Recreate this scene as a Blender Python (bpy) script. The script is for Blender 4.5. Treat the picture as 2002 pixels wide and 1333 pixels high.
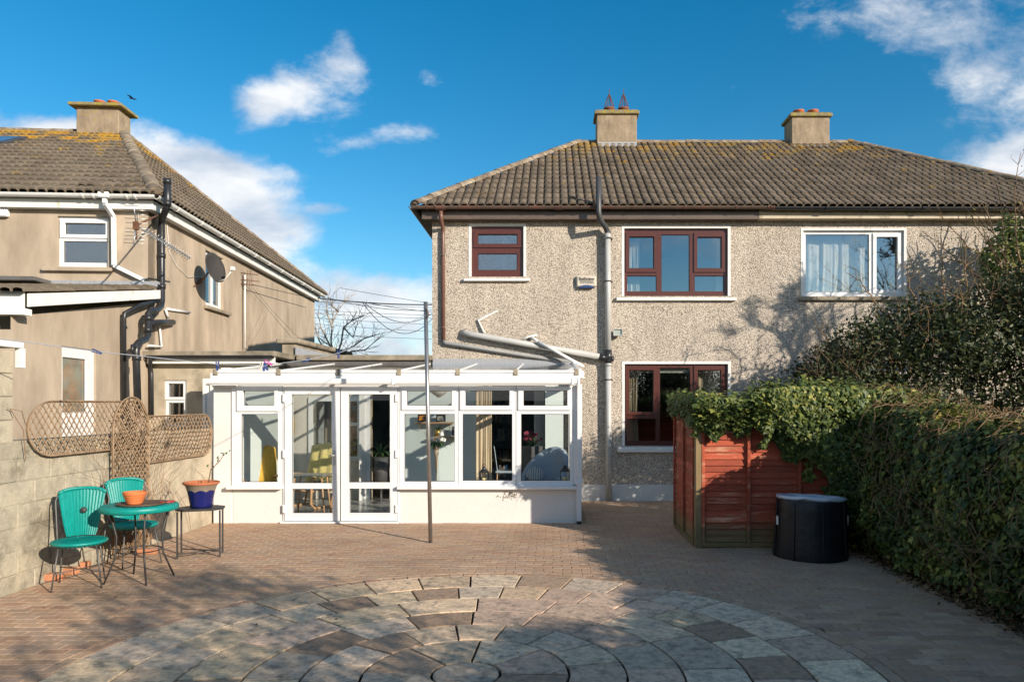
import bpy, bmesh, math, random
import numpy as np
from mathutils import Vector, Matrix, noise

random.seed(7)
RNG = np.random.default_rng(11)
for _o in list(bpy.data.objects):
    bpy.data.objects.remove(_o)
SC = bpy.context.scene
COL = SC.collection

# ------------------------------------------------------------------ camera
CX, CY, FP, EYE = 1080.0, 790.0, 1410.0, 1.75      # principal point, focal length in photo pixels, eye height
cam = bpy.data.cameras.new('camera')
cam.sensor_width = 36.0
cam.lens = FP / 2002 * 36.0
cam.shift_x = -(CX - 1001) / 2002
cam.shift_y = (CY - 666.5) / 2002
cam.clip_start = 0.05
cam.clip_end = 2000
camo = bpy.data.objects.new('camera', cam)
camo.location = (0, 0, EYE)
camo.rotation_euler = (math.radians(90), 0, 0)
COL.objects.link(camo)
SC.camera = camo

# ------------------------------------------------------------------ light
SUN_EL = math.radians(19.5)
SUN_DIR = Vector((0.745 * math.cos(SUN_EL), -0.667 * math.cos(SUN_EL), math.sin(SUN_EL))).normalized()
sun = bpy.data.lights.new('sun', 'SUN')
sun.energy = 4.6
sun.angle = math.radians(0.5)
sun.color = (1.0, 0.89, 0.745)
suno = bpy.data.objects.new('sun', sun)
suno.rotation_euler = SUN_DIR.to_track_quat('Z', 'Y').to_euler()
COL.objects.link(suno)

SC.render.engine = 'CYCLES'
SC.cycles.use_denoising = True
SC.cycles.use_adaptive_sampling = True
SC.cycles.adaptive_threshold = 0.015
SC.cycles.max_bounces = 7
SC.cycles.diffuse_bounces = 3
SC.cycles.glossy_bounces = 3
SC.cycles.transparent_max_bounces = 12
SC.cycles.caustics_reflective = False
SC.cycles.caustics_refractive = False
SC.view_settings.view_transform = 'Standard'
SC.view_settings.look = 'None'
SC.view_settings.gamma = 1.0
SC.view_settings.exposure = 0.55
SC.view_settings.use_curve_mapping = False

wd = bpy.data.worlds.new('World')
SC.world = wd
wd.use_nodes = True


def build_world():
    nt = wd.node_tree
    N, L = nt.nodes, nt.links
    N.clear()
    out = N.new('ShaderNodeOutputWorld')
    bg = N.new('ShaderNodeBackground')
    bg.inputs['Strength'].default_value = 0.108
    sky = N.new('ShaderNodeTexSky')
    sky.sky_type = 'NISHITA'
    sky.sun_disc = False
    sky.sun_elevation = SUN_EL
    sky.sun_rotation = math.atan2(SUN_DIR.x, SUN_DIR.y)
    sky.air_density = 1.0
    sky.dust_density = 0.3
    sky.ozone_density = 2.5
    hs = N.new('ShaderNodeHueSaturation')
    hs.inputs['Hue'].default_value = 0.49
    hs.inputs['Saturation'].default_value = 1.42
    hs.inputs['Value'].default_value = 1.0
    L.new(sky.outputs[0], hs.inputs['Color'])
    geo = N.new('ShaderNodeTexCoord')
    sep = N.new('ShaderNodeSeparateXYZ')
    L.new(geo.outputs['Generated'], sep.inputs[0])

    def m(op, a, b=None, c=None, clamp=False):
        n = N.new('ShaderNodeMath')
        n.operation = op
        n.use_clamp = clamp
        for i, v in enumerate((a, b, c)):
            if v is None:
                continue
            if isinstance(v, (int, float)):
                n.inputs[i].default_value = v
            else:
                L.new(v, n.inputs[i])
        return n.outputs[0]
    ay = m('MAXIMUM', m('ABSOLUTE', sep.outputs[1]), 0.06)
    u = m('DIVIDE', sep.outputs[0], ay)
    v = m('DIVIDE', sep.outputs[2], ay)
    cmb = N.new('ShaderNodeCombineXYZ')
    L.new(u, cmb.inputs[0])
    L.new(v, cmb.inputs[1])
    L.new(m('MULTIPLY', m('LESS_THAN', sep.outputs[1], 0.0), 3.7), cmb.inputs[2])

    def fbm(scale, detail, rough, sx=1.0, sy=1.0, off=0.0):
        mp = N.new('ShaderNodeMapping')
        mp.inputs['Scale'].default_value = (sx, sy, 1)
        mp.inputs['Location'].default_value = (off, off * 0.7, 0)
        L.new(cmb.outputs[0], mp.inputs[0])
        n = N.new('ShaderNodeTexNoise')
        n.inputs['Scale'].default_value = scale
        n.inputs['Detail'].default_value = detail
        n.inputs['Roughness'].default_value = rough
        n.inputs['Distortion'].default_value = 0.25
        L.new(mp.outputs[0], n.inputs['Vector'])
        return n.outputs['Fac']
    # cloud banks: (x, y, half width, half height, weight) measured on the photograph's sky
    blobs = [(60, 340, 240, 90, 1.25), (300, 390, 210, 110, 1.3), (480, 440, 140, 80, 1.1), (140, 262, 70, 32, .8), (400, 330, 70, 40, .6),
             (580, 185, 120, 62, .80), (690, 130, 42, 48, .55), (505, 215, 55, 40, .45),
             (790, 258, 85, 26, .62), (838, 150, 38, 28, .55), (665, 65, 28, 34, .45), (700, 280, 40, 14, .4), (645, 300, 30, 12, .35),
             (740, 575, 210, 60, 1.15), (720, 690, 220, 60, .75), (655, 408, 60, 12, .45), (560, 340, 60, 14, .3),
             (1690, 30, 140, 75, .74), (1900, 110, 150, 150, .80), (1985, 325, 85, 45, 1.1), (2120, 220, 150, 150, .7),
             (-300, 300, 260, 150, 1.1), (2500, 420, 300, 120, 1.0), (1250, 760, 900, 60, .5), (-700, 560, 400, 150, .9)]
    tot = None
    for (bx, by, ha, hb, w) in blobs:
        du = m('MULTIPLY', m('SUBTRACT', u, (bx - CX) / FP), FP / ha)
        dv = m('MULTIPLY', m('SUBTRACT', v, (CY - by) / FP), FP / hb)
        r2 = m('ADD', m('MULTIPLY', du, du), m('MULTIPLY', dv, dv))
        g = m('MULTIPLY', m('EXPONENT', m('MULTIPLY', r2, -0.9)), w)
        tot = g if tot is None else m('ADD', tot, g)
    f1 = fbm(5.0, 9.0, 0.60, 1.0, 1.5)
    f2 = fbm(13.0, 8.0, 0.66, 1.0, 1.5, 3.1)
    base = m('ADD', m('MULTIPLY', m('SUBTRACT', f1, 0.5), 2.1), m('MULTIPLY', m('SUBTRACT', f2, 0.5), 1.25))
    # unseen cloud added overhead and behind the camera to make shade less blue
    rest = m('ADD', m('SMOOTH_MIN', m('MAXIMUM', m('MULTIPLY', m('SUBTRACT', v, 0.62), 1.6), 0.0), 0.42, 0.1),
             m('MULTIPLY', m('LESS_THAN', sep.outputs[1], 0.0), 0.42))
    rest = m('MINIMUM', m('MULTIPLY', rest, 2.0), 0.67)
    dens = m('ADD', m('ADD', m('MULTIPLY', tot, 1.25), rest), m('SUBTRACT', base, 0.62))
    mr = N.new('ShaderNodeMapRange')
    mr.interpolation_type = 'SMOOTHSTEP'
    mr.inputs['From Min'].default_value = -0.12
    mr.inputs['From Max'].default_value = 0.78
    mr.inputs['To Max'].default_value = 0.93
    L.new(dens, mr.inputs['Value'])
    # cloud colour: bright cores, blue grey undersides
    f3 = fbm(6.0, 5.0, 0.55, 1.0, 2.2, 9.0)
    ramp = N.new('ShaderNodeValToRGB')
    ramp.color_ramp.elements[0].position = 0.36
    ramp.color_ramp.elements[0].color = (3.6, 4.1, 4.9, 1)
    ramp.color_ramp.elements[1].position = 0.60
    ramp.color_ramp.elements[1].color = (6.6, 6.6, 6.6, 1)
    L.new(f3, ramp.inputs[0])
    mix = N.new('ShaderNodeMix')
    mix.data_type = 'RGBA'
    L.new(mr.outputs[0], mix.inputs['Factor'])
    L.new(hs.outputs[0], mix.inputs['A'])
    L.new(ramp.outputs[0], mix.inputs['B'])
    L.new(mix.outputs['Result'], bg.inputs['Color'])
    L.new(bg.outputs[0], out.inputs[0])


build_world()


# ------------------------------------------------------------------ helpers
def P(x, y, Y):
    """point on the photograph's ray (x, y) at distance Y"""
    return Vector(((x - CX) * Y / FP, Y, EYE - (y - CY) * Y / FP))


def PX(x, Y):
    return (x - CX) * Y / FP


def PZ(y, Y):
    return EYE - (y - CY) * Y / FP


def G(x, y):
    """point of the ground seen at pixel (x, y)"""
    Y = EYE * FP / (y - CY)
    return Vector((PX(x, Y), Y, 0))


def on_plane(Minv, axis, val, x, y):
    """local coordinates where the ray of pixel (x, y) meets a local plane"""
    o = Minv @ Vector((0, 0, EYE))
    d = (Minv.to_3x3() @ Vector(((x - CX) / FP, 1, (CY - y) / FP)))
    return o + d * ((val - o[axis]) / d[axis])


def wm(o):
    if o is None:
        return Matrix.Identity(4)
    b = Matrix.LocRotScale(o.location, o.rotation_euler, o.scale)
    return (wm(o.parent) @ o.matrix_parent_inverse @ b) if o.parent else b


def tag(o, label=None, cat=None, group=None, kind=None):
    if label:
        o['label'] = label
    if cat:
        o['category'] = cat
    if group:
        o['group'] = group
    if kind:
        o['kind'] = kind
    return o


def thing(name, loc, label, cat, group=None, rotz=0.0):
    o = bpy.data.objects.new(name, None)
    o.empty_display_size = 0.1
    o.location = loc
    o.rotation_euler = (0, 0, rotz)
    COL.objects.link(o)
    return tag(o, label, cat, group)


def link_mesh(name, me, mats, parent=None, local=False):
    o = bpy.data.objects.new(name, me)
    if mats is not None and len(me.materials) == 0:
        for mt in (mats if isinstance(mats, (list, tuple)) else [mats]):
            me.materials.append(mt)
    COL.objects.link(o)
    if parent is not None:
        o.parent = parent
        if not local:
            o.matrix_parent_inverse = wm(parent).inverted()
    return o


class MB:
    def __init__(self, M=None):
        self.v, self.f, self.m, self.s = [], [], [], []
        self.M = M

    def add(self, verts, faces, mi=0, smooth=False):
        n = len(self.v)
        if self.M is not None:
            verts = [self.M @ Vector(p) for p in verts]
        self.v.extend([tuple(p) for p in verts])
        for fc in faces:
            self.f.append([i + n for i in fc])
            self.m.append(mi)
            self.s.append(smooth)
        return self

    def quad(self, a, b, c, d, mi=0):
        return self.add([a, b, c, d], [(0, 1, 2, 3)], mi)

    def box(self, x0, x1, y0, y1, z0, z1, mi=0):
        v = [(x0, y0, z0), (x1, y0, z0), (x1, y1, z0), (x0, y1, z0), (x0, y0, z1), (x1, y0, z1), (x1, y1, z1), (x0, y1, z1)]
        return self.add(v, [(0, 3, 2, 1), (4, 5, 6, 7), (0, 1, 5, 4), (1, 2, 6, 5), (2, 3, 7, 6), (3, 0, 4, 7)], mi)

    def hexa(self, v, mi=0):
        return self.add(v, [(0, 3, 2, 1), (4, 5, 6, 7), (0, 1, 5, 4), (1, 2, 6, 5), (2, 3, 7, 6), (3, 0, 4, 7)], mi)

    def bar(self, p, q, w, h, up=(0, 0, 1), mi=0):
        p, q = Vector(p), Vector(q)
        d = (q - p).normalized()
        up = Vector(up)
        if abs(d.dot(up)) > 0.98:
            up = Vector((0, 1, 0))
        s = d.cross(up).normalized() * (w / 2)
        t = s.cross(d).normalized() * (h / 2)
        v = [p - s - t, p + s - t, q + s - t, q - s - t, p - s + t, p + s + t, q + s + t, q - s + t]
        return self.hexa(v, mi)

    def tube(self, pts, r, n=8, caps=True, mi=0, closed=False, smooth=True):
        pts = [Vector(p) for p in pts]
        rs = r if isinstance(r, (list, tuple)) else [r] * len(pts)
        rings = []
        prev = None
        k = len(pts)
        for i, p in enumerate(pts):
            if closed:
                d = pts[(i + 1) % k] - pts[i - 1]
            else:
                d = pts[min(i + 1, k - 1)] - pts[max(i - 1, 0)]
            if d.length < 1e-9:
                d = Vector((0, 0, 1))
            d.normalize()
            if prev is None:
                a = Vector((0, 0, 1)) if abs(d.z) < 0.9 else Vector((1, 0, 0))
                s = d.cross(a).normalized()
            else:
                s = (prev - d * prev.dot(d))
                if s.length < 1e-6:
                    s = d.orthogonal()
                s.normalize()
            prev = s
            t = d.cross(s)
            rings.append([p + (s * math.cos(2 * math.pi * j / n) + t * math.sin(2 * math.pi * j / n)) * rs[i] for j in range(n)])
        v = [q for ring in rings for q in ring]
        f = []
        for i in range(k if closed else k - 1):
            a, b = i * n, ((i + 1) % k) * n
            for j in range(n):
                f.append((a + j, a + (j + 1) % n, b + (j + 1) % n, b + j))
        self.add(v, f, mi, smooth)
        if caps and not closed:
            self.add(rings[0], [tuple(range(n))[::-1]], mi)
            self.add(rings[-1], [tuple(range(n))], mi)
        return self

    def lathe(self, prof, c=(0, 0, 0), n=28, mi=0, smooth=True, mis=None):
        c = Vector(c)
        v = []
        for (r, z) in prof:
            for j in range(n):
                a = 2 * math.pi * j / n
                v.append(c + Vector((r * math.cos(a), r * math.sin(a), z)))
        k = len(self.f)
        f = []
        for i in range(len(prof) - 1):
            for j in range(n):
                f.append((i * n + j, i * n + (j + 1) % n, (i + 1) * n + (j + 1) % n, (i + 1) * n + j))
        self.add(v, f, mi, smooth)
        if mis:
            for i in range(len(prof) - 1):
                for j in range(n):
                    self.m[k + i * n + j] = mis[i]
        return self

    def sweep(self, p0, p1, prof, out=(0, -1, 0), up=(0, 0, 1), mi=0, caps=True, closed=True):
        """profile of (outward, up) offsets drawn from p0 to p1"""
        out, up = Vector(out), Vector(up)
        n = len(prof)
        a = [Vector(p0) + out * x + up * z for x, z in prof]
        b = [Vector(p1) + out * x + up * z for x, z in prof]
        f = [(i, (i + 1) % n, n + (i + 1) % n, n + i) for i in range(n if closed else n - 1)]
        self.add(a + b, f, mi)
        if caps and closed:
            self.add(a, [tuple(range(n))[::-1]], mi)
            self.add(b, [tuple(range(n))], mi)
        return self

    def plate(self, x0, x1, z0, z1, holes, yf, yb, mi=0, rim=True, back=True, mi_rim=None):
        """upright slab facing -y with rectangular holes (x0, x1, z0, z1)"""
        mr_ = mi if mi_rim is None else mi_rim
        xs = sorted({x0, x1, *[min(max(h[i], x0), x1) for h in holes for i in (0, 1)]})
        zs = sorted({z0, z1, *[min(max(h[i], z0), z1) for h in holes for i in (2, 3)]})
        for i in range(len(xs) - 1):
            for j in range(len(zs) - 1):
                cx, cz = (xs[i] + xs[i + 1]) / 2, (zs[j] + zs[j + 1]) / 2
                if any(h[0] < cx < h[1] and h[2] < cz < h[3] for h in holes):
                    continue
                a, b, c, d = xs[i], xs[i + 1], zs[j], zs[j + 1]
                self.quad((a, yf, c), (b, yf, c), (b, yf, d), (a, yf, d), mi)
                if back:
                    self.quad((a, yb, c), (a, yb, d), (b, yb, d), (b, yb, c), mi)
        for h in holes:
            a, b, c, d = h
            self.quad((a, yf, c), (a, yf, d), (a, yb, d), (a, yb, c), mr_)
            self.quad((b, yf, c), (b, yb, c), (b, yb, d), (b, yf, d), mr_)
            self.quad((a, yf, c), (a, yb, c), (b, yb, c), (b, yf, c), mr_)
            self.quad((a, yf, d), (b, yf, d), (b, yb, d), (a, yb, d), mr_)
        if rim:
            a, b, c, d = x0, x1, z0, z1
            self.quad((a, yf, c), (a, yb, c), (a, yb, d), (a, yf, d), mi)
            self.quad((b, yf, c), (b, yf, d), (b, yb, d), (b, yb, c), mi)
            self.quad((a, yf, c), (b, yf, c), (b, yb, c), (a, yb, c), mi)
            self.quad((a, yf, d), (a, yb, d), (b, yb, d), (b, yf, d), mi)
        return self

    def mesh(self, name):
        me = bpy.data.meshes.new(name)
        me.from_pydata(self.v, [], self.f)
        me.polygons.foreach_set('material_index', self.m)
        me.polygons.foreach_set('use_smooth', self.s)
        me.update()
        return me

    def build(self, name, mats, parent=None, local=False, bevel=0.0, kind=None, label=None, fix=True):
        me = self.mesh(name)
        if fix:
            bm = bmesh.new()
            bm.from_mesh(me)
            bmesh.ops.remove_doubles(bm, verts=bm.verts, dist=1e-5)
            bmesh.ops.recalc_face_normals(bm, faces=bm.faces)
            bm.to_mesh(me)
            bm.free()
        o = link_mesh(name, me, mats, parent, local)
        if bevel:
            md = o.modifiers.new('edge', 'BEVEL')
            md.width = bevel
            md.segments = 1
            md.limit_method = 'ANGLE'
            md.angle_limit = 0.7
        if kind:
            o['kind'] = kind
        if label:
            o['label'] = label
        return o


def cbox(c, s, rz=0.0):
    """matrix placing local geometry at c turned by rz"""
    return Matrix.Translation(Vector(c)) @ Matrix.Rotation(rz, 4, 'Z')


# ------------------------------------------------------------------ materials
def M(name, col, rough=0.6, metal=0.0, spec=0.5, var=None, col2=None, col2s=None, bump=None, rnd=0.0, rndcols=None,
      coord='Object', stretch=None, trans=0.0, sheen=0.0, emit=None, extra=None):
    """procedural material: var=(scale, amount), col2/col2s=(scale, threshold, softness), bump=(scale, strength, distance),
    rnd = value spread between objects, rndcols = colours picked per object"""
    mt = bpy.data.materials.new(name)
    mt.use_nodes = True
    nt = mt.node_tree
    N, L = nt.nodes, nt.links
    bs = N['Principled BSDF']
    bs.inputs['Roughness'].default_value = rough
    bs.inputs['Metallic'].default_value = metal
    bs.inputs['Specular IOR Level'].default_value = spec
    tc = N.new('ShaderNodeTexCoord')
    src = tc.outputs[coord]
    if stretch:
        mp = N.new('ShaderNodeMapping')
        mp.inputs['Scale'].default_value = stretch
        L.new(src, mp.inputs[0])
        src = mp.outputs[0]
    oi = N.new('ShaderNodeObjectInfo') if (rnd or rndcols) else None
    if oi:
        # shift the texture per object so that alike pieces differ
        ad = N.new('ShaderNodeVectorMath')
        ad.operation = 'ADD'
        sc_ = N.new('ShaderNodeVectorMath')
        sc_.operation = 'SCALE'
        sc_.inputs[0].default_value = (37, 61, 19)
        L.new(oi.outputs['Random'], sc_.inputs['Scale'])
        L.new(src, ad.inputs[0])
        L.new(sc_.outputs[0], ad.inputs[1])
        src = ad.outputs[0]

    def noise_(scale, detail=6, rough_=0.6):
        n = N.new('ShaderNodeTexNoise')
        n.inputs['Scale'].default_value = scale
        n.inputs['Detail'].default_value = detail
        n.inputs['Roughness'].default_value = rough_
        L.new(src, n.inputs['Vector'])
        return n.outputs['Fac']

    def rng(v, a, b, c, d):
        r = N.new('ShaderNodeMapRange')
        r.inputs['From Min'].default_value, r.inputs['From Max'].default_value = a, b
        r.inputs['To Min'].default_value, r.inputs['To Max'].default_value = c, d
        L.new(v, r.inputs['Value'])
        return r.outputs[0]

    def mixc(f, a, b, mode='MIX'):
        x = N.new('ShaderNodeMix')
        x.data_type = 'RGBA'
        x.blend_type = mode
        for key, v in (('Factor', f), ('A', a), ('B', b)):
            if isinstance(v, (int, float)):
                x.inputs[key].default_value = v
            elif isinstance(v, tuple):
                x.inputs[key].default_value = (*v[:3], 1)
            else:
                L.new(v, x.inputs[key])
        return x.outputs['Result']
    c = col
    if rndcols:
        cr = N.new('ShaderNodeValToRGB')
        cr.color_ramp.interpolation = 'CONSTANT' if len(rndcols) > 3 else 'LINEAR'
        els = cr.color_ramp.elements
        while len(els) < len(rndcols):
            els.new(0.5)
        for i, cc in enumerate(rndcols):
            els[i].position = i / len(rndcols)
            els[i].color = (*cc, 1)
        L.new(oi.outputs['Random'], cr.inputs[0])
        c = cr.outputs[0]
    if col2:
        f = rng(noise_(col2s[0], 8, 0.65), col2s[1] - col2s[2], col2s[1] + col2s[2], 0, 1)
        c = mixc(f, c, col2)
    if var:
        f = rng(noise_(var[0], 7, 0.65), 0.25, 0.75, 1 - var[1], 1 + var[1])
        cmb = N.new('ShaderNodeCombineColor')
        for i in range(3):
            L.new(f, cmb.inputs[i])
        c = mixc(1.0, c, cmb.outputs[0], 'MULTIPLY')
    if rnd:
        wn = N.new('ShaderNodeTexWhiteNoise')
        wn.noise_dimensions = '1D'
        L.new(oi.outputs['Random'], wn.inputs['W'])
        f = rng(wn.outputs['Value'], 0, 1, 1 - rnd, 1 + rnd)
        cmb = N.new('ShaderNodeCombineColor')
        for i in range(3):
            L.new(f, cmb.inputs[i])
        c = mixc(1.0, c, cmb.outputs[0], 'MULTIPLY')
    ctx = dict(N=N, L=L, bs=bs, src=src, tc=tc, noise=noise_, rng=rng, mix=mixc, oi=oi)
    if extra:
        c = extra(ctx, c)
    if isinstance(c, tuple):
        bs.inputs['Base Color'].default_value = (*c, 1)
    else:
        L.new(c, bs.inputs['Base Color'])
    if bump:
        b = N.new('ShaderNodeBump')
        b.inputs['Strength'].default_value = bump[1]
        b.inputs['Distance'].default_value = bump[2]
        L.new(noise_(bump[0], 5, 0.6), b.inputs['Height'])
        L.new(b.outputs[0], bs.inputs['Normal'])
    if sheen:
        bs.inputs['Sheen Weight'].default_value = sheen
    if trans:
        tr = N.new('ShaderNodeBsdfTranslucent')
        mx = N.new('ShaderNodeMixShader')
        mx.inputs[0].default_value = trans
        if isinstance(c, tuple):
            tr.inputs[0].default_value = (*c, 1)
        else:
            L.new(c, tr.inputs[0])
        L.new(bs.outputs[0], mx.inputs[1])
        L.new(tr.outputs[0], mx.inputs[2])
        L.new(mx.outputs[0], N['Material Output'].inputs[0])
    if emit:
        bs.inputs['Emission Color'].default_value = (*emit[0], 1)
        bs.inputs['Emission Strength'].default_value = emit[1]
    return mt


def glass_mat(name, refl, tint, rough=0.0, wobble=0.0):
    mt = bpy.data.materials.new(name)
    mt.use_nodes = True
    N, L = mt.node_tree.nodes, mt.node_tree.links
    N.remove(N['Principled BSDF'])
    t = N.new('ShaderNodeBsdfTransparent')
    t.inputs[0].default_value = (*tint, 1)
    g = N.new('ShaderNodeBsdfGlossy')
    g.inputs['Roughness'].default_value = rough
    g.inputs[0].default_value = (0.95, 0.97, 1.0, 1)
    lw = N.new('ShaderNodeLayerWeight')
    pw = N.new('ShaderNodeMath')
    pw.operation = 'POWER'
    pw.inputs[1].default_value = 5.0
    L.new(lw.outputs['Facing'], pw.inputs[0])
    mr = N.new('ShaderNodeMapRange')
    mr.inputs['To Min'].default_value = refl
    L.new(pw.outputs[0], mr.inputs['Value'])
    mx = N.new('ShaderNodeMixShader')
    L.new(mr.outputs[0], mx.inputs[0])
    L.new(t.outputs[0], mx.inputs[1])
    L.new(g.outputs[0], mx.inputs[2])
    if wobble:
        b = N.new('ShaderNodeBump')
        b.inputs['Strength'].default_value = wobble
        b.inputs['Distance'].default_value = 0.01
        n = N.new('ShaderNodeTexNoise')
        n.inputs['Scale'].default_value = 45
        tc = N.new('ShaderNodeTexCoord')
        L.new(tc.outputs['Object'], n.inputs['Vector'])
        L.new(n.outputs['Fac'], b.inputs['Height'])
        L.new(b.outputs[0], g.inputs['Normal'])
    L.new(mx.outputs[0], N['Material Output'].inputs[0])
    return mt


def x_pebble(light, dark):
    """dry dash: small pale stones, some brown and dark, standing proud"""
    def fn(c_, c):
        N, L = c_['N'], c_['L']
        vo = N.new('ShaderNodeTexVoronoi')
        vo.inputs['Scale'].default_value = 70
        L.new(c_['src'], vo.inputs['Vector'])
        sp = N.new('ShaderNodeSeparateColor')
        L.new(vo.outputs['Color'], sp.inputs[0])
        cr = N.new('ShaderNodeValToRGB')
        els = cr.color_ramp.elements
        cols = [(0.00, dark), (0.14, tuple(0.45 * a + 0.55 * b for a, b in zip(light, dark))), (0.34, light),
                (0.70, tuple(min(1, a * 1.18) for a in light)), (1.0, tuple(min(1, a * 1.35) for a in light))]
        while len(els) < len(cols):
            els.new(0.5)
        for e, (p, q) in zip(els, cols):
            e.position = p
            e.color = (*q, 1)
        L.new(sp.outputs[0], cr.inputs[0])
        gap = c_['rng'](vo.outputs['Distance'], 0.30, 0.75, 1.0, 0.50)
        cm = N.new('ShaderNodeCombineColor')
        for i in range(3):
            L.new(gap, cm.inputs[i])
        col = c_['mix'](1.0, cr.outputs[0], cm.outputs[0], 'MULTIPLY')
        mp_ = N.new('ShaderNodeMapping')
        mp_.inputs['Scale'].default_value = (2.4, 2.4, 0.35)
        L.new(c_['src'], mp_.inputs[0])
        sn_ = N.new('ShaderNodeTexNoise')
        sn_.inputs['Scale'].default_value = 1.6
        sn_.inputs['Detail'].default_value = 8
        sn_.inputs['Roughness'].default_value = 0.68
        L.new(mp_.outputs[0], sn_.inputs['Vector'])
        st = c_['rng'](sn_.outputs['Fac'], 0.3, 0.7, 0.80, 1.13)
        cm2 = N.new('ShaderNodeCombineColor')
        for i in range(3):
            L.new(st, cm2.inputs[i])
        col = c_['mix'](1.0, col, cm2.outputs[0], 'MULTIPLY')
        b = N.new('ShaderNodeBump')
        b.inputs['Strength'].default_value = 0.9
        b.inputs['Distance'].default_value = 0.012
        L.new(c_['rng'](vo.outputs['Distance'], 0.0, 0.8, 1.0, 0.0), b.inputs['Height'])
        L.new(b.outputs[0], c_['bs'].inputs['Normal'])
        return col
    return fn


def x_lichen(zmid, zsoft, cols, thr=0.56, scale=3.2, top=0.16):
    """lichen patches, thicker towards the ridge"""
    def fn(c_, c):
        N, L = c_['N'], c_['L']
        ge = N.new('ShaderNodeNewGeometry')
        sp = N.new('ShaderNodeSeparateXYZ')
        L.new(ge.outputs['Position'], sp.inputs[0])

        def nz(scale_, det=6):
            n = N.new('ShaderNodeTexNoise')
            n.inputs['Scale'].default_value = scale_
            n.inputs['Detail'].default_value = det
            n.inputs['Roughness'].default_value = 0.68
            L.new(ge.outputs['Position'], n.inputs['Vector'])
            return n.outputs['Fac']
        h = c_['rng'](sp.outputs[2], zmid - zsoft, zmid + zsoft, -0.05, top)
        ad = N.new('ShaderNodeMath')
        ad.operation = 'ADD'
        L.new(nz(scale, 8), ad.inputs[0])
        L.new(h, ad.inputs[1])
        f = c_['rng'](ad.outputs[0], thr, thr + 0.10, 0, 0.9)
        k = c_['rng'](nz(9.0), 0.4, 0.6, 0, 1)
        lc = c_['mix'](k, cols[0], cols[1])
        c = c_['mix'](f, c, lc)
        # small pale spots everywhere
        f2 = c_['rng'](nz(16.0, 3), 0.66, 0.72, 0, 0.55)
        return c_['mix'](f2, c, cols[2])
    return fn


def x_attr(cols):
    """colour picked from the leaf's own random number"""
    def fn(c_, c):
        N, L = c_['N'], c_['L']
        a = N.new('ShaderNodeAttribute')
        a.attribute_name = 'rnd'
        cr = N.new('ShaderNodeValToRGB')
        els = cr.color_ramp.elements
        while len(els) < len(cols):
            els.new(0.5)
        for e, (p, q) in zip(els, cols):
            e.position = p
            e.color = (*q, 1)
        L.new(a.outputs['Fac'], cr.inputs[0])
        return cr.outputs[0]
    return fn


MT = {}
MT['pebble'] = M('pebbledash', (0.5, 0.42, 0.33), 0.9, spec=0.2, extra=x_pebble((0.66, 0.572, 0.478), (0.31, 0.245, 0.185)))
MT['pebble_grey'] = M('pebbledash_grey', (0.45, 0.4, 0.33), 0.9, spec=0.2, extra=x_pebble((0.63, 0.55, 0.465), (0.29, 0.24, 0.185)))
MT['render_tan'] = M('tan_render', (0.44, 0.358, 0.272), 0.92, spec=0.15, var=(2.6, 0.20), col2=(0.32, 0.255, 0.19), col2s=(1.6, 0.54, 0.12), bump=(60, 0.25, 0.004), stretch=(1, 1, 0.35))
MT['render_grey'] = M('grey_render', (0.44, 0.375, 0.28), 0.95, spec=0.1, var=(2.2, 0.28), col2=(0.20, 0.17, 0.12), col2s=(1.6, 0.60, 0.10), bump=(30, 0.5, 0.006))
def x_stain(c_, c):
    """weathering that runs across the joints"""
    N, L = c_['N'], c_['L']
    ge = N.new('ShaderNodeNewGeometry')

    def nz(s_, d_):
        n = N.new('ShaderNodeTexNoise')
        n.inputs['Scale'].default_value = s_
        n.inputs['Detail'].default_value = d_
        n.inputs['Roughness'].default_value = 0.7
        L.new(ge.outputs['Position'], n.inputs['Vector'])
        return n.outputs['Fac']
    c = c_['mix'](c_['rng'](nz(1.3, 8), 0.48, 0.62, 0, 0.7), c, (0.50, 0.43, 0.315))
    c = c_['mix'](c_['rng'](nz(2.1, 9), 0.49, 0.62, 0, 0.85), c, (0.17, 0.15, 0.11))
    return c_['mix'](c_['rng'](nz(22.0, 4), 0.60, 0.68, 0, 0.5), c, (0.60, 0.54, 0.42))


MT['block'] = M('concrete_block', (0.38, 0.335, 0.255), 0.95, spec=0.1, var=(9, 0.25), bump=(55, 0.9, 0.008), rnd=0.08, extra=x_stain)
MT['mortar'] = M('mortar', (0.32, 0.285, 0.22), 0.95, spec=0.1, var=(8, 0.3), bump=(60, 0.6, 0.005), extra=x_stain)
MT['concrete'] = M('weathered_concrete', (0.33, 0.28, 0.21), 0.95, spec=0.1, var=(4, 0.3), col2=(0.13, 0.115, 0.09), col2s=(2.6, 0.55, 0.14), bump=(40, 0.6, 0.006))
MT['stack'] = M('chimney_roughcast', (0.30, 0.235, 0.165), 0.95, spec=0.1, var=(7, 0.38), stretch=(1, 1, 0.4), bump=(70, 0.8, 0.008), extra=x_lichen(8.7, 0.5, ((0.36, 0.27, 0.06), (0.30, 0.24, 0.10), (0.33, 0.28, 0.2)), 0.60, 4.0, 0.10))
MT['stack_cap'] = M('chimney_cap', (0.24, 0.20, 0.13), 0.95, spec=0.1, var=(9, 0.3), col2=(0.33, 0.27, 0.06), col2s=(7, 0.52, 0.08), bump=(60, 0.7, 0.006))
MT['white_wall'] = M('white_masonry_paint', (0.66, 0.645, 0.615), 0.75, spec=0.3, var=(1.5, 0.05), col2=(0.55, 0.50, 0.42), col2s=(1.2, 0.74, 0.06), bump=(14, 0.35, 0.01))
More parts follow.
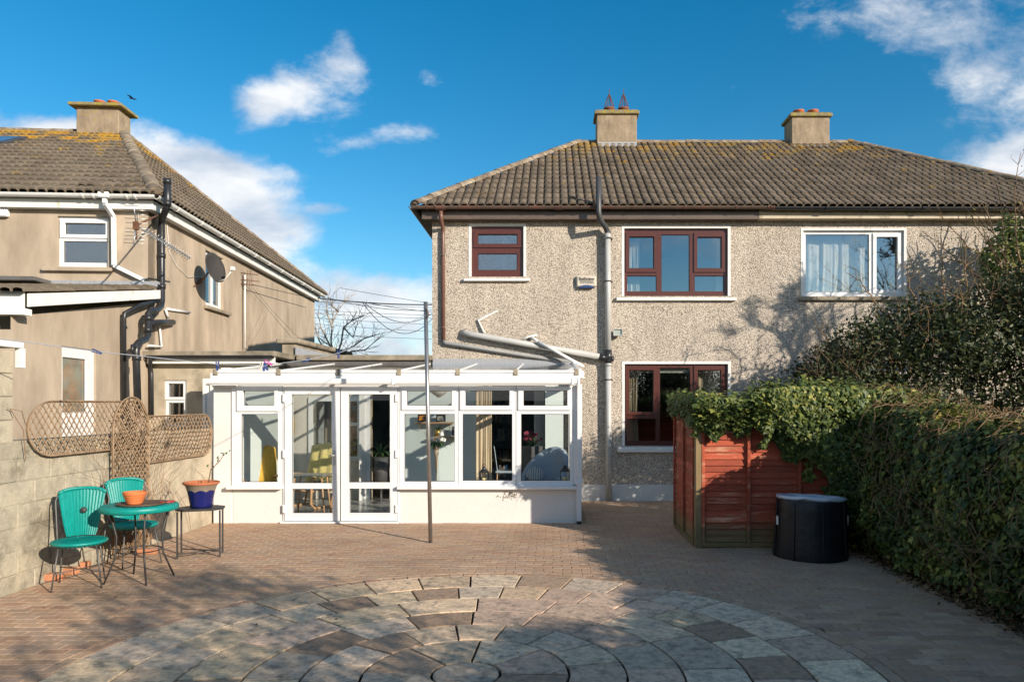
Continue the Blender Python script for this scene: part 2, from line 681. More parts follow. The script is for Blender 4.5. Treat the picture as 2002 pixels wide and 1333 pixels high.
MT['white_old'] = M('worn_white_paint', (0.74, 0.72, 0.68), 0.6, spec=0.3, var=(5, 0.08), col2=(0.45, 0.40, 0.33), col2s=(4, 0.68, 0.05), bump=(25, 0.2, 0.004))
MT['plinth'] = M('painted_plinth', (0.62, 0.62, 0.60), 0.8, spec=0.2, var=(2.5, 0.10), col2=(0.36, 0.33, 0.28), col2s=(1.8, 0.66, 0.07))
MT['upvc'] = M('white_upvc', (0.72, 0.72, 0.72), 0.28, spec=0.5, var=(6, 0.05), col2=(0.50, 0.49, 0.42), col2s=(5, 0.69, 0.06))
MT['upvc_dull'] = M('weathered_white_plastic', (0.72, 0.72, 0.70), 0.45, var=(6, 0.10), col2=(0.36, 0.38, 0.22), col2s=(6, 0.64, 0.06))
MT['brown_upvc'] = M('rosewood_frame', (0.088, 0.025, 0.017), 0.3, spec=0.5, var=(40, 0.22), stretch=(1, 1, 1))
MT['gasket'] = M('black_gasket', (0.02, 0.02, 0.02), 0.6)
MT['brown_gutter'] = M('brown_gutter', (0.105, 0.072, 0.055), 0.30, var=(4, 0.2), col2=(0.16, 0.06, 0.045), col2s=(2, 0.62, 0.1))
MT['brown_pipe'] = M('brown_downpipe', (0.15, 0.075, 0.055), 0.4, var=(4, 0.2))
MT['brown_fascia'] = M('brown_fascia', (0.12, 0.085, 0.065), 0.35, var=(3, 0.2))
MT['cream_fascia'] = M('cream_fascia', (0.48, 0.40, 0.29), 0.6, var=(3, 0.2), col2=(0.2, 0.16, 0.11), col2s=(4, 0.62, 0.06))
MT['black_plastic'] = M('black_pipe', (0.022, 0.023, 0.026), 0.35, var=(6, 0.3))
MT['grey_plastic'] = M('grey_pipe', (0.42, 0.42, 0.41), 0.45, var=(3, 0.10))
MT['grey_mid'] = M('mid_grey_pipe', (0.22, 0.225, 0.23), 0.5, var=(3, 0.15))
MT['grey_dark'] = M('charcoal_pipe', (0.055, 0.056, 0.06), 0.45, var=(4, 0.25))
MT['white_pipe'] = M('white_pipe', (0.72, 0.71, 0.69), 0.45, var=(3, 0.08))
MT['lead'] = M('lead_flashing', (0.34, 0.35, 0.37), 0.55, metal=0.15, var=(8, 0.2), stretch=(6, 1, 1))
MT['tile'] = M('concrete_roof_tile', (0.165, 0.131, 0.098), 0.95, spec=0.12, var=(14, 0.30), rnd=0.20, bump=(120, 0.5, 0.004),
               extra=x_lichen(7.3, 0.8, ((0.40, 0.21, 0.02), (0.30, 0.24, 0.11), (0.42, 0.37, 0.29)), 0.565, 3.1, 0.14))
MT['tile_deck'] = M('roof_underside', (0.05, 0.042, 0.035), 0.95, spec=0.1)
MT['tile_left'] = M('old_roof_tile', (0.168, 0.136, 0.101), 0.95, spec=0.12, var=(14, 0.30), rnd=0.18, bump=(120, 0.5, 0.004),
                    extra=x_lichen(7.75, 0.75, ((0.52, 0.25, 0.015), (0.38, 0.26, 0.05), (0.36, 0.33, 0.27)), 0.55, 2.3, 0.17))
MT['ridge'] = M('ridge_tile', (0.20, 0.155, 0.115), 0.95, spec=0.1, var=(8, 0.3), rnd=0.2, bump=(60, 0.7, 0.006),
                extra=x_lichen(7.0, 2.5, ((0.42, 0.22, 0.03), (0.34, 0.27, 0.13), (0.42, 0.36, 0.27)), 0.565, 6.0, 0.03), col2=(0.34, 0.29, 0.22), col2s=(5, 0.55, 0.1))
MT['terracotta'] = M('terracotta', (0.42, 0.13, 0.055), 0.8, var=(9, 0.15))
MT['terracotta_dark'] = M('sooty_terracotta', (0.20, 0.075, 0.045), 0.85, var=(9, 0.3))
MT['glass'] = glass_mat('window_glass', 0.17, (0.93, 0.95, 0.95))
MT['glass_obscure'] = glass_mat('obscure_glass', 0.28, (0.55, 0.60, 0.66), 0.06, 0.5)
MT['glass_clear'] = glass_mat('conservatory_glass', 0.028, (0.98, 0.99, 0.985))
MT['glass_roof'] = glass_mat('roof_glazing', 0.09, (0.84, 0.85, 0.84), 0.08)
MT['joint'] = M('mossy_joint', (0.030, 0.027, 0.018), 0.98, spec=0.05, var=(30, 0.4))
MT['sand'] = M('joint_sand', (0.085, 0.065, 0.048), 0.98, spec=0.05, var=(40, 0.35))
MT['paver'] = M('brick_paver', (0.30, 0.185, 0.12), 0.92, spec=0.15, var=(28, 0.22), bump=(90, 0.6, 0.004), rnd=0.16,
                rndcols=[(0.436, 0.293, 0.193), (0.424, 0.275, 0.180), (0.445, 0.304, 0.205), (0.415, 0.262, 0.177), (0.415, 0.293, 0.205),
                         (0.445, 0.298, 0.190), (0.401, 0.278, 0.199), (0.450, 0.316, 0.214)])


def x_island_paver(c_, c):
    """the joined pavers: one colour per brick"""
    N, L = c_['N'], c_['L']
    ge = N.new('ShaderNodeNewGeometry')
    cr = N.new('ShaderNodeValToRGB')
    cr.color_ramp.interpolation = 'CONSTANT'
    cols = [(0.436, 0.293, 0.193), (0.424, 0.275, 0.180), (0.445, 0.304, 0.205), (0.415, 0.262, 0.177), (0.415, 0.293, 0.205),
            (0.445, 0.298, 0.190), (0.401, 0.278, 0.199), (0.450, 0.316, 0.214)]
    els = cr.color_ramp.elements
    while len(els) < len(cols):
        els.new(0.5)
    for i, cc in enumerate(cols):
        els[i].position = i / len(cols)
        els[i].color = (*cc, 1)
    L.new(ge.outputs['Random Per Island'], cr.inputs[0])
    f = c_['rng'](c_['noise'](26, 6, 0.65), 0.25, 0.75, 0.74, 1.24)
    g = c_['rng'](c_['noise'](0.9, 5, 0.6), 0.3, 0.7, 0.86, 1.12)
    mu = N.new('ShaderNodeMath')
    mu.operation = 'MULTIPLY'
    L.new(f, mu.inputs[0])
    L.new(g, mu.inputs[1])
    cm = N.new('ShaderNodeCombineColor')
    for i in range(3):
        L.new(mu.outputs[0], cm.inputs[i])
    return c_['mix'](1.0, cr.outputs[0], cm.outputs[0], 'MULTIPLY')


MT['paver_field'] = M('brick_paver_field', (0.3, 0.19, 0.12), 0.92, spec=0.15, bump=(90, 0.6, 0.004), extra=x_island_paver)
MT['slab'] = M('sandstone_slab', (0.4, 0.36, 0.3), 0.85, spec=0.2, var=(26, 0.34), col2=(0.20, 0.165, 0.13), col2s=(11, 0.60, 0.12), bump=(30, 0.8, 0.010), rnd=0.16,
               rndcols=[(0.670, 0.488, 0.321), (0.583, 0.455, 0.333), (0.670, 0.476, 0.304), (0.507, 0.353, 0.255), (0.662, 0.491, 0.347), (0.670, 0.501, 0.317),
                        (0.546, 0.427, 0.311), (0.377, 0.257, 0.170), (0.613, 0.434, 0.310), (0.670, 0.515, 0.354)])
MT['soil'] = M('soil', (0.055, 0.042, 0.03), 0.98, spec=0.05, var=(3, 0.4), col2=(0.06, 0.075, 0.025), col2s=(0.6, 0.5, 0.2), bump=(8, 0.8, 0.05))


def x_greenfoot(c_, c):
    """algae on the lowest boards"""
    N, L = c_['N'], c_['L']
    ge = N.new('ShaderNodeNewGeometry')
    sp = N.new('ShaderNodeSeparateXYZ')
    L.new(ge.outputs['Position'], sp.inputs[0])
    ad = N.new('ShaderNodeMath')
    ad.operation = 'MULTIPLY_ADD'
    L.new(c_['noise'](5, 5, 0.6), ad.inputs[0])
    ad.inputs[1].default_value = 0.35
    L.new(sp.outputs[2], ad.inputs[2])
    f = c_['rng'](ad.outputs[0], 0.34, 0.52, 0.85, 0.0)
    return c_['mix'](f, c, (0.16, 0.13, 0.06))


MT['red_wood'] = M('red_stained_board', (0.33, 0.070, 0.036), 0.75, spec=0.25, var=(16, 0.25), col2=(0.52, 0.29, 0.18), col2s=(5, 0.62, 0.08), bump=(40, 0.4, 0.003), rnd=0.28, stretch=(0.35, 1, 2.5), extra=x_greenfoot)
MT['raw_wood'] = M('grey_post_timber', (0.24, 0.17, 0.09), 0.85, spec=0.2, var=(12, 0.25), stretch=(2, 2, 0.3), bump=(40, 0.4, 0.003), extra=x_greenfoot)
MT['ivy'] = M('ivy_leaf', (0.05, 0.09, 0.03), 0.50, spec=0.30, trans=0.16,
              extra=x_attr([(0.0, (0.026, 0.044, 0.014)), (0.28, (0.056, 0.088, 0.022)), (0.52, (0.115, 0.145, 0.034)), (0.72, (0.22, 0.235, 0.052)), (0.90, (0.38, 0.34, 0.08)), (1.0, (0.48, 0.36, 0.12))]))
MT['dead'] = M('dead_leaf', (0.16, 0.09, 0.04), 0.8, spec=0.2, extra=x_attr([(0.0, (0.06, 0.035, 0.018)), (0.5, (0.16, 0.085, 0.04)), (1.0, (0.28, 0.19, 0.10))]))
MT['shrub'] = M('shrub_leaf', (0.04, 0.06, 0.025), 0.5, spec=0.3, trans=0.15,
                extra=x_attr([(0.0, (0.024, 0.034, 0.014)), (0.40, (0.045, 0.060, 0.021)), (0.68, (0.090, 0.095, 0.030)), (0.88, (0.17, 0.135, 0.050)), (1.0, (0.23, 0.12, 0.055))]))
MT['bark'] = M('bark', (0.16, 0.115, 0.075), 0.9, spec=0.15, var=(20, 0.3), bump=(50, 0.6, 0.006))
MT['twig'] = M('twig_bark', (0.24, 0.15, 0.085), 0.85, spec=0.2, var=(14, 0.3))
MT['grey_twig'] = M('grey_tree_bark', (0.36, 0.32, 0.27), 0.9, spec=0.15, var=(6, 0.3))
MT['willow'] = M('willow_rod', (0.31, 0.215, 0.135), 0.75, spec=0.25, var=(9, 0.3))
MT['teal'] = M('teal_woven_plastic', (0.0, 0.235, 0.205), 0.42, spec=0.45, var=(40, 0.22), stretch=(1, 1, 0.2), bump=(150, 0.5, 0.003))
MT['frame_metal'] = M('grey_tube_metal', (0.12, 0.115, 0.11), 0.5, metal=0.4, var=(12, 0.25))
MT['dark_metal'] = M('dark_iron', (0.055, 0.052, 0.05), 0.55, metal=0.4, var=(12, 0.3))
MT['galv'] = M('galvanised_steel', (0.38, 0.36, 0.34), 0.38, metal=0.85, var=(7, 0.2), col2=(0.20, 0.10, 0.06), col2s=(9, 0.70, 0.05))
MT['alu'] = M('aluminium', (0.5, 0.5, 0.5), 0.35, metal=0.8, var=(8, 0.12))
MT['rust'] = M('rusty_metal', (0.14, 0.06, 0.03), 0.85, var=(20, 0.4))
MT['pot_orange'] = M('orange_clay_pot', (0.60, 0.17, 0.05), 0.7, var=(6, 0.10))
MT['pot_glaze_blue'] = M('blue_glaze', (0.010, 0.014, 0.105), 0.12, spec=0.6, var=(5, 0.2))
MT['pot_glaze_grey'] = M('drip_glaze', (0.23, 0.185, 0.14), 0.30, var=(10, 0.25))
MT['tray'] = M('brown_tray', (0.11, 0.07, 0.045), 0.6, var=(8, 0.2))
MT['red'] = M('red_plastic', (0.50, 0.04, 0.04), 0.4)
MT['brick'] = M('red_clay_brick', (0.47, 0.20, 0.10), 0.9, var=(12, 0.25), rnd=0.15, bump=(60, 0.5, 0.004))
MT['fabric_black'] = M('black_nylon', (0.0085, 0.0085, 0.011), 0.45, spec=0.4, var=(6, 0.3), bump=(9, 0.5, 0.02))
MT['vinyl'] = M('pale_vinyl', (0.50, 0.55, 0.62), 0.4, var=(5, 0.08))
MT['peg_blue'] = M('blue_plastic_peg', (0.02, 0.055, 0.22), 0.4)
MT['peg_pink'] = M('pink_plastic_peg', (0.70, 0.05, 0.36), 0.4)
MT['peg_white'] = M('white_plastic_peg', (0.70, 0.66, 0.58), 0.5)
MT['rope'] = M('grey_line', (0.25, 0.28, 0.32), 0.6)
MT['wire'] = M('black_cable', (0.03, 0.03, 0.032), 0.6)
MT['cream_wall'] = M('cream_emulsion', (0.62, 0.58, 0.50), 0.9, spec=0.2, var=(1, 0.03))
MT['mint'] = M('pale_grey_green_emulsion', (0.58, 0.64, 0.63), 0.85, spec=0.2, var=(1, 0.03))
MT['tan_wall'] = M('warm_grey_emulsion', (0.60, 0.57, 0.51), 0.85, spec=0.2, var=(1, 0.03))
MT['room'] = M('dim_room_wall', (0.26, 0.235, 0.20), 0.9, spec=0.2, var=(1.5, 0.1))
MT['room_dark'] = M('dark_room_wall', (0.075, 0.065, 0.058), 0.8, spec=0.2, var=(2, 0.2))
MT['floor_tile'] = M('grey_floor_tile', (0.33, 0.34, 0.32), 0.22, var=(2, 0.12), col2=(0.22, 0.23, 0.22), col2s=(3, 0.55, 0.2))
MT['curtain_cream'] = M('cream_curtain', (0.62, 0.50, 0.35), 0.85, spec=0.1, var=(30, 0.08), trans=0.15)
MT['net'] = M('pale_curtain', (0.68, 0.65, 0.58), 0.85, spec=0.1, var=(10, 0.06), trans=0.25)
MT['mustard'] = M('mustard_throw', (0.62, 0.36, 0.055), 0.95, spec=0.05, var=(30, 0.2), bump=(50, 0.6, 0.01), sheen=0.3)
MT['lemon'] = M('pale_yellow_throw', (0.62, 0.52, 0.20), 0.95, spec=0.05, var=(30, 0.15), bump=(50, 0.6, 0.01), sheen=0.3)
MT['blue_cloth'] = M('blue_cushion', (0.03, 0.10, 0.24), 0.9, spec=0.1, var=(20, 0.15))
MT['grey_cloth'] = M('grey_blue_upholstery', (0.32, 0.37, 0.43), 0.9, spec=0.1, var=(40, 0.12), bump=(80, 0.4, 0.003))
MT['oak'] = M('pale_wood', (0.42, 0.25, 0.13), 0.5, var=(10, 0.2), stretch=(1, 4, 4))
MT['gold'] = M('gilt_frame', (0.50, 0.33, 0.10), 0.35, metal=0.7, var=(20, 0.2))
MT['mirror'] = M('mirror', (0.7, 0.72, 0.72), 0.04, metal=1.0)
MT['black_paint'] = M('black_paint', (0.018, 0.018, 0.02), 0.45)
MT['candle'] = M('cream_candle', (0.72, 0.58, 0.26), 0.6)
MT['photo'] = M('photograph_print', (0.45, 0.45, 0.43), 0.5, col2=(0.10, 0.10, 0.11), col2s=(11, 0.52, 0.08))
MT['poster'] = M('orange_print', (0.62, 0.24, 0.03), 0.5, col2=(0.03, 0.03, 0.035), col2s=(7, 0.52, 0.05))
MT['plant'] = M('house_plant_leaf', (0.06, 0.13, 0.04), 0.4, var=(8, 0.3), trans=0.2)
MT['flower'] = M('white_flower', (0.80, 0.80, 0.78), 0.7, trans=0.2)
MT['flower_red'] = M('dark_red_flower', (0.16, 0.015, 0.03), 0.7)
MT['dark_pot'] = M('charcoal_pot', (0.055, 0.055, 0.058), 0.6, var=(8, 0.2))
MT['screen'] = M('skylight_glazing', (0.10, 0.14, 0.20), 0.05, spec=1.0)
MT['felt'] = M('roof_felt', (0.12, 0.115, 0.11), 0.95, var=(3, 0.3))
MT['dish'] = M('grey_dish', (0.05, 0.048, 0.045), 0.75, spec=0.2, var=(5, 0.2))
MT['beige_plastic'] = M('beige_plastic', (0.58, 0.52, 0.43), 0.5, var=(4, 0.08))
MT['lamp_glass'] = M('lamp_front', (0.35, 0.38, 0.34), 0.15, spec=0.7)
MT['ink_blue'] = M('blue_print', (0.02, 0.05, 0.16), 0.5)
MT['ink'] = M('dark_print', (0.035, 0.03, 0.035), 0.6)
MT['door_glass'] = M('patterned_door_glass', (0.20, 0.21, 0.17), 0.12, spec=0.8, var=(4, 0.3), col2=(0.30, 0.13, 0.05), col2s=(2.4, 0.56, 0.12))


def stripe_mat():
    def fn(c_, c):
        N, L = c_['N'], c_['L']
        w = N.new('ShaderNodeTexWave')
        w.inputs['Scale'].default_value = 14
        w.inputs['Distortion'].default_value = 0.6
        L.new(c_['src'], w.inputs['Vector'])
        f = c_['rng'](w.outputs['Fac'], 0.45, 0.55, 0, 1)
        return c_['mix'](f, (0.06, 0.07, 0.09), (0.66, 0.65, 0.60))
    return M('striped_cushion', (0.6, 0.6, 0.6), 0.9, spec=0.1, extra=fn)


MT['stripe'] = stripe_mat()

# ------------------------------------------------------------------ shared builders
def window(parent, rect, panes, yf, fm, gm, depth=0.07, sashes=(), M4=None, local=False, name='window', gasket=True, sash_name='sash'):
    """frame with panes; rect/panes/sashes are (x0, x1, z0, z1) in the wall's plane; returns the frame part"""
    mb = MB(M4)
    mb.plate(rect[0], rect[1], rect[2], rect[3], panes, yf, yf + depth)
    fr = mb.build(name, fm, parent, local, bevel=0.006)
    for (s, p) in sashes:
        sb = MB(M4)
        sb.plate(s[0], s[1], s[2], s[3], [p], yf - 0.022, yf - 0.001)
        sb.build(sash_name, fm, fr, local, bevel=0.007)
    for p in panes:
        gb = MB(M4)
        g = 0.012
        gb.box(p[0] - g, p[1] + g, yf + depth * 0.42, yf + depth * 0.42 + 0.012, p[2] - g, p[3] + g)
        gb.build('pane', gm, fr, local)
        if gasket:
            kb = MB(M4)
            kb.plate(p[0] - 0.001, p[1] + 0.001, p[2] - 0.001, p[3] + 0.001, [(p[0] + 0.007, p[1] - 0.007, p[2] + 0.007, p[3] - 0.007)], yf + depth * 0.42 - 0.006, yf + depth * 0.42 - 0.001)
            kb.build('gasket', MT['gasket'], fr, local)
    return fr


def R(x0, x1, y0, y1, Y):
    """pixel rectangle (x0, x1, top y0, bottom y1) to wall plane at Y"""
    return (PX(x0, Y), PX(x1, Y), PZ(y1, Y), PZ(y0, Y))


def curtain(x0, x1, z0, z1, y, folds, amp=0.035, gather=0.0, name='curtain', mat=None, parent=None, sway=0.0):
    mb = MB()
    n = folds * 8
    rows = 10
    v, f = [], []
    for j in range(rows + 1):
        t = j / rows
        for i in range(n + 1):
            s = i / n
            w = 1.0 - gather * math.sin(math.pi * min(1, t * 1.0)) * 0.5
            x = x0 + (x1 - x0) * (0.5 + (s - 0.5) * w) + sway * (1 - t)
            ph = s + .35 / folds * math.sin(s * 17.3 + x0 * 9) + .25 / folds * math.sin(s * 41.0)
            yy = y + amp * math.sin(ph * folds * 2 * math.pi + 0.9 * math.sin(t * 3 + s * 5)) * (0.6 + 0.4 * (1 - t)) * (.55 + .45 * math.sin(s * 23.0 + 1.0))
            v.append((x, yy, z0 + (z1 - z0) * t))
    for j in range(rows):
        for i in range(n):
            a = j * (n + 1) + i
            f.append((a, a + 1, a + n + 2, a + n + 1))
    mb.add(v, f, 0, True)
    return mb.build(name, mat or MT['net'], parent, fix=False)


def inset_poly(poly, d):
    c = sum((Vector(p) for p in poly), Vector((0, 0))) / len(poly)
    out = []
    for p in poly:
        q = Vector(p) - c
        l = q.length
        out.append(tuple(c + q * max(0.2, (l - d * 1.4) / l)))
    return out


def stone(mb, poly, z, th, ch=0.006, dz=0.0, tilt=(0, 0)):
    """flat piece with a chamfered edge; poly is convex, counter-clockwise"""
    n = len(poly)
    inn = inset_poly(poly, ch)
    c = sum((Vector(p) for p in poly), Vector((0, 0))) / n

    def zz(p, base):
        return base + dz + (p[0] - c.x) * tilt[0] + (p[1] - c.y) * tilt[1]
    v = [(p[0], p[1], z - th) for p in poly] + [(p[0], p[1], zz(p, z - ch * 0.7)) for p in poly] + [(p[0], p[1], zz(p, z)) for p in inn]
    f = [tuple(range(2 * n, 3 * n))]
    for i in range(n):
        j = (i + 1) % n
        f.append((i, j, n + j, n + i))
        f.append((n + i, n + j, 2 * n + j, 2 * n + i))
    mb.add(v, f)


def arc_poly(c, r0, r1, a0, a1, gap):
    """ring sector between radii with a joint of width gap"""
    n = max(2, int(math.ceil((a1 - a0) / math.radians(5.0))))
    out = []
    for i in range(n + 1):
        t = i / n
        a = a0 + gap / r1 / 2 + (a1 - a0 - gap / r1) * t
        out.append((c[0] + (r1 - gap / 2) * math.cos(a), c[1] + (r1 - gap / 2) * math.sin(a)))
    r0g = r0 + gap / 2
    for i in range(n + 1):
        t = 1 - i / n
        a = a0 + gap / r0g / 2 + (a1 - a0 - gap / r0g) * t
        out.append((c[0] + r0g * math.cos(a), c[1] + r0g * math.sin(a)))
    return out


def sector_stone(mb, c, r0, r1, a0, a1, gap, z, th, ch, rz):
    """sector piece as strip of quads so that the concave inner edge is kept; edges roughened a little"""
    poly = arc_poly(c, r0, r1, a0, a1, gap)
    n2 = len(poly)
    h = n2 // 2
    jit = [Vector((rz.uniform(-1, 1), rz.uniform(-1, 1))) * gap * 0.22 for _ in poly]
    pts = [Vector(p) + j for p, j in zip(poly, jit)]
    cen = sum(pts, Vector((0, 0))) / n2
    # inset per vertex: towards the middle radius and the middle angle
    rm, am = (r0 + r1) / 2, (a0 + a1) / 2
    mid = Vector((c[0] + rm * math.cos(am), c[1] + rm * math.sin(am)))
    inn = []
    for p in pts:
        rr = (p - Vector(c[:2])).length
        aa = math.atan2(p.y - c[1], p.x - c[0])
        rr += ch if rr < rm else -ch
        da = (aa - am + math.pi) % (2 * math.pi) - math.pi
        if abs(da) > 1e-4:
            aa = am + da * max(0.0, 1 - ch / max(1e-3, abs(da) * rr))
        inn.append(Vector((c[0] + rr * math.cos(aa), c[1] + rr * math.sin(aa))))
    tx, ty, dz = rz.uniform(-.004, .004), rz.uniform(-.004, .004), rz.uniform(-.002, .003)

    def zz(p):
        return dz + (p.x - cen.x) * tx + (p.y - cen.y) * ty
    v = [(p.x, p.y, z - th) for p in pts] + [(p.x, p.y, z - ch * 0.8 + zz(p)) for p in pts] + [(p.x, p.y, z + zz(p)) for p in inn]
    f = []
    for i in range(n2):
        j = (i + 1) % n2
        f.append((i, j, n2 + j, n2 + i))
        f.append((n2 + i, n2 + j, 2 * n2 + j, 2 * n2 + i))
    o = 2 * n2
    for i in range(h - 1):
        f.append((o + i, o + i + 1, o + n2 - 2 - i, o + n2 - 1 - i))
    mb.add(v, f)


# ------------------------------------------------------------------ ground
gb = MB()
gb.quad((-300, -120, -0.10), (300, -120, -0.10), (300, 500, -0.10), (-300, 500, -0.10))
tag(gb.build('ground', MT['soil']), 'earth and rough grass beyond the paved patio', None, None, 'structure')

patio = MB()
patio.box(-5.02, 3.62, 1.2, 13.19, -0.09, -0.021)
patio = patio.build('patio', MT['sand'])
tag(patio, 'patio of small red-brown brick pavers between garden wall and hedge', None, None, 'structure')

CC = (-0.562, 4.69)
RAD = [0.224, 0.673, 1.047, 1.416, 1.836, 2.24, 2.696]
RIMR = 2.80


def build_pavers():
    rz = random.Random(3)
    full = MB()
    L_, W_, pl, pw = 0.197, 0.0975, 0.2015, 0.1015
    stone(full, [(-L_ / 2, -W_ / 2), (L_ / 2, -W_ / 2), (L_ / 2, W_ / 2), (-L_ / 2, W_ / 2)], 0, 0.05, 0.004)
    fullme = full.mesh('paver')
    fullme.materials.append(MT['paver'])
    items = []
    rows = int((13.15 - 1.3) / pw)
    for j in range(rows):
        y = 1.3 + (j + 0.5) * pw
        off = (j % 2) * pl / 2 + rz.uniform(-.008, .008)
        n0 = int((-5.0 - off) / pl) - 1
        for i in range(n0, int((3.6 - off) / pl) + 1):
            x = off + i * pl
            if x + L_ / 2 < -4.98 or x - L_ / 2 > 3.58:
                continue
            if y > 10.60 and x < 0.44:
                continue
            d = math.hypot(x - CC[0], y - CC[1])
            if d < RIMR - 0.06:
                continue
            poly = [(x - L_ / 2, y - W_ / 2), (x + L_ / 2, y - W_ / 2), (x + L_ / 2, y + W_ / 2), (x - L_ / 2, y + W_ / 2)]
            cut = False
            if x - L_ / 2 < -5.01 or x + L_ / 2 > 3.61:
                poly = [(min(3.61, max(-5.01, p[0])), p[1]) for p in poly]
                cut = True
            if min(math.hypot(p[0] - CC[0], p[1] - CC[1]) for p in poly) < RIMR + 0.004:
                ux, uy = (x - CC[0]) / d, (y - CC[1]) / d
                r = RIMR + 0.006

                def sd(p):
                    return (p[0] - CC[0]) * ux + (p[1] - CC[1]) * uy - r
                new = []
                for k in range(4):
                    a, b = poly[k], poly[(k + 1) % 4]
                    sa, sb = sd(a), sd(b)
                    if sa >= 0:
                        new.append(a)
                    if sa * sb < 0:
                        t = sa / (sa - sb)
                        new.append((a[0] + (b[0] - a[0]) * t, a[1] + (b[1] - a[1]) * t))
                poly = new
                cut = True
                if len(poly) < 3:
                    continue
                ar = abs(sum(poly[k][0] * poly[(k + 1) % len(poly)][1] - poly[(k + 1) % len(poly)][0] * poly[k][1] for k in range(len(poly)))) / 2
                if ar < 0.0012:
                    continue
            items.append((x, y, poly, cut))
    # pavers that show largest: near the lens and inside the frame
    def seen(x, y):
        if y < 4.55:
            return False
        px = CX + FP * x / y
        return -10 < px < 2012
    vis = sorted([i for i, it in enumerate(items) if seen(it[0], it[1])], key=lambda i: items[i][1])
    ring = []
    nb = 122
    for k in range(nb):
        a0 = 2 * math.pi * k / nb
        a1 = 2 * math.pi * (k + 1) / nb
        am = (a0 + a1) / 2
        x, y = CC[0] + 2.75 * math.cos(am), CC[1] + 2.75 * math.sin(am)
        mb = MB()
        sector_stone(mb, CC, RAD[6] + 0.006, RIMR, a0, a1, 0.006, 0.0, 0.05, 0.004, rz)
        ring.append((seen(x, y), mb))
    nring = sum(1 for s, _ in ring if s)
    solo = set(vis[:300 - nring])
    field = MB()
    for i, (x, y, poly, cut) in enumerate(items):
        dz = rz.uniform(-.0015, .0015)
        tl = (rz.uniform(-.008, .008), rz.uniform(-.008, .008))
        if i in solo:
            if cut:
                mb = MB()
                stone(mb, poly, 0, 0.05, 0.004, dz, tl)
                mb.build('paver', MT['paver'], patio, fix=False)
            else:
                o = bpy.data.objects.new('paver', fullme)
                o.parent = patio
                o.location = (x, y, dz)
                o.rotation_euler = (tl[1], -tl[0], rz.uniform(-.006, .006))
                COL.objects.link(o)
        else:
            stone(field, poly, 0, 0.03, 0.004, dz, tl)
    for s, mb in ring:
        if s:
            mb.build('paver', MT['paver'], patio, fix=False)
        else:
            n = len(field.v)
            field.v.extend(mb.v)
            field.f.extend([[q + n for q in fc] for fc in mb.f])
            field.m.extend(mb.m)
            field.s.extend(mb.s)
    field.build('paver_field', MT['paver_field'], patio, kind='stuff', fix=False)


build_pavers()

# stone circle
cir = MB()
cir.lathe([(0.0, -0.019), (2.70, -0.019), (2.70, -0.08)], (CC[0], CC[1], 0), 96, smooth=False)
circle = tag(cir.build('paving_circle', MT['joint']), 'circle of weathered sandstone slabs laid in rings in the patio', None, None, 'structure')


def build_slabs():
    rz = random.Random(21)
    mb = MB()
    n = 40
    stone(mb, [(CC[0] + 0.213 * math.cos(2 * math.pi * i / n), CC[1] + 0.213 * math.sin(2 * math.pi * i / n)) for i in range(n)], 0.002, 0.05, 0.008)
    mb.build('slab', MT['slab'], circle, fix=False)
    rings = [(8, 88.0), (16, 79.0), (16, 72.0), (16, 70.7), (32, 87.5), (32, 84.6)]
    for k, (cnt, off) in enumerate(rings):
        st = 2 * math.pi / cnt
        cuts = [math.radians(off) + st * i + rz.uniform(-.03, .03) * (0.3 if cnt == 32 else 0.5) * st for i in range(cnt)]
        for i in range(cnt):
            a0, a1 = cuts[i], cuts[(i + 1) % cnt] + (2 * math.pi if i == cnt - 1 else 0)
            mb = MB()
            sector_stone(mb, CC, RAD[k], RAD[k + 1], a0, a1, 0.017 if k else 0.02, 0.002, 0.05, 0.004, rz)
            mb.build('slab', MT['slab'], circle, fix=False)


build_slabs()


# ------------------------------------------------------------------ roof tiling
def tile_mesh(w=0.30, l=0.40, lift=0.034):
    mb = MB()
    prof = []
    for k in range(2):
        b = k * w / 2
        for (x, z) in ((0.0, 0.0), (0.028, 0.0), (0.034, 0.036), (0.062, 0.047), (0.100, 0.048), (0.141, 0.036)):
            prof.append((b + x * (w / 0.30), z))
    prof.append((w - 0.002, 0.0))
    n = len(prof)
    v = []
    for (y, up) in ((0.0, lift), (l, 0.0)):
        for (x, z) in prof:
            v.append((x + 0.001, y, z + up))
    for (x, z) in prof:
        v.append((x + 0.001, 0.0, max(0.0, z + lift - 0.030)))
    f = [(i, i + 1, n + i + 1, n + i) for i in range(n - 1)] + [(2 * n + i, 2 * n + i + 1, i + 1, i) for i in range(n - 1)]
    f += [(0, n, 2 * n), (n - 1, 2 * n + n - 1, 2 * n - 1)]
    mb.add(v, f)
    return mb


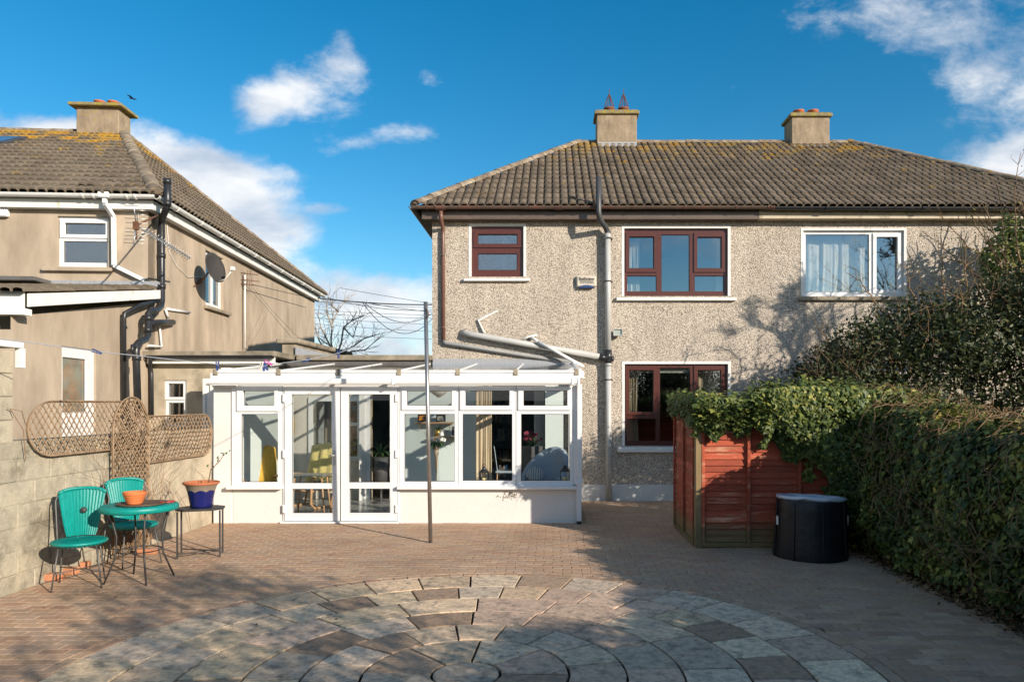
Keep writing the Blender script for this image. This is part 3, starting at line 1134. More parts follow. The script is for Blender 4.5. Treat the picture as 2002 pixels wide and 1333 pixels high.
def roof_tiles(parent, O, u, s, poly, mat, gauge=0.345, w=0.30, x0=0.0, maxn=300, seen=None, l=0.40, pl=False):
    """lay tiles over the convex polygon poly (u, s coordinates) of a roof plane; alike tiles share their mesh"""
    O, u, s = Vector(O), Vector(u).normalized(), Vector(s).normalized()
    nrm = u.cross(s)
    Mx = Matrix((u, s, nrm)).transposed().to_4x4()
    Mx.translation = O
    base = tile_mesh(w, l)
    me0 = base.mesh('tile')
    me0.materials.append(mat)
    inv = wm(parent).inverted() if not pl else Matrix.Identity(4)
    edges = []
    k = len(poly)
    for i in range(k):
        a, b = Vector(poly[i]), Vector(poly[(i + 1) % k])
        d = b - a
        edges.append((a, Vector((d.y, -d.x)).normalized()))      # outward normal for ccw
    smax = max(p[1] for p in poly)
    umin, umax = min(p[0] for p in poly), max(p[0] for p in poly)
    rz = random.Random(int(abs(O.x) * 100) + 5)
    cells = []
    for j in range(int(smax / gauge) + 1):
        for i in range(int(math.floor((umin - x0) / w)) - 1, int((umax - x0) / w) + 2):
            a, b = x0 + i * w, j * gauge
            cor = [(a, b), (a + w, b), (a + w, b + l), (a, b + l)]
            cut = []
            dead = False
            for e, (p, n) in enumerate(edges):
                ds = [(Vector(c) - p).dot(n) for c in cor]
                if min(ds) > -0.012:
                    dead = True
                    break
                if max(ds) > 0.004 and not (abs(n.y + 1) < 1e-4):
                    cut.append(e)
            if dead:
                continue
            cells.append((a, b, cut))
    if seen:
        cells.sort(key=lambda c: seen(O + u * (c[0] + w / 2) + s * (c[1] + 0.15)))
    rest = MB()
    for q, (a, b, cut) in enumerate(cells):
        T = Mx @ Matrix.Translation((a, b, rz.uniform(0, 0.004))) @ Matrix.Rotation(rz.uniform(-.006, .006), 4, 'Z') @ Matrix.Rotation(rz.uniform(-.012, .004), 4, 'X')
        if rz.random() < .04:
            T = T @ Matrix.Translation((0, rz.uniform(-.03, .01), rz.uniform(0, .012))) @ Matrix.Rotation(rz.uniform(-.03, .03), 4, 'Z')
        me = me0
        if cut:
            bm = bmesh.new()
            bm.from_mesh(me0)
            for e in cut:
                p, n = edges[e]
                bmesh.ops.bisect_plane(bm, geom=bm.verts[:] + bm.edges[:] + bm.faces[:], plane_co=(p.x - a, p.y - b, 0), plane_no=(n.x, n.y, 0), clear_outer=True)
            if not bm.faces:
                bm.free()
                continue
            me = bpy.data.meshes.new('tile')
            bm.to_mesh(me)
            bm.free()
            me.materials.append(mat)
        if q < maxn:
            o = bpy.data.objects.new('tile', me)
            o.parent = parent
            o.matrix_basis = (inv @ T) if not pl else T
            COL.objects.link(o)
        else:
            rest.add([T @ v.co for v in me.vertices], [tuple(p.vertices) for p in me.polygons])
    if rest.f:
        rest.build('tile_field', mat, parent, local=pl, kind='stuff', fix=False)
    return len(cells)


def ridge_run(parent, p, q, up, mat, r=0.115, seg=0.40, pl=False, lift=0.0):
    """half round ridge tiles end to end from p to q"""
    p, q, up = Vector(p), Vector(q), Vector(up).normalized()
    d = q - p
    n = max(1, int(d.length / seg))
    d.normalize()
    s = d.cross(up).normalized()
    t = s.cross(d).normalized()
    st = (Vector(q) - Vector(p)).length / n
    rz = random.Random(n)
    for i in range(n):
        mb = MB()
        a = p + d * (i * st) + t * (lift + rz.uniform(-.006, .006))
        v = []
        for (e, rr) in ((0.0, r * 1.04), (st * 0.985, r * 0.98)):
            for k in range(9):
                an = math.pi * k / 8
                v.append(a + d * e + s * (math.cos(an) * rr) + t * (math.sin(an) * rr * 0.80 - 0.03))
        f = [(k, k + 1, 9 + k + 1, 9 + k) for k in range(8)] + [tuple(range(9))[::-1], tuple(range(9, 18))]
        mb.add(v, f)
        mb.build('ridge_tile', mat, parent, local=pl)


def chimney(parent, x0, x1, y0, y1, z0, z1, pots, mats, name='chimney', local=False, cap=0.10, cowl=False, M4=None, flash=None):
    mb = MB(M4)
    mb.box(x0, x1, y0, y1, z0, z1)
    st = mb.build(name, mats[0], parent, local, bevel=0.012)
    c = MB(M4)
    c.box(x0 - cap, x1 + cap, y0 - cap, y1 + cap, z1 + 0.001, z1 + 0.075)
    c.box(x0 - cap * 0.45, x1 + cap * 0.45, y0 - cap * 0.45, y1 + cap * 0.45, z1 + 0.076, z1 + 0.105)
    c.build('chimney_cap', mats[1], st, local, bevel=0.012)
    for k, (px, pm) in enumerate(pots):
        b = MB(M4)
        h = 0.15
        py = (y0 + y1) / 2
        zb = z1 + 0.10
        b.lathe([(0.0, 0.0), (0.125, 0.0), (0.115, h * 0.75), (0.135, h * 0.8), (0.135, h), (0.10, h), (0.095, h * 0.4), (0, h * 0.4)], (px, py, zb), 20)
        po = b.build('chimney_pot', pm, st, local)
        if cowl:
            cb = MB(M4)
            for j in range(10):
                a = 2 * math.pi * j / 10
                cb.tube([(px + 0.115 * math.cos(a), py + 0.115 * math.sin(a), zb + h - 0.01), (px + 0.10 * math.cos(a), py + 0.10 * math.sin(a), zb + h + 0.10),
                         (px + 0.045 * math.cos(a), py + 0.045 * math.sin(a), zb + h + 0.26), (px, py, zb + h + 0.36)], 0.0065, 5)
            cb.tube([(px, py, zb + h + 0.30), (px, py, zb + h + 0.46)], 0.008, 6)
            cb.build('bird_guard', MT['rust'], po, local)
    f = MB(M4)
    fx0, fx1, fz0, fz1 = flash if flash else (x0 - 0.01, x1 + 0.01, z0 + 0.1, z0 + 0.3)
    f.box(fx0, fx1, y0 - 0.035, y0 - 0.012, fz0, fz1)
    f.box(fx0, fx1, y0 - 0.045, y0 - 0.034, fz0 - 0.02, fz0 + (fz1 - fz0) * 0.45)
    f.build('lead_flashing', MT['lead'], st, local)
    return st


GUT = [(0.055 * math.cos(a), 0.055 * math.sin(a)) for a in [math.pi + math.pi * i / 8 for i in range(9)]]
GUT = GUT + [(0.047 * math.cos(a), 0.047 * math.sin(a)) for a in [2 * math.pi - math.pi * i / 8 for i in range(9)]]


def gutter(mb, p0, p1, out=(0, -1, 0), k=1.0, mi=0):
    mb.sweep(p0, p1, [(a * k, b * k) for a, b in GUT], out, mi=mi)


def collar(mb, p0, p1, out=(0, -1, 0), k=1.12, mi=0):
    prof = [(0.055 * k * math.cos(a), 0.055 * k * math.sin(a)) for a in [math.pi + math.pi * i / 8 for i in range(9)]]
    prof += [(0.056 * math.cos(a), 0.056 * math.sin(a)) for a in [2 * math.pi - math.pi * i / 8 for i in range(9)]]
    mb.sweep(p0, p1, prof, out, mi=mi)


# ------------------------------------------------------------------ the two pebbledashed houses (one roof, two homes)
HY = 13.2                   # rear wall
EY, EZ = 12.92, 5.285       # eaves line of the tiles
RY, RZ = 17.2, 7.95         # ridge
XL, XM, XR = -2.50, 4.03, 10.2
AXL, AXR = 0.61, 7.08
house = thing('semi_detached_house', (0.9, HY, 0), 'beige pebbledashed house with brown window frames behind the conservatory', 'house')
nhouse = thing('semi_detached_house', (7.0, HY, 0), 'adjoining pebbledashed house half with white window frames behind the shrub', 'house')

w_up = R(1220, 1423.5, 446, 579, HY)
w_sm = R(921, 1024, 442, 541, HY)
w_gr = R(1221, 1424, 711, 871.5, HY)
DOOR = (PX(956, HY), PX(1066, HY), 0.0, 2.12)
wl = MB()
wl.plate(-2.2, XM, -0.05, 5.16, [w_up, w_sm, w_gr, DOOR], HY, HY + 0.13, 0, rim=True, mi_rim=1)
wl.box(-2.2, -1.9, HY + 0.13, 21.3, -0.05, 5.16)
wl.box(-2.2, XM, 21.3, 21.5, -0.05, 5.16)
wall_o = wl.build('wall', [MT['pebble'], MT['white_old']], house)
for wr in (w_up, w_sm, w_gr):
    b = MB()
    e = 0.043
    b.plate(wr[0] - e, wr[1] + e, wr[2] + 0.002, wr[3] + e, [(wr[0] + 0.004, wr[1] - 0.004, wr[2] - 0.2, wr[3] - 0.004)], HY - 0.006, HY + 0.06)
    b.build('window_surround', MT['white_old'], house)
pb = MB()
pb.box(0.42, XM - 0.002, HY - 0.02, HY + 0.05, -0.05, 0.28)
pb.build('plinth', MT['plinth'], house, bevel=0.008)

# rooms behind the glass
rb = MB()
for (a, b, c, d, e, f, mi) in ((-1.88, 4.0, HY + 0.14, 16.6, 2.62, 5.12, 0),):
    rb.quad((a, d, e), (b, d, e), (b, d, f), (a, d, f))
    rb.quad((a, c, e), (a, d, e), (a, d, f), (a, c, f))
    rb.quad((b, c, e), (b, d, e), (b, d, f), (b, c, f))
    rb.quad((a, c, e), (b, c, e), (b, d, e), (a, d, e))
    rb.quad((a, c, f), (b, c, f), (b, d, f), (a, d, f))
rb.box(-0.95, -0.85, HY + 0.14, 16.6, 2.62, 5.12)
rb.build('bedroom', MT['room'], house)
rb = MB()
a, b, c, d, e, f = -1.88, 4.0, HY + 0.14, 17.2, 0.0, 2.5
rb.quad((a, d, e), (b, d, e), (b, d, f), (a, d, f))
rb.quad((a, c, e), (a, d, e), (a, d, f), (a, c, f))
rb.quad((b, c, e), (b, d, e), (b, d, f), (b, c, f))
rb.quad((a, c, e), (b, c, e), (b, d, e), (a, d, e))
rb.quad((a, c, f), (b, c, f), (b, d, f), (a, d, f))
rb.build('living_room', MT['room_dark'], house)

FYW = HY + 0.055


def brown_window(x0, x1, y0, y1, panes, sashes, rect):
    Yc = FYW
    ps = [R(*p, Yc) for p in panes]
    ss = [(R(*s, Yc), ps[k]) for s, k in sashes]
    return window(house, (rect[0] + 0.004, rect[1] - 0.004, rect[2] + 0.003, rect[3] - 0.004), ps, FYW, MT['brown_upvc'], MT['glass'], 0.06, ss)


brown_window(0, 0, 0, 0, [(1230, 1278, 463.5, 524.5), (1226, 1283.5, 539, 570), (1293, 1348, 459, 570), (1363, 1410, 464, 524.5), (1358, 1415, 539, 570)],
             [((1223.5, 1284.5, 455, 532.5), 0), ((1356.5, 1417, 455, 532.5), 3)], w_up)
ws = brown_window(0, 0, 0, 0, [(934.5, 1011, 458.5, 477), (934.5, 1011, 496, 528)], [((926, 1019, 451, 484.5), 0)], w_sm)
for ch in list(ws.children):
    if ch.name.startswith('pane'):
        ch.data.materials[0] = MT['glass_obscure']
brown_window(0, 0, 0, 0, [(1230, 1277, 724, 805), (1226, 1282.5, 818, 862), (1290, 1349.5, 719, 862), (1364, 1409, 724, 805), (1358, 1414, 818, 862)],
             [((1223.5, 1284, 715, 811), 0), ((1356.5, 1416, 715, 811), 3)], w_gr)
for (x0, x1, y0, y1) in ((906, 1036, 543, 549.5), (1205, 1440, 580.5, 587.5), (1207, 1440, 873, 884)):
    b = MB()
    r = R(x0, x1, y0, y1, HY - 0.06)
    b.hexa([(r[0], HY - 0.075, r[2]), (r[1], HY - 0.075, r[2]), (r[1], HY + 0.05, r[2]), (r[0], HY + 0.05, r[2]),
            (r[0], HY - 0.075, r[3] - 0.012), (r[1], HY - 0.075, r[3] - 0.012), (r[1], HY + 0.05, r[3] + 0.004), (r[0], HY + 0.05, r[3] + 0.004)])
    b.build('window_sill', MT['white_old'], house, bevel=0.008)

# curtains inside
Yk = HY + 0.30
curtain(PX(1224, Yk), PX(1250, Yk), w_up[2] - .02, w_up[3], Yk, 4, 0.05, parent=house)
curtain(PX(1401, Yk), PX(1425, Yk), w_up[2] - .02, w_up[3], Yk, 4, 0.05, parent=house)
curtain(PX(1222, Yk), PX(1250, Yk), w_gr[2] - .1, w_gr[3] - .03, Yk, 4, 0.05, gather=0.5, parent=house, mat=MT['curtain_cream'])
curtain(PX(1362, Yk), PX(1420, Yk), w_gr[2] - .1, w_gr[3] - .03, Yk, 7, 0.05, parent=house, mat=MT['curtain_cream'])
b = MB()
b.box(w_gr[0], w_gr[1], HY + 0.16, HY + 0.19, w_gr[3] - 0.16, w_gr[3])
b.build('blind', MT['net'], house)

# neighbour half
nw_up = R(1570, 1768, 450, 579, HY)
nw_gr = R(1566, 1768, 711, 871, HY)
nl = MB()
nl.plate(XM, 9.9, -0.05, 5.16, [nw_up, nw_gr], HY + 0.002, HY + 0.13, 0, mi_rim=1)
nl.box(9.6, 9.9, HY + 0.13, 21.3, -0.05, 5.16)
nl.box(XM, 9.9, 21.3, 21.5, -0.05, 5.16)
nl.build('wall', [MT['pebble_grey'], MT['white_old']], nhouse)
for wr in (nw_up, nw_gr):
    b = MB()
    e = 0.04
    b.plate(wr[0] - e, wr[1] + e, wr[2] + 0.002, wr[3] + e, [(wr[0] + 0.004, wr[1] - 0.004, wr[2] - 0.2, wr[3] - 0.004)], HY - 0.004, HY + 0.06)
    b.build('window_surround', MT['white_old'], nhouse)
for (rect, pn, sa) in ((nw_up, [(1575, 1699, 458.5, 571), (1713, 1753.5, 464, 567)], [((1706, 1761, 456, 574), 1)]),
                       (nw_gr, [(1575, 1699, 722, 861), (1713, 1753.5, 726, 857)], [((1706, 1761, 718, 864), 1)])):
    ps = [R(*p, FYW) for p in pn]
    window(nhouse, (rect[0] + .004, rect[1] - .004, rect[2] + .003, rect[3] - .004), ps, FYW, MT['upvc'], MT['glass'], 0.06, [(R(*s, FYW), ps[k]) for s, k in sa])
for (x0, x1, y0, y1) in ((1562, 1775, 580.5, 587), (1560, 1775, 873, 883)):
    b = MB()
    r = R(x0, x1, y0, y1, HY - 0.06)
    b.box(r[0], r[1], HY - 0.07, HY + 0.05, r[2], r[3])
    b.build('window_sill', MT['concrete'], nhouse, bevel=0.008)
rb = MB()
a, b, c, d, e, f = 4.1, 9.5, HY + 0.14, 16.6, 0.05, 5.12
rb.quad((a, d, e), (b, d, e), (b, d, f), (a, d, f))
rb.quad((a, c, e), (a, d, e), (a, d, f), (a, c, f))
rb.quad((b, c, e), (b, d, e), (b, d, f), (b, c, f))
rb.quad((a, c, 2.6), (b, c, 2.6), (b, d, 2.6), (a, d, 2.6))
rb.quad((a, c, f), (b, c, f), (b, d, f), (a, d, f))
rb.build('bedroom', MT['room'], nhouse)
curtain(PX(1568, Yk), PX(1694, Yk), nw_up[2] - .02, nw_up[3], Yk, 9, 0.045, parent=nhouse, gather=0.12)

# roof of both halves: deck, tiles, ridge
LS = math.hypot(RY - EY, RZ - EZ)
sdir = Vector((0, RY - EY, RZ - EZ)).normalized()
BY = 2 * RY - EY


def deck(parent, pts_list):
    mb = MB()
    for pts in pts_list:
        mb.add(pts, [tuple(range(len(pts)))])
    return mb.build('roof', MT['tile_deck'], parent, fix=False)


def dn(p, k=0.02):
    return (p[0], p[1] + k * 0.3, p[2] - k)


e1, e2, e3, e4 = (XL, EY, EZ), (XM, EY, EZ), (XR, EY, EZ), (XL, BY, EZ)
a1, a2, am = (AXL, RY, RZ), (AXR, RY, RZ), (XM, RY, RZ)
roof = deck(house, [[dn(e1), dn(e2), dn(am), dn(a1)], [dn(e1), dn(a1), dn(e4)], [dn(e4), dn(a1), dn(am), dn((XM, BY, EZ))]])
nroof = deck(nhouse, [[dn(e2), dn(e3), dn(a2), dn(am)], [dn(e3), dn((XR, BY, EZ)), dn(a2)], [dn((XR, BY, EZ)), dn((XM, BY, EZ)), dn(am), dn(a2)]])
O_ = Vector((0, EY, EZ))
k1 = roof_tiles(roof, O_, (1, 0, 0), sdir, [(XL + .02, 0), (XM, 0), (XM, LS), (AXL + .02, LS)], MT['tile'], gauge=LS / 15.0, x0=XM - 0.30 * 30,
                seen=lambda p: p.y)
k2 = roof_tiles(nroof, O_, (1, 0, 0), sdir, [(XM, 0), (XR - .02, 0), (AXR - .02, LS), (XM, LS)], MT['tile'], gauge=LS / 15.0, x0=XM,
                seen=lambda p: (0 if CX + FP * p.x / p.y < 2010 else 100) + p.y)
ridge_run(roof, (AXL - .02, RY, RZ + .03), (XM, RY, RZ + .03), (0, 0, 1), MT['ridge'])
ridge_run(nroof, (XM, RY, RZ + .03), (AXR, RY, RZ + .03), (0, 0, 1), MT['ridge'])
hup = Vector((-0.45, -0.35, 1))
ridge_run(roof, (XL + .02, EY + .02, EZ + .06), (AXL, RY, RZ + .05), hup, MT['ridge'], r=0.12)
ridge_run(nroof, (AXR, RY, RZ + .05), (XR, EY, EZ + .06), (0.45, -0.35, 1), MT['ridge'], r=0.12)
print('TILES', k1, k2)

# chimneys on the ridge
Yc = 16.92
chimney(house, PX(1167, Yc), PX(1245, Yc), Yc, Yc + .56, 7.6, PZ(224, Yc), [(PX(1191, 17.2), MT['terracotta_dark']), (PX(1219, 17.2), MT['terracotta_dark'])],
        (MT['stack'], MT['stack_cap']), cowl=True, cap=0.055, flash=(PX(1169, Yc), PX(1245, Yc), PZ(290, Yc), PZ(279, Yc)))
chimney(nhouse, PX(1548, Yc), PX(1622, Yc), Yc, Yc + .56, 7.6, PZ(229, Yc), [(PX(1561, 17.2), MT['terracotta']), (PX(1589, 17.2), MT['terracotta'])],
        (MT['stack'], MT['stack_cap']), cap=0.055, flash=(PX(1549, Yc), PX(1621, Yc), PZ(293, Yc), PZ(285, Yc)))

# eaves: fascia, soffit, gutters
FY = HY - 0.18
xs_ = PX(1512, EY)
f = MB()
f.box(XL + 0.14, XM - .3, FY, FY + 0.02, 5.085, 5.25)
f.box(XL + 0.14, XM - .3, FY + 0.021, HY - 0.002, 5.085, 5.105)
f.box(XL + 0.14, XL + 0.16, FY + 0.021, 21.5, 5.085, 5.25)
f.box(XL + 0.161, -2.203, HY - 0.001, 21.5, 5.085, 5.105)
f.build('fascia', MT['brown_fascia'], house, bevel=0.005)
gy, gz = EY - 0.02, 5.285
g = MB()
gutter(g, (XL - .02, gy, gz), (xs_, gy, gz))
g.sweep((XL - 0.02, gy - .055, gz), (XL - 0.02, 21.4, gz), [(a, b) for a, b in GUT], (-1, 0, 0))
for x in list(np.arange(XL + 0.25, xs_, 0.92)):
    collar(g, (x, gy, gz), (x + 0.02, gy, gz), k=1.16, mi=1)
for x in (PX(1086, EY), xs_ - .12):
    for dx in (0, .05, .10):
        collar(g, (x + dx, gy, gz), (x + dx + .025, gy, gz), k=1.2, mi=1)
collar(g, (PX(852, EY), gy, gz), (PX(871, EY), gy, gz), k=1.3, mi=1)
g.build('gutter', [MT['brown_gutter'], MT['brown_pipe']], house)
f = MB()
f.box(XM - .299, XR - .2, FY - 0.004, FY + 0.02, 5.095, 5.25)
f.box(XM - .299, XR - .2, FY + 0.021, HY - 0.002, 5.095, 5.112)
f.build('fascia', MT['cream_fascia'], nhouse, bevel=0.005)
g = MB()
gutter(g, (xs_ + .003, gy, gz - .012), (XR, gy, gz - .03))
for x in (PX(1612, EY), PX(1800, EY), PX(1960, EY)):
    collar(g, (x, gy, gz - .014), (x + .06, gy, gz - .016), k=1.25)
g.build('gutter', MT['black_plastic'], nhouse)

# brown downpipe with swan neck, then the grey run to the soil stack
wy = HY - 0.05
d = MB()
d.tube([P(862, 413, gy), P(862, 428, gy), P(866, 446, wy), P(866, 460, wy), P(867, 667, wy)], 0.036, 10)
for yy in (500, 640):
    d.tube([P(866, yy, wy) + Vector((0, 0, -.012)), P(866, yy, wy) + Vector((0, 0, .012))], 0.043, 10, mi=1)
d.build('downpipe', [MT['brown_pipe'], MT['brown_gutter']], house)
d = MB()
d.tube([P(867, 666, wy), P(871, 671, wy), P(1112, 707, wy)], 0.038, 10)
d.build('waste_pipe', MT['grey_mid'], house)
d = MB()
d.tube([P(902, 650, HY + .03), P(912, 652, HY - .10), P(925, 654.5, HY - .12), P(1172, 697, HY - .12)], 0.055, 12)
d.build('waste_pipe', MT['grey_plastic'], house)
d = MB()
d.tube([P(1052, 668, HY - .2), P(1141, 717, HY - .24)], 0.031, 10)
d.tube([P(1036, 658, HY), P(1052, 668, HY - .2)], 0.031, 10)
d.build('waste_pipe', MT['white_pipe'], house)
d = MB()
d.tube([P(974, 607, HY - .01), P(935, 626, HY - .03), P(947, 651, HY - .05)], [0.008, 0.022, 0.024], 8)
d.tube([P(1021, 664, HY - .06), P(1034, 658, HY - .05), P(1050, 655, HY - .02)], 0.02, 8)
d.build('overflow_pipe', MT['white_pipe'], house)
sx = PX(1189.5, wy)
sy = HY - 0.10
d = MB()
d.tube([P(1170, 347, gy - .12), P(1170.5, 415, gy - .12), P(1172, 428, gy - .11), P(1184, 444, sy - .03), P(1188, 456, sy)], 0.05, 14)
d.tube([P(1188, 452, sy), P(1188, 459, sy)], 0.058, 14)
d.build('vent_pipe', MT['grey_dark'], house)
d = MB()
d.tube([P(1188, 457, sy), P(1189, 688, sy)], 0.055, 16)
d.tube([P(1189, 708, sy), P(1190.5, 977, sy)], 0.055, 16)
d.tube([P(1188, 457, sy), P(1188, 468, sy)], 0.062, 16)
d.tube([P(1189, 708, sy), P(1189, 716, sy)], 0.062, 16)
st_ = d.build('soil_pipe', MT['grey_plastic'], house)
d = MB()
for yy in (466, 550, 742):
    d.tube([P(1189, yy, sy) + Vector((0, 0, -.009)), P(1189, yy, sy) + Vector((0, 0, .009))], 0.066, 16)
    d.box(PX(1181, sy), PX(1198, sy), sy + .03, HY, PZ(yy, sy) - .009, PZ(yy, sy) + .009)
d.build('pipe_clip', MT['black_plastic'], st_)
d = MB()
d.tube([P(1189, 684, sy), P(1189, 710, sy)], 0.067, 16)
d.tube([P(1171, 697.5, sy - .02), P(1185, 700, sy)], 0.062, 14)
d.tube([P(1193, 701, sy), P(1200, 702, sy)], 0.05, 14)
for (x, y) in ((1186, 698), (1192, 698), (1191, 705)):
    c_ = P(x, y, sy - .07)
    d.tube([c_, c_ + Vector((0, .03, 0))], 0.02, 8)
d.build('pipe_joint', MT['black_plastic'], st_)
# flashing over the conservatory roof
fl = MB()
fl.hexa([(-2.18, HY - .10, 2.455), (0.38, HY - .10, 2.455), (0.38, HY - .004, 2.47), (-2.18, HY - .004, 2.47), (-2.18, HY - .10, 2.47), (0.38, HY - .10, 2.47), (0.38, HY - .004, 2.58), (-2.18, HY - .004, 2.58)])
fl.build('lead_flashing', MT['lead'], house)
# vents
v = MB()
r = R(1126, 1149, 429, 438, HY)
for i in range(4):
    z = r[2] + (r[3] - r[2]) * (i + .5) / 4
    v.box(r[0], r[1], HY - .012, HY, z - .007, z + .007)
v.build('wall_vent', MT['concrete'], house)
v = MB()
r = R(1316, 1328, 955, 976, HY)
for i in range(5):
    z = r[2] + (r[3] - r[2]) * (i + .5) / 5
    v.box(r[0], r[1], HY - .035, HY - .018, z - .010, z + .010)
v.build('air_brick', MT['white_old'], house)


def text_mesh(txt, size, name, mat, parent, Mx, local=False):
    cu = bpy.data.curves.new('txt', 'FONT')
    cu.body = txt
    cu.size = size
    cu.align_x = 'CENTER'
    cu.extrude = 0.0012
    cu.offset = size * 0.018
    to = bpy.data.objects.new('txt', cu)
    COL.objects.link(to)
    bpy.context.view_layer.update()
    me = bpy.data.meshes.new_from_object(to.evaluated_get(bpy.context.evaluated_depsgraph_get()))
    bpy.data.objects.remove(to)
    me.transform(Mx)
    me.materials.clear()
    return link_mesh(name, me, mat, parent, local)


UPR = Matrix.Rotation(math.radians(90), 4, 'X')

# bell box
r = R(1127.5, 1165, 540.5, 561, HY)
b = MB()
b.hexa([(r[0], HY - .075, r[2]), (r[1], HY - .075, r[2]), (r[1] + .01, HY - .002, r[2] - .01), (r[0] - .01, HY - .002, r[2] - .01),
        (r[0], HY - .075, r[3]), (r[1], HY - .075, r[3]), (r[1] + .01, HY - .002, r[3] + .01), (r[0] - .01, HY - .002, r[3] + .01)])
bell = b.build('alarm_box', MT['beige_plastic'], None, bevel=0.014)
tag(bell, 'beige burglar alarm box lettered Bellview on the pebbledash beside the soil pipe', 'alarm box')
cxm = (r[0] + r[1]) / 2
text_mesh('Bellview', 0.086, 'lettering', MT['ink'], bell, Matrix.Translation((cxm, HY - .078, r[2] + .107)) @ UPR)
text_mesh('Security Systems', 0.036, 'lettering', MT['ink'], bell, Matrix.Translation((cxm, HY - .078, r[2] + .078)) @ UPR)
b = MB()
for i in range(9):
    xx = r[0] + .06 + i * .027 + (0.012 if i > 2 else 0)
    b.box(xx, xx + .017, HY - .0775, HY - .0762, r[2] + .048, r[2] + .064)
b.build('lettering', MT['ink'], bell)
b = MB()
pts = [(cxm + .14 * math.cos(a), HY - .080, r[2] - .028 + .052 * math.sin(a)) for a in [math.pi * i / 12 for i in range(13)]]
pts2 = [(p[0], HY - .03, p[2]) for p in pts]
b.add(pts + pts2, [tuple(range(13)), tuple(range(13, 26))[::-1]] + [(i, i + 1, 14 + i, 13 + i) for i in range(12)])
b.build('lamp_lens', MT['ink_blue'], bell)
# floodlight
fl_ = thing('floodlight', P(1207, 650, HY), 'small grey floodlight fixed beside the soil pipe', 'floodlight')
r = R(1199, 1216.5, 643, 656.5, HY - .12)
b = MB()
b.plate(r[0], r[1], r[2], r[3], [(r[0] + .014, r[1] - .014, r[2] + .014, r[3] - .014)], HY - .16, HY - .08)
b.box(r[0] + .01, r[1] - .01, HY - .079, HY - .05, r[2] + .01, r[3] - .01)
b.box(r[0] + .06, r[0] + .10, HY - .05, HY, r[2] + .03, r[3] - .05)
b.build('housing', MT['grey_plastic'], fl_, bevel=0.005)
b = MB()
b.box(r[0] + .014, r[1] - .014, HY - .135, HY - .125, r[2] + .014, r[3] - .014)
b.build('lamp_glass', MT['lamp_glass'], fl_)

# low flat-roofed annex of the house, behind the conservatory
an = MB()
an.plate(-4.64, -2.21, 0, 2.53, [(-3.32, -2.95, 0.0, 2.02), (-4.36, -4.02, 0.80, 1.80), (-3.70, -3.55, 0.80, 1.80)], HY + .01, HY + .12)
an.box(-4.64, -4.54, HY + .121, 17.5, 0, 2.53)
an.build('annex_wall', MT['render_grey'], house)
an = MB()
an.box(-4.66, -2.21, HY - .10, 17.6, 2.545, 2.645)
an.build('annex_roof', MT['concrete'], house, bevel=0.012)
an = MB()
an.quad((-4.5, 15.5, 0), (-2.25, 15.5, 0), (-2.25, 15.5, 2.5), (-4.5, 15.5, 2.5))
an.quad((-4.5, HY + .13, 0.01), (-2.25, HY + .13, 0.01), (-2.25, 15.5, 0.01), (-4.5, 15.5, 0.01))
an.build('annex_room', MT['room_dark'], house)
pp = thing('parapet_wall', (-4.8, HY, 0), 'concrete parapet wall with coping rising behind the conservatory roof', 'wall')
b = MB()
b.box(-4.96, -4.70, HY + .02, 16.6, 0, 2.86)
b.build('wall', MT['concrete'], pp, bevel=0.01)
b = MB()
b.box(-5.05, -4.62, HY - .04, 16.7, 2.862, 2.95)
b.build('coping', MT['concrete'], pp, bevel=0.02)
b = MB()
b.hexa([(-4.695, HY - .03, 2.647), (-4.35, HY - .03, 2.647), (-4.35, 16, 2.647), (-4.695, 16, 2.647), (-4.695, HY - .03, 2.80), (-4.64, HY - .03, 2.70), (-4.64, 16, 2.70), (-4.695, 16, 2.80)])
b.build('lead_flashing', MT['lead'], pp)

# ------------------------------------------------------------------ conservatory
KY = 10.63                                   # front face of its low wall
cons = thing('conservatory', (-2.3, KY, 0), 'white lean-to conservatory with double doors and glazed roof against the house', 'conservatory')
KF = KY - 0.02                               # front of the frames
kx = lambda x: PX(x, KF)
kz = lambda y: PZ(y, KF)


def KR(x0, x1, y0, y1):
    return R(x0, x1, y0, y1, KF)


for (nm, bx_) in (('dwarf_wall', (kx(779), 0.405, KY, KY + .22, -0.03, kz(954))), ('dwarf_wall', (kx(453.2), kx(554), KY, KY + .22, -0.03, kz(955))),
                  ('pier', (kx(415), kx(453), KY, KY + .22, -0.03, 2.03)), ('side_wall', (-5.0, -4.85, KY + .221, HY - .001, -0.03, 2.30)),
                  ('side_wall', (0.20, 0.402, KY + .221, HY - .022, -0.03, 0.52))):
    b = MB()
    b.box(*bx_)
    b.build(nm, MT['white_wall'], cons, bevel=0.012)
b = MB()
b.quad((-4.85, KY + .1, 0.03), (0.2, KY + .1, 0.03), (0.2, HY, 0.03), (-4.85, HY, 0.03))
b.build('floor', MT['floor_tile'], cons)
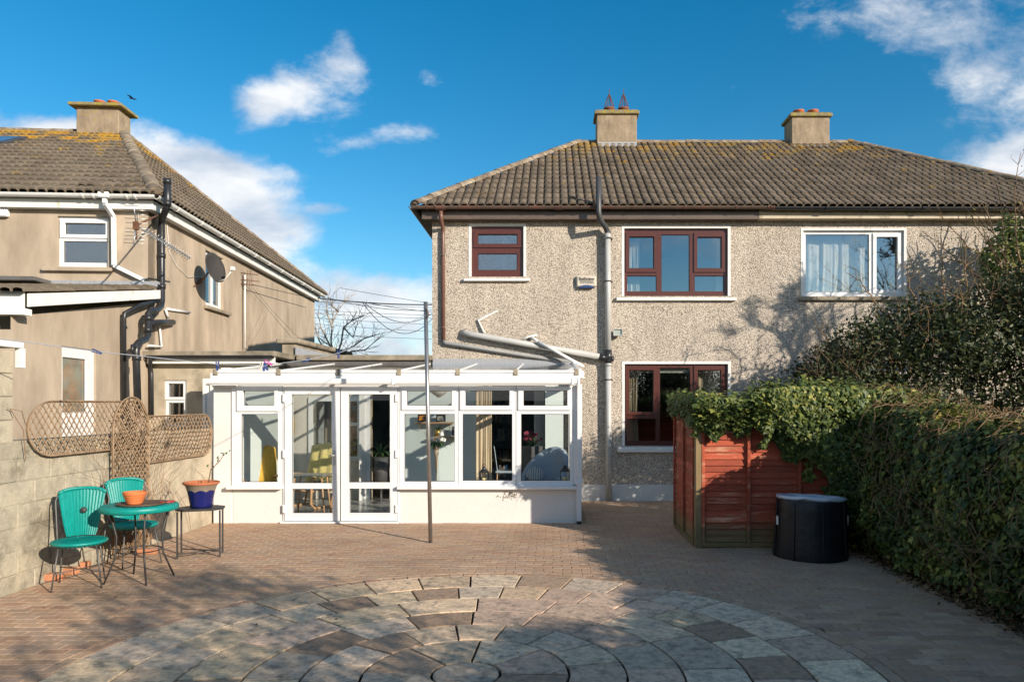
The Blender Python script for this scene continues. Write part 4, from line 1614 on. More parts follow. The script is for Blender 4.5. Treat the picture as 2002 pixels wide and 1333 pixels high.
# flaking paint on the low wall
rz = random.Random(5)
b = MB()
for i in range(70):
    a, q = rz.gauss(0, 0.45), rz.gauss(0, 0.5)
    x, z = PX(999 + a * 22, KY), PZ(969 + q * 11, KY)
    s = rz.uniform(.004, .016)
    n = rz.randint(5, 7)
    an0 = rz.uniform(0, 6)
    b.add([(x + s * rz.uniform(.5, 1.2) * math.cos(an0 + 2 * math.pi * k / n), KY - .0025, z + s * rz.uniform(.5, 1.2) * math.sin(an0 + 2 * math.pi * k / n)) for k in range(n)], [tuple(range(n))])
for i in range(14):
    x, z = PX(505 + rz.gauss(0, 14), KY), PZ(966 + rz.gauss(0, 14), KY)
    s = rz.uniform(.003, .010)
    b.add([(x - s * 2, KY - .0025, z - s * .4), (x + s, KY - .0025, z + s * .2), (x + s * 2, KY - .0025, z + s), (x, KY - .0025, z + s * .5)], [(0, 1, 2, 3)])
b.build('flaked_paint', MT['mortar'], cons, kind='stuff', fix=False)

GL = MT['glass_clear']
W = MT['upvc']
# side light, and three windows
for (fr, top, topp, low) in (((453, 552, 755, 949), (464, 544.5, 757, 803.5), (475.5, 536.5, 763.5, 793), (471.5, 543.5, 809, 942)),
                             ((781, 895.3, 755, 949), (786, 892.5, 757, 801.5), (795.5, 883, 763.5, 793), (790.5, 889, 809, 941)),
                             ((896.2, 1008.3, 755, 949), (900, 1004, 757, 801.5), (909.7, 995.7, 763.5, 793), (904.5, 1001.5, 809, 939.5)),
                             ((1009.2, 1120, 755, 949), (1013.5, 1116, 757, 801.5), (1023.3, 1108.6, 763.5, 793), (1018.7, 1114, 809, 939.5))):
    tp, lo = KR(*topp), KR(*low)
    window(cons, KR(*fr), [tp, lo], KF, W, GL, 0.07, [(KR(*top), tp)])
b = MB()
b.box(kx(1120.5), 0.40, KF - .002, KF + .22, kz(948), 2.03)
b.build('corner_post', W, cons, bevel=0.008)
b = MB()
b.box(kx(552.5), kx(556.5), KF + .004, KF + .07, kz(1019), 2.03)
b.box(kx(777.6), kx(780.6), KF + .004, KF + .07, kz(1019), 2.03)
b.box(kx(556.6), kx(777.5), KF + .004, KF + .07, kz(757), 2.03)
b.box(kx(549), kx(780), KF - .05, KF + .10, 0.001, kz(1018.5))
b.build('door_frame', W, cons, bevel=0.006)
# doors
for (fr, pt, pb_, hx) in (((557, 664.5, 757.5, 1017.5), (571, 649.5, 770.5, 944), (572, 651, 955, 1002.5), (553.5, 559)),
                          ((667, 777, 757.5, 1017.5), (682, 763, 770.5, 942.5), (683.5, 763.5, 954.5, 1002), (773, 779))):
    do = window(cons, KR(*fr), [KR(*pt), KR(*pb_)], KF - .012, W, GL, 0.07, name='door')
    for hy in (778, 887, 994):
        h = MB()
        h.box(kx(hx[0]), kx(hx[1]), KF - .035, KF - .0125, kz(hy + 8), kz(hy - 8))
        h.build('hinge', W, do, bevel=0.006)
    if fr[0] < 600:
        h = MB()
        h.box(kx(652.5), kx(656.5), KF - .022, KF - .0125, kz(909), kz(880))
        h.tube([P(654.5, 890, KF - .02), P(654.5, 890, KF - .06), P(642, 891, KF - .065)], 0.008, 8)
        h.tube([P(654.5, 903, KF - .02), P(654.5, 903, KF - .04)], 0.010, 8)
        h.build('door_handle', MT['alu'], do)
# sills
for (x0, x1) in ((446, 553), (778, 1127)):
    b = MB()
    b.box(PX(x0, KF), PX(x1, KF), KF - .085, KF + .02, kz(955.5), kz(949))
    b.build('window_sill', W, cons, bevel=0.006)
# eaves beam, gutter, downpipe
b = MB()
b.box(kx(418), kx(1128), 10.49, 10.62, 2.10, 2.205)
b.box(kx(412), kx(1130), 10.60, 10.66, 2.025, 2.105)
b.build('eaves_beam', W, cons, bevel=0.006)
b = MB()
prof = [(0.0, -0.048), (0.07, -0.048), (0.082, -0.03), (0.086, 0.0), (0.086, 0.034), (0.078, 0.034), (0.076, -0.025), (0.0, -0.036)]
b.sweep((PX(405, 10.45), 10.485, 2.085), (PX(1134, 10.45), 10.485, 2.085), prof)
for x in (PX(767, 10.45), PX(1117, 10.45), PX(1129, 10.45)):
    b.box(x, x + .035, 10.392, 10.484, 2.030, 2.124)
b.build('gutter', W, cons, bevel=0.003)
b = MB()
b.box(kx(1128), kx(1137.5), KF - .07, KF - .004, 0.62, 2.04)
b.box(kx(1127), kx(1136.5), KF - .10, KF - .025, 0.045, 0.619)
b.box(kx(1126), kx(1139), KF - .08, KF - .002, 0.60, 0.66)
b.build('downpipe', W, cons, bevel=0.005)
b = MB()
b.box(kx(1127.3), kx(1136.2), KF - .098, KF - .03, 0.004, 0.044)
b.build('drain_shoe', MT['black_plastic'], cons)
# small ledge at the wall end
b = MB()
b.box(kx(417), kx(464), KY - .06, KY + .10, 2.00, 2.028)
b.build('end_trim', MT['white_old'], cons, bevel=0.004)
# roof: rafters, glazing
rx = [PX(x, 10.5) for x in (422, 545, 661, 780, 895, 1008, 1127)]
z0_, z1_, y0_, y1_ = 2.222, 2.475, 10.50, HY - .02
for i, x in enumerate(rx):
    b = MB()
    b.hexa([(x - .016, y0_ + .02, z0_ - .02), (x + .016, y0_ + .02, z0_ - .02), (x + .016, y1_, z1_ - .02), (x - .016, y1_, z1_ - .02),
            (x - .016, y0_ + .02, z0_ + .028), (x + .016, y0_ + .02, z0_ + .028), (x + .016, y1_, z1_ + .024), (x - .016, y1_, z1_ + .024)])
    b.build('rafter', MT['upvc_dull'], cons, bevel=0.006)
    c = MB()
    c.box(x - .035, x + .035, y0_ - .025, y0_ + .018, z0_ - .055, z0_ + .04)
    c.build('rafter_cap', MT['concrete'], cons, bevel=0.008)
for i in range(6):
    b = MB()
    a, q = rx[i] + .018, rx[i + 1] - .018
    b.hexa([(a, y0_ - .01, z0_), (q, y0_ - .01, z0_), (q, y1_, z1_), (a, y1_, z1_), (a, y0_ - .01, z0_ + .012), (q, y0_ - .01, z0_ + .012), (q, y1_, z1_ + .012), (a, y1_, z1_ + .012)])
    b.build('roof_pane', MT['glass_roof'], cons)
    b = MB()
    b.box(a + .012, q - .012, y0_ - .022, y0_ - .0105, z0_ - .012, z0_ + .024)
    b.build('glazing_bar', W, cons, bevel=0.004)
b = MB()
b.hexa([(rx[0] - .03, HY - .05, 2.44), (rx[3], HY - .05, 2.44), (rx[3], HY - .012, 2.44), (rx[0] - .03, HY - .012, 2.44), (rx[0] - .03, HY - .05, 2.53), (rx[3], HY - .05, 2.53), (rx[3], HY - .012, 2.545), (rx[0] - .03, HY - .012, 2.545)])
b.build('wall_plate', MT['felt'], cons)
b = MB()
b.box(0.33, 0.47, 10.62, 10.85, 2.13, 2.24)
b.hexa([(0.36, 10.7, 2.2), (0.43, 10.7, 2.2), (0.43, HY - .03, 2.45), (0.36, HY - .03, 2.45), (0.36, 10.7, 2.27), (0.43, 10.7, 2.27), (0.43, HY - .03, 2.52), (0.36, HY - .03, 2.52)])
b.build('verge_trim', W, cons, bevel=0.006)
# inner lining of the back wall: warm white and pale grey green, with openings
LY = HY - .03
b = MB()
b.plate(-4.84, -2.9, 0.03, 2.42, [(-3.32, -2.95, 0.03, 2.02), (-4.36, -4.02, 0.80, 1.80), (-3.70, -3.55, 0.80, 1.80)], LY - .012, LY + .02)
b.plate(-2.899, 0.199, 0.03, 2.42, [(DOOR[0], DOOR[1], 0.03, 2.10)], LY - .012, LY + .02, 1)
b.quad((-4.849, KY + .225, 0.03), (-4.849, LY - .013, 0.03), (-4.849, LY - .013, 2.3), (-4.849, KY + .225, 2.25), 1)
b.quad((0.199, KY + .225, 0.03), (0.199, LY - .013, 0.03), (0.199, LY - .013, 0.52), (0.199, KY + .225, 0.52), 1)
b.build('lining', [MT['tan_wall'], MT['mint']], cons, fix=False)
for (rc, pn) in (((-4.44, -3.94, 0.72, 1.88), [(-4.36, -4.02, 0.80, 1.80)]), ((-3.75, -3.50, 0.72, 1.88), [(-3.70, -3.55, 0.80, 1.36), (-3.70, -3.55, 1.42, 1.80)])):
    window(cons, rc, pn, LY - .05, W, MT['glass'], 0.03, gasket=False)
b = MB()
b.plate(-3.40, -2.88, 0.03, 2.10, [(-3.32, -2.96, 0.0, 2.02)], LY - .05, LY - .014)
b.box(-3.44, -3.40, LY - .36, LY - .05, 0.03, 2.02)
b.build('inner_door', W, cons, bevel=0.006)

CSM = Matrix(((0, -1, 0, .36), (1, 0, 0, 0), (0, 0, 1, 0), (0, 0, 0, 1)))
sp_ = [(KY + .32, KY + 1.30, .62, 2.08), (KY + 1.38, HY - .12, .62, 2.08)]
window(cons, (KY + .225, HY - .035, .525, 2.17), sp_, 0.0, W, GL, .07, M4=CSM)
# ------------------------------------------------------------------ inside the conservatory
tag(curtain(PX(930, 12.9), PX(962, 12.9), 0.06, 2.12, 12.9, 5, 0.04, gather=0.1, mat=MT['curtain_cream'], name='curtain'),
    'long cream curtain hanging beside the dark opening inside the conservatory', 'curtain')


def lantern(loc, label):
    t = thing('lantern', loc, label, 'lantern', 'candle lanterns in the conservatory windows')
    x, y, z = loc
    m_ = MB()
    w = 0.062
    m_.box(x - w - .01, x + w + .01, y - w - .01, y + w + .01, z, z + .02)
    for sx_ in (-1, 1):
        for sy_ in (-1, 1):
            m_.box(x + sx_ * w - .006, x + sx_ * w + .006, y + sy_ * w - .006, y + sy_ * w + .006, z + .02, z + .21)
    m_.box(x - w - .01, x + w + .01, y - w - .01, y + w + .01, z + .21, z + .225)
    m_.lathe([(w * 1.1, z + .225), (w * .55, z + .265), (w * .5, z + .285), (0.012, z + .30), (0.0, z + .30)], (x, y, 0), 8, smooth=False)
    ring = [(x + .022 * math.cos(a), y, z + .32 + .022 * math.sin(a)) for a in [2 * math.pi * i / 12 for i in range(12)]]
    m_.tube(ring, 0.004, 5, closed=True)
    m_.build('frame', MT['black_paint'], t)
    c_ = MB()
    c_.lathe([(0.0, z + .021), (.036, z + .021), (.036, z + .13), (0.0, z + .13)], (x, y, 0), 14)
    c_.build('candle', MT['candle'], t)


lantern((PX(946.5, 11.0), 11.0, 0.50), 'black candle lantern in front of the cream curtain')
lantern((PX(1104.5, 10.8), 10.8, 0.535), 'black candle lantern at the corner post end of the sill')
b = MB()
b.box(PX(880, 11), 0.19, 10.86, 11.10, 0.44, 0.50)
b.build('inner_sill', MT['oak'], cons, bevel=0.006)


def throw_chair(loc, rz, label, cloth, cushion):
    """bentwood armchair with a throw over its back"""
    t = thing('armchair', loc, label, 'armchair', None, rz)
    fr = MB()
    for s in (-1, 1):
        x = s * 0.29
        fr.tube([(x, 0.34, 0.0), (x, -0.28, 0.02), (x, -0.36, 0.10), (x, -0.33, 0.50), (x, -0.25, 0.56), (x, 0.22, 0.52)], 0.022, 8)
        fr.tube([(x, 0.10, 0.02), (x, 0.26, 0.45), (x, 0.36, 0.95)], 0.02, 8)
    fr.tube([(-.29, -.30, .30), (.29, -.30, .30)], 0.018, 8)
    fr.tube([(-.29, .20, .26), (.29, .20, .26)], 0.018, 8)
    fr.build('frame', MT['oak'], t, local=True)
    se = MB()
    n = 8
    prof = [(-.34, .40), (-.2, .415), (.05, .37), (.2, .36), (.25, .45), (.33, .75), (.39, 1.0)]
    v, f = [], []
    for (y, z) in prof:
        for i in range(n + 1):
            x = -.27 + .54 * i / n
            v.append((x, y + .02 * math.cos(i * math.pi / n * 2), z + .012 * math.sin(i * math.pi / n)))
    for (y, z) in prof:
        for i in range(n + 1):
            x = -.27 + .54 * i / n
            v.append((x, y + .075, z - .085))
    k = len(prof)
    for j in range(k - 1):
        for i in range(n):
            a = j * (n + 1) + i
            f.append((a, a + 1, a + n + 2, a + n + 1))
            o2 = k * (n + 1)
            f.append((o2 + a, o2 + a + n + 1, o2 + a + n + 2, o2 + a + 1))
    se.add(v, f, 0, True)
    se.build('seat_cushion', cushion, t, local=True)
    th = MB()
    v, f = [], []
    rr = random.Random(len(label))
    path = [(.19, .42), (.235, .60), (.30, .85), (.36, 1.03), (.43, 1.06), (.49, .98), (.50, .7), (.50, .35)]
    for j, (y, z) in enumerate(path):
        for i in range(13):
            x = -.34 + .68 * i / 12
            v.append((x + rr.uniform(-.01, .01), y - .03 + .02 * math.sin(i * 1.7 + j), z + .015 * math.sin(i * 2.3 + j * .7) - .05 * abs(i - 6) / 6))
    for j in range(len(path) - 1):
        for i in range(12):
            a = j * 13 + i
            f.append((a, a + 1, a + 14, a + 13))
    th.add(v, f, 0, True)
    o = th.build('throw', cloth, t, local=True, fix=False)
    md = o.modifiers.new('thick', 'SOLIDIFY')
    md.thickness = 0.025
    return t


throw_chair((PX(506, 11.75), 11.75, 0.03), math.radians(35), 'bentwood armchair with a mustard throw behind the side light', MT['mustard'], MT['blue_cloth'])
throw_chair((PX(612, 12.15), 12.15, 0.03), math.radians(-25), 'bentwood armchair with a pale yellow throw seen through the glazed door', MT['lemon'], MT['blue_cloth'])
t = thing('side_table', (PX(608, 11.4), 11.4, 0.03), 'small glass topped side table inside the glazed door', 'table')
b = MB()
b.box(-.30, .30, -.20, .20, .60, .615)
b.build('table_top', MT['alu'], t, local=True, bevel=0.004)
for (x, y) in ((-.26, -.16), (.26, -.16), (-.26, .16), (.26, .16)):
    b = MB()
    b.tube([(x, y, 0), (x * .8, y * .8, .60)], 0.014, 8)
    b.build('leg', MT['oak'], t, local=True)
# oval mirror
t = thing('wall_mirror', (PX(530, 13.1), 13.12, 1.2), 'oval gilt framed mirror on the conservatory back wall', 'mirror')
b = MB()
ring = [(.27 * math.cos(a), 0, .62 * math.sin(a)) for a in [2 * math.pi * i / 40 for i in range(40)]]
b.tube(ring, 0.024, 8, closed=True)
b.build('frame', MT['gold'], t, local=True)
b = MB()
b.add(ring, [tuple(range(40))])
b.build('mirror_glass', MT['mirror'], t, local=True)
t.location = (PX(545, 13.1), 13.09, 1.35)
# shelves with pictures
for (x0, x1, zz, items) in ((812, 886, 825, 1), (842, 892, 853, 2)):
    t = thing('wall_shelf', (PX((x0 + x1) / 2, 13.0), 13.0, PZ(zz, 13.0)), 'thin wooden wall shelf ' + ('under the two small pictures' if items == 1 else 'under the small gilt pot plant'), 'shelf', 'shelves in the conservatory')
    b = MB()
    b.box(PX(x0, 13.0), PX(x1, 13.0), 12.96, 13.12, PZ(zz, 13.0) - .03, PZ(zz, 13.0))
    b.build('board', MT['oak'], t, bevel=0.004)
    b = MB()
    for q in (x0 + 8, x1 - 8):
        b.tube([(PX(q, 13), 12.98, PZ(zz, 13.0) - .03), (PX(q, 13), 13.12, PZ(zz, 13.0) - .14)], 0.006, 6)
    b.build('bracket', MT['gold'], t)


def picture(x0, x1, y0, y1, mat, label, Y=13.02):
    t = thing('picture_frame', (PX((x0 + x1) / 2, Y), Y, PZ(y1, Y)), label, 'picture', 'pictures in the conservatory')
    r_ = R(x0, x1, y0, y1, Y)
    q = MB()
    q.plate(r_[0], r_[1], r_[2], r_[3], [(r_[0] + .02, r_[1] - .02, r_[2] + .02, r_[3] - .02)], Y - .02, Y + .02)
    q.build('frame', MT['black_paint'], t)
    q = MB()
    q.box(r_[0] + .015, r_[1] - .015, Y, Y + .008, r_[2] + .015, r_[3] - .015)
    q.build('print', mat, t)


picture(817, 834, 809, 824, MT['poster'], 'small orange and black picture on the upper shelf')
picture(853, 871, 810, 824, MT['photo'], 'small grey photograph in a black frame on the shelf')
picture(884, 892, 834, 851, MT['photo'], 'narrow dark framed picture leaning by the window post')
# globe pendant lamp
t = thing('pendant_lamp', (PX(858, 12.2), 12.2, 2.15), 'white globe pendant lamp under the conservatory roof', 'lamp')
b = MB()
b.lathe([(0.0, -.10), (.06, -.09), (.14, -.03), (.17, .06), (.13, .15), (0.02, .20)], (PX(858, 12.2), 12.2, 1.98), 20)
b.build('lamp_shade', MT['net'], t)
b = MB()
b.lathe([(0.0, -.12), (.035, -.11), (.05, -.085), (0.0, -.085)], (PX(858, 12.2), 12.2, 1.98), 14)
b.tube([(PX(858, 12.2), 12.2, 2.17), (PX(858, 12.2), 12.2, 2.38)], 0.006, 6)
b.build('lamp_fitting', MT['oak'], t)


def strap_leaves(t, c, n, ln, wd_, droop, mat, seed=1, up=0.5, name='leaf', joined=True):
    rr = random.Random(seed)
    mb = MB()
    for i in range(n):
        a = rr.uniform(0, 2 * math.pi)
        L_ = ln * rr.uniform(.6, 1.1)
        e = rr.uniform(.5, 1.3) * up
        p = Vector(c)
        v, f = [], []
        d = Vector((math.cos(a) * math.cos(e), math.sin(a) * math.cos(e), math.sin(e)))
        s = Vector((-math.sin(a), math.cos(a), 0))
        for k in range(6):
            w = wd_ * (0.5 + k * .3 if k < 2 else 1.0 - (k - 2) * .28)
            v += [p - s * w, p + s * w]
            p = p + d * (L_ / 5)
            d = (d + Vector((0, 0, -droop * .3))).normalized()
        for k in range(5):
            f.append((2 * k, 2 * k + 1, 2 * k + 3, 2 * k + 2))
        mb.add(v, f, 0, True)
    return mb.build(name, mat, t, fix=False)


t = thing('spider_plant', (PX(745, 12.6), 12.6, 0.03), 'spider plant with arching striped leaves beside the dark inner doorway', 'plant')
b = MB()
b.lathe([(0, 0), (.10, 0), (.13, .5), (.11, .5), (0, .46)], (PX(745, 12.6), 12.6, 0.33), 16)
b.lathe([(0, 0), (.15, 0), (.15, .02), (.02, .03), (.02, .28), (.12, .30), (0, .30)], (PX(745, 12.6), 12.6, 0.03), 16)
b.build('pot', MT['dark_pot'], t)
strap_leaves(t, (PX(745, 12.6), 12.6, .85), 34, .42, .010, 1.3, MT['plant'], 4, 1.0, 'foliage')
# vase with white flowers by the clothes pole
t = thing('flower_vase', (PX(850, 11.1), 11.1, 0.5), 'tall glass vase of white flowers and trailing leaves in the window', 'vase')
vx, vy = PX(853, 11.1), 11.1
b = MB()
b.lathe([(0.0, 0.50), (.055, .50), (.045, .70), (.035, .95), (.05, 1.0), (.043, 1.0), (.03, .95), (.04, .70), (.045, .52), (0, .52)], (vx, vy, 0), 18)
b.build('vase', MT['glass_clear'], t)
b = MB()
rr = random.Random(8)
for i in range(7):
    cx_, cy_, cz_ = vx + rr.uniform(-.10, .12), vy + rr.uniform(-.06, .06), 1.20 + rr.uniform(-.07, .12)
    for j in range(16):
        a, e = rr.uniform(0, 6.28), rr.uniform(-.4, 1.2)
        d = Vector((math.cos(a) * math.cos(e), math.sin(a) * math.cos(e), math.sin(e)))
        s = d.orthogonal().normalized()
        u = d.cross(s)
        c0 = Vector((cx_, cy_, cz_)) + d * .035
        b.add([c0 - s * .022, c0 + u * .022, c0 + s * .022, c0 - u * .022], [(0, 1, 2, 3)])
b.build('flower_heads', MT['flower'], t, fix=False, kind='stuff')
strap_leaves(t, (vx, vy, 1.15), 60, .22, .016, 1.8, MT['plant'], 9, .6, 'foliage')
b = MB()
for i in range(9):
    a = rr.uniform(0, 6.28)
    b.tube([(vx, vy, .55), (vx + .02 * math.cos(a), vy + .02 * math.sin(a), .95), (vx + .09 * math.cos(a), vy + .06 * math.sin(a), 1.2)], .004, 5)
b.tube([(PX(846, 11.1), vy, 0.03), (PX(846, 11.1), vy, 0.50)], .03, 8)
b.lathe([(0, .0), (.17, 0), (.17, .03), (0, .03)], (vx, vy, .465), 20)
b.lathe([(0, .0), (.14, 0), (.14, .02), (0, .02)], (vx, vy, .03), 20)
b.build('stems_and_stand', MT['oak'], t)
t = thing('pot_plant', (PX(855, 13.0), 13.0, 1.17), 'small gilt pot with a leafy plant on the lower shelf', 'plant')
b = MB()
b.lathe([(0, 0), (.05, 0), (.065, .11), (.055, .11), (0, .10)], (PX(855, 13.0), 13.03, PZ(852, 13.0)), 14)
b.build('pot', MT['gold'], t)
strap_leaves(t, (PX(855, 13.0), 13.03, PZ(852, 13.0) + .1), 22, .12, .02, .8, MT['plant'], 12, .9, 'foliage')
# grey wing armchair with striped cushion, tall pot with flowers
t = thing('wing_armchair', (PX(1062, 11.55), 11.55, 0.03), 'grey-blue upholstered armchair with a striped cushion near the corner post', 'armchair', None, math.radians(-28))
b = MB()
v, f = [], []
nz_, na = 7, 15
for j in range(nz_):
    tz = j / (nz_ - 1)
    for q in range(2):
        for i in range(na):
            a = math.pi * (-0.12 + 1.24 * i / (na - 1))
            rad = (.36 if q == 0 else .29)
            h = .30 + tz * ((.62 + .10 * math.sin(a)) * (0.45 + .55 * max(0, math.sin(a)) ** .7))
            lean = .12 * tz * max(0, math.sin(a))
            v.append((rad * math.cos(a) * (1 + .08 * tz), rad * math.sin(a) * .95 + lean, h))
for j in range(nz_ - 1):
    for i in range(na - 1):
        for q in range(2):
            a = j * 2 * na + q * na + i
            f.append((a, a + 1, a + 1 + 2 * na, a + 2 * na))
for i in range(na - 1):
    a = (nz_ - 1) * 2 * na + i
    f.append((a, a + 1, a + 1 + na, a + na))
for j in range(nz_ - 1):
    for i in (0, na - 1):
        a = j * 2 * na + i
        f.append((a, a + na, a + 3 * na, a + 2 * na))
b.add(v, f, 0, True)
b.build('shell', MT['grey_cloth'], t, local=True)
b = MB()
b.lathe([(0, .33), (.30, .33), (.33, .37), (.32, .43), (0, .45)], (0, -.02, 0), 22)
b.build('seat', MT['grey_cloth'], t, local=True)
b = MB()
b.lathe([(0, -.07), (.12, -.055), (.19, 0), (.12, .055), (0, .07)], (0, 0, 0), 4, smooth=True)
cu = b.build('cushion', MT['stripe'], t, local=True)
md = cu.modifiers.new('soft', 'SUBSURF')
md.levels = md.render_levels = 2
cu.location = (-.12, -.06, .60)
cu.rotation_euler = (math.radians(62), 0, math.radians(35))
cu.scale = (1.25, 1.25, 1.1)
for (x, y) in ((-.22, -.2), (.22, -.2), (-.22, .2), (.22, .2)):
    b = MB()
    b.tube([(x * 1.15, y * 1.15, 0), (x, y, .33)], [.014, .022], 8)
    b.build('leg', MT['oak'], t, local=True)
t = thing('flower_pot', (PX(1037, 12.6), 12.6, 0.03), 'tall charcoal pot with dark red flowers in the conservatory', 'pot')
b = MB()
c0 = (PX(1040, 12.6), 12.6, 0)
b.lathe([(0, .03), (.13, .03), (.19, 1.02), (.17, 1.02), (0, .95)], c0, 4, smooth=False)
b.build('pot', MT['dark_pot'], t)
strap_leaves(t, (c0[0], c0[1], 1.0), 30, .25, .025, .6, MT['plant'], 31, 1.1, 'foliage')
b = MB()
for i in range(40):
    p = Vector((c0[0] + rr.gauss(0, .09), c0[1] + rr.gauss(0, .05), 1.2 + rr.gauss(0, .05)))
    d = Vector((rr.gauss(0, 1), rr.gauss(0, 1), rr.gauss(0, 1))).normalized()
    s = d.orthogonal()
    u = d.cross(s)
    b.add([p - s * .03, p + u * .03, p + s * .03, p - u * .03], [(0, 1, 2, 3)])
b.build('flower_heads', MT['flower_red'], t, fix=False, kind='stuff')
t = thing('side_chair', (PX(990, 13.9), 13.9, 0.0), 'dark dining chair just inside the opening to the house', 'chair')
b = MB()
b.hexa([(-.2, -.2, .44), (.2, -.2, .44), (.2, .2, .44), (-.2, .2, .44), (-.2, -.2, .48), (.2, -.2, .48), (.2, .2, .48), (-.2, .2, .48)])
b.build('seat', MT['grey_cloth'], t, local=True, bevel=.01)
b = MB()
b.hexa([(-.22, .17, .46), (-.17, -.17, .46), (-.15, -.17, .46), (-.20, .19, .46), (-.28, .17, .95), (-.24, -.12, .95), (-.22, -.12, .95), (-.26, .19, .95)])
b.build('backrest', MT['grey_cloth'], t, local=True, bevel=.01)
for (x, y) in ((-.18, -.18), (.18, -.18), (-.18, .18), (.18, .18)):
    b = MB()
    b.tube([(x, y, 0), (x * .9, y * .9, .44)], .014, 6)
    b.build('leg', MT['oak'], t, local=True)
# shelves of books and a patterned panel in the room behind, seen through the opening
t = thing('bookcase', (PX(975, 16.9), 16.9, 0), 'dark bookcase in the room behind the conservatory opening', 'bookcase')
b = MB()
x0, x1 = PX(948, 16.9), PX(1003, 16.9)
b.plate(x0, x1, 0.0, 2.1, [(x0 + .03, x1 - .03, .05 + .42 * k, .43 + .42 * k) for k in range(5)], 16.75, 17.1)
b.build('shelves', MT['room_dark'], t)
b = MB()
for k in range(5):
    x = x0 + .05
    while x < x1 - .09:
        w, h = rr.uniform(.02, .05), rr.uniform(.18, .30)
        b.box(x, x + w, 16.82, 17.0, .055 + .42 * k, .055 + .42 * k + h, mi=rr.randint(0, 3))
        x += w + rr.uniform(.002, .02)
b.build('books', [MT['photo'], MT['blue_cloth'], MT['tan_wall'], MT['brick']], t, kind='stuff')
t = tag(curtain(PX(1044, 13.5), PX(1064, 13.5), 0.1, 2.2, 13.5, 3, 0.03, mat=MT['net'], name='curtain'), 'short pale panel curtain inside the house beyond the opening', 'curtain')

# ------------------------------------------------------------------ neighbour's house on the garden wall side
LHM = Matrix.Translation((-6.95, 12.4, 0)) @ Matrix.Rotation(math.radians(3.66), 4, 'Z')
LHI = LHM.inverted()
lh = thing('tan_house', (-6.95, 12.4, 0), 'tan rendered house with white gutters and a lichened tile roof beyond the wall', 'house', None, math.radians(3.66))
SIDE = Matrix(((0, -1, 0, 0), (1, 0, 0, 0), (0, 0, 1, 0), (0, 0, 0, 1)))      # plate x -> local y, plate -y -> local +x


def LR(x, y):          # rear wall, local (x, z)
    q = on_plane(LHI, 1, 0.0, x, y)
    return q.x, q.z


def LS_(x, y, off=0.0):         # side wall, local (y, z)
    q = on_plane(LHI, 0, off, x, y)
    return q.y, q.z


def LQ(x, y, off):     # point standing off the side wall by off
    return on_plane(LHI, 0, off, x, y)


def LF(x, y, off):     # point standing off the rear wall
    return on_plane(LHI, 1, -off, x, y)


a = LR(112, 521)
c = LR(211, 424)
lw = (a[0], c[0], a[1], c[1])
DEP = 10.78
b = MB()
b.plate(-7.5, 0, -0.05, 5.10, [lw], 0, 0.25)
b.build('wall', MT['render_tan'], lh, local=True)
a = LS_(402, 600)
c = LS_(437, 497)
sw = (a[0], c[0], LS_(402, 597)[1], LS_(402, 488)[1])
b = MB(SIDE)
b.plate(0.001, DEP, -0.05, 5.10, [sw], 0.0, 0.25)
b.build('wall', MT['render_tan'], lh, local=True)
b = MB()
b.box(-7.5, -0.26, DEP - .2, DEP, -.05, 5.1)
b.box(-7.5, -7.3, .26, DEP - .2, -.05, 5.1)
b.build('wall', MT['render_tan'], lh, local=True)
b = MB()
b.box(-6.5, -0.3, 2.0, 2.1, 2.6, 5.1)
b.box(-2.4, -2.3, .26, DEP - .3, 2.6, 5.1)
b.build('room', MT['room'], lh, local=True)
# rear window
p1 = (*sorted((LR(124, 435)[0], LR(204, 435)[0])), LR(124, 457)[1], LR(124, 435)[1])
p2 = (*sorted((LR(121, 470)[0], LR(209, 470)[0])), LR(121, 512)[1], LR(121, 470)[1])
s1 = (LR(115, 435)[0], LR(209.5, 435)[0], LR(124, 464)[1], LR(124, 428)[1])
window(lh, (lw[0] + .004, lw[1] - .004, lw[2] + .004, lw[3] - .004), [p1, p2], .05, W, MT['glass_obscure'], 0.06, [(s1, p1)], local=True)
b = MB()
z = LR(100, 527)[1]
b.box(LR(86, 527)[0], LR(222, 527)[0], -.08, .04, z - .03, z + .03)
b.build('window_sill', MT['render_tan'], lh, local=True, bevel=.006)
# side window
wd_ = sw[1] - sw[0]
p1 = (sw[0] + .09, sw[0] + wd_ * .46, sw[2] + .09, sw[3] - .08)
p2 = (sw[0] + wd_ * .56, sw[1] - .09, sw[2] + .09, sw[3] - .08)
window(lh, (sw[0] + .004, sw[1] - .004, sw[2] + .004, sw[3] - .004), [p1, p2], .06, W, MT['glass'], 0.06, M4=SIDE, local=True)
b = MB(SIDE)
b.box(sw[0] - .10, sw[1] + .25, -.08, .04, sw[2] - .07, sw[2] - .003)
b.build('window_sill', MT['concrete'], lh, local=True, bevel=.008)
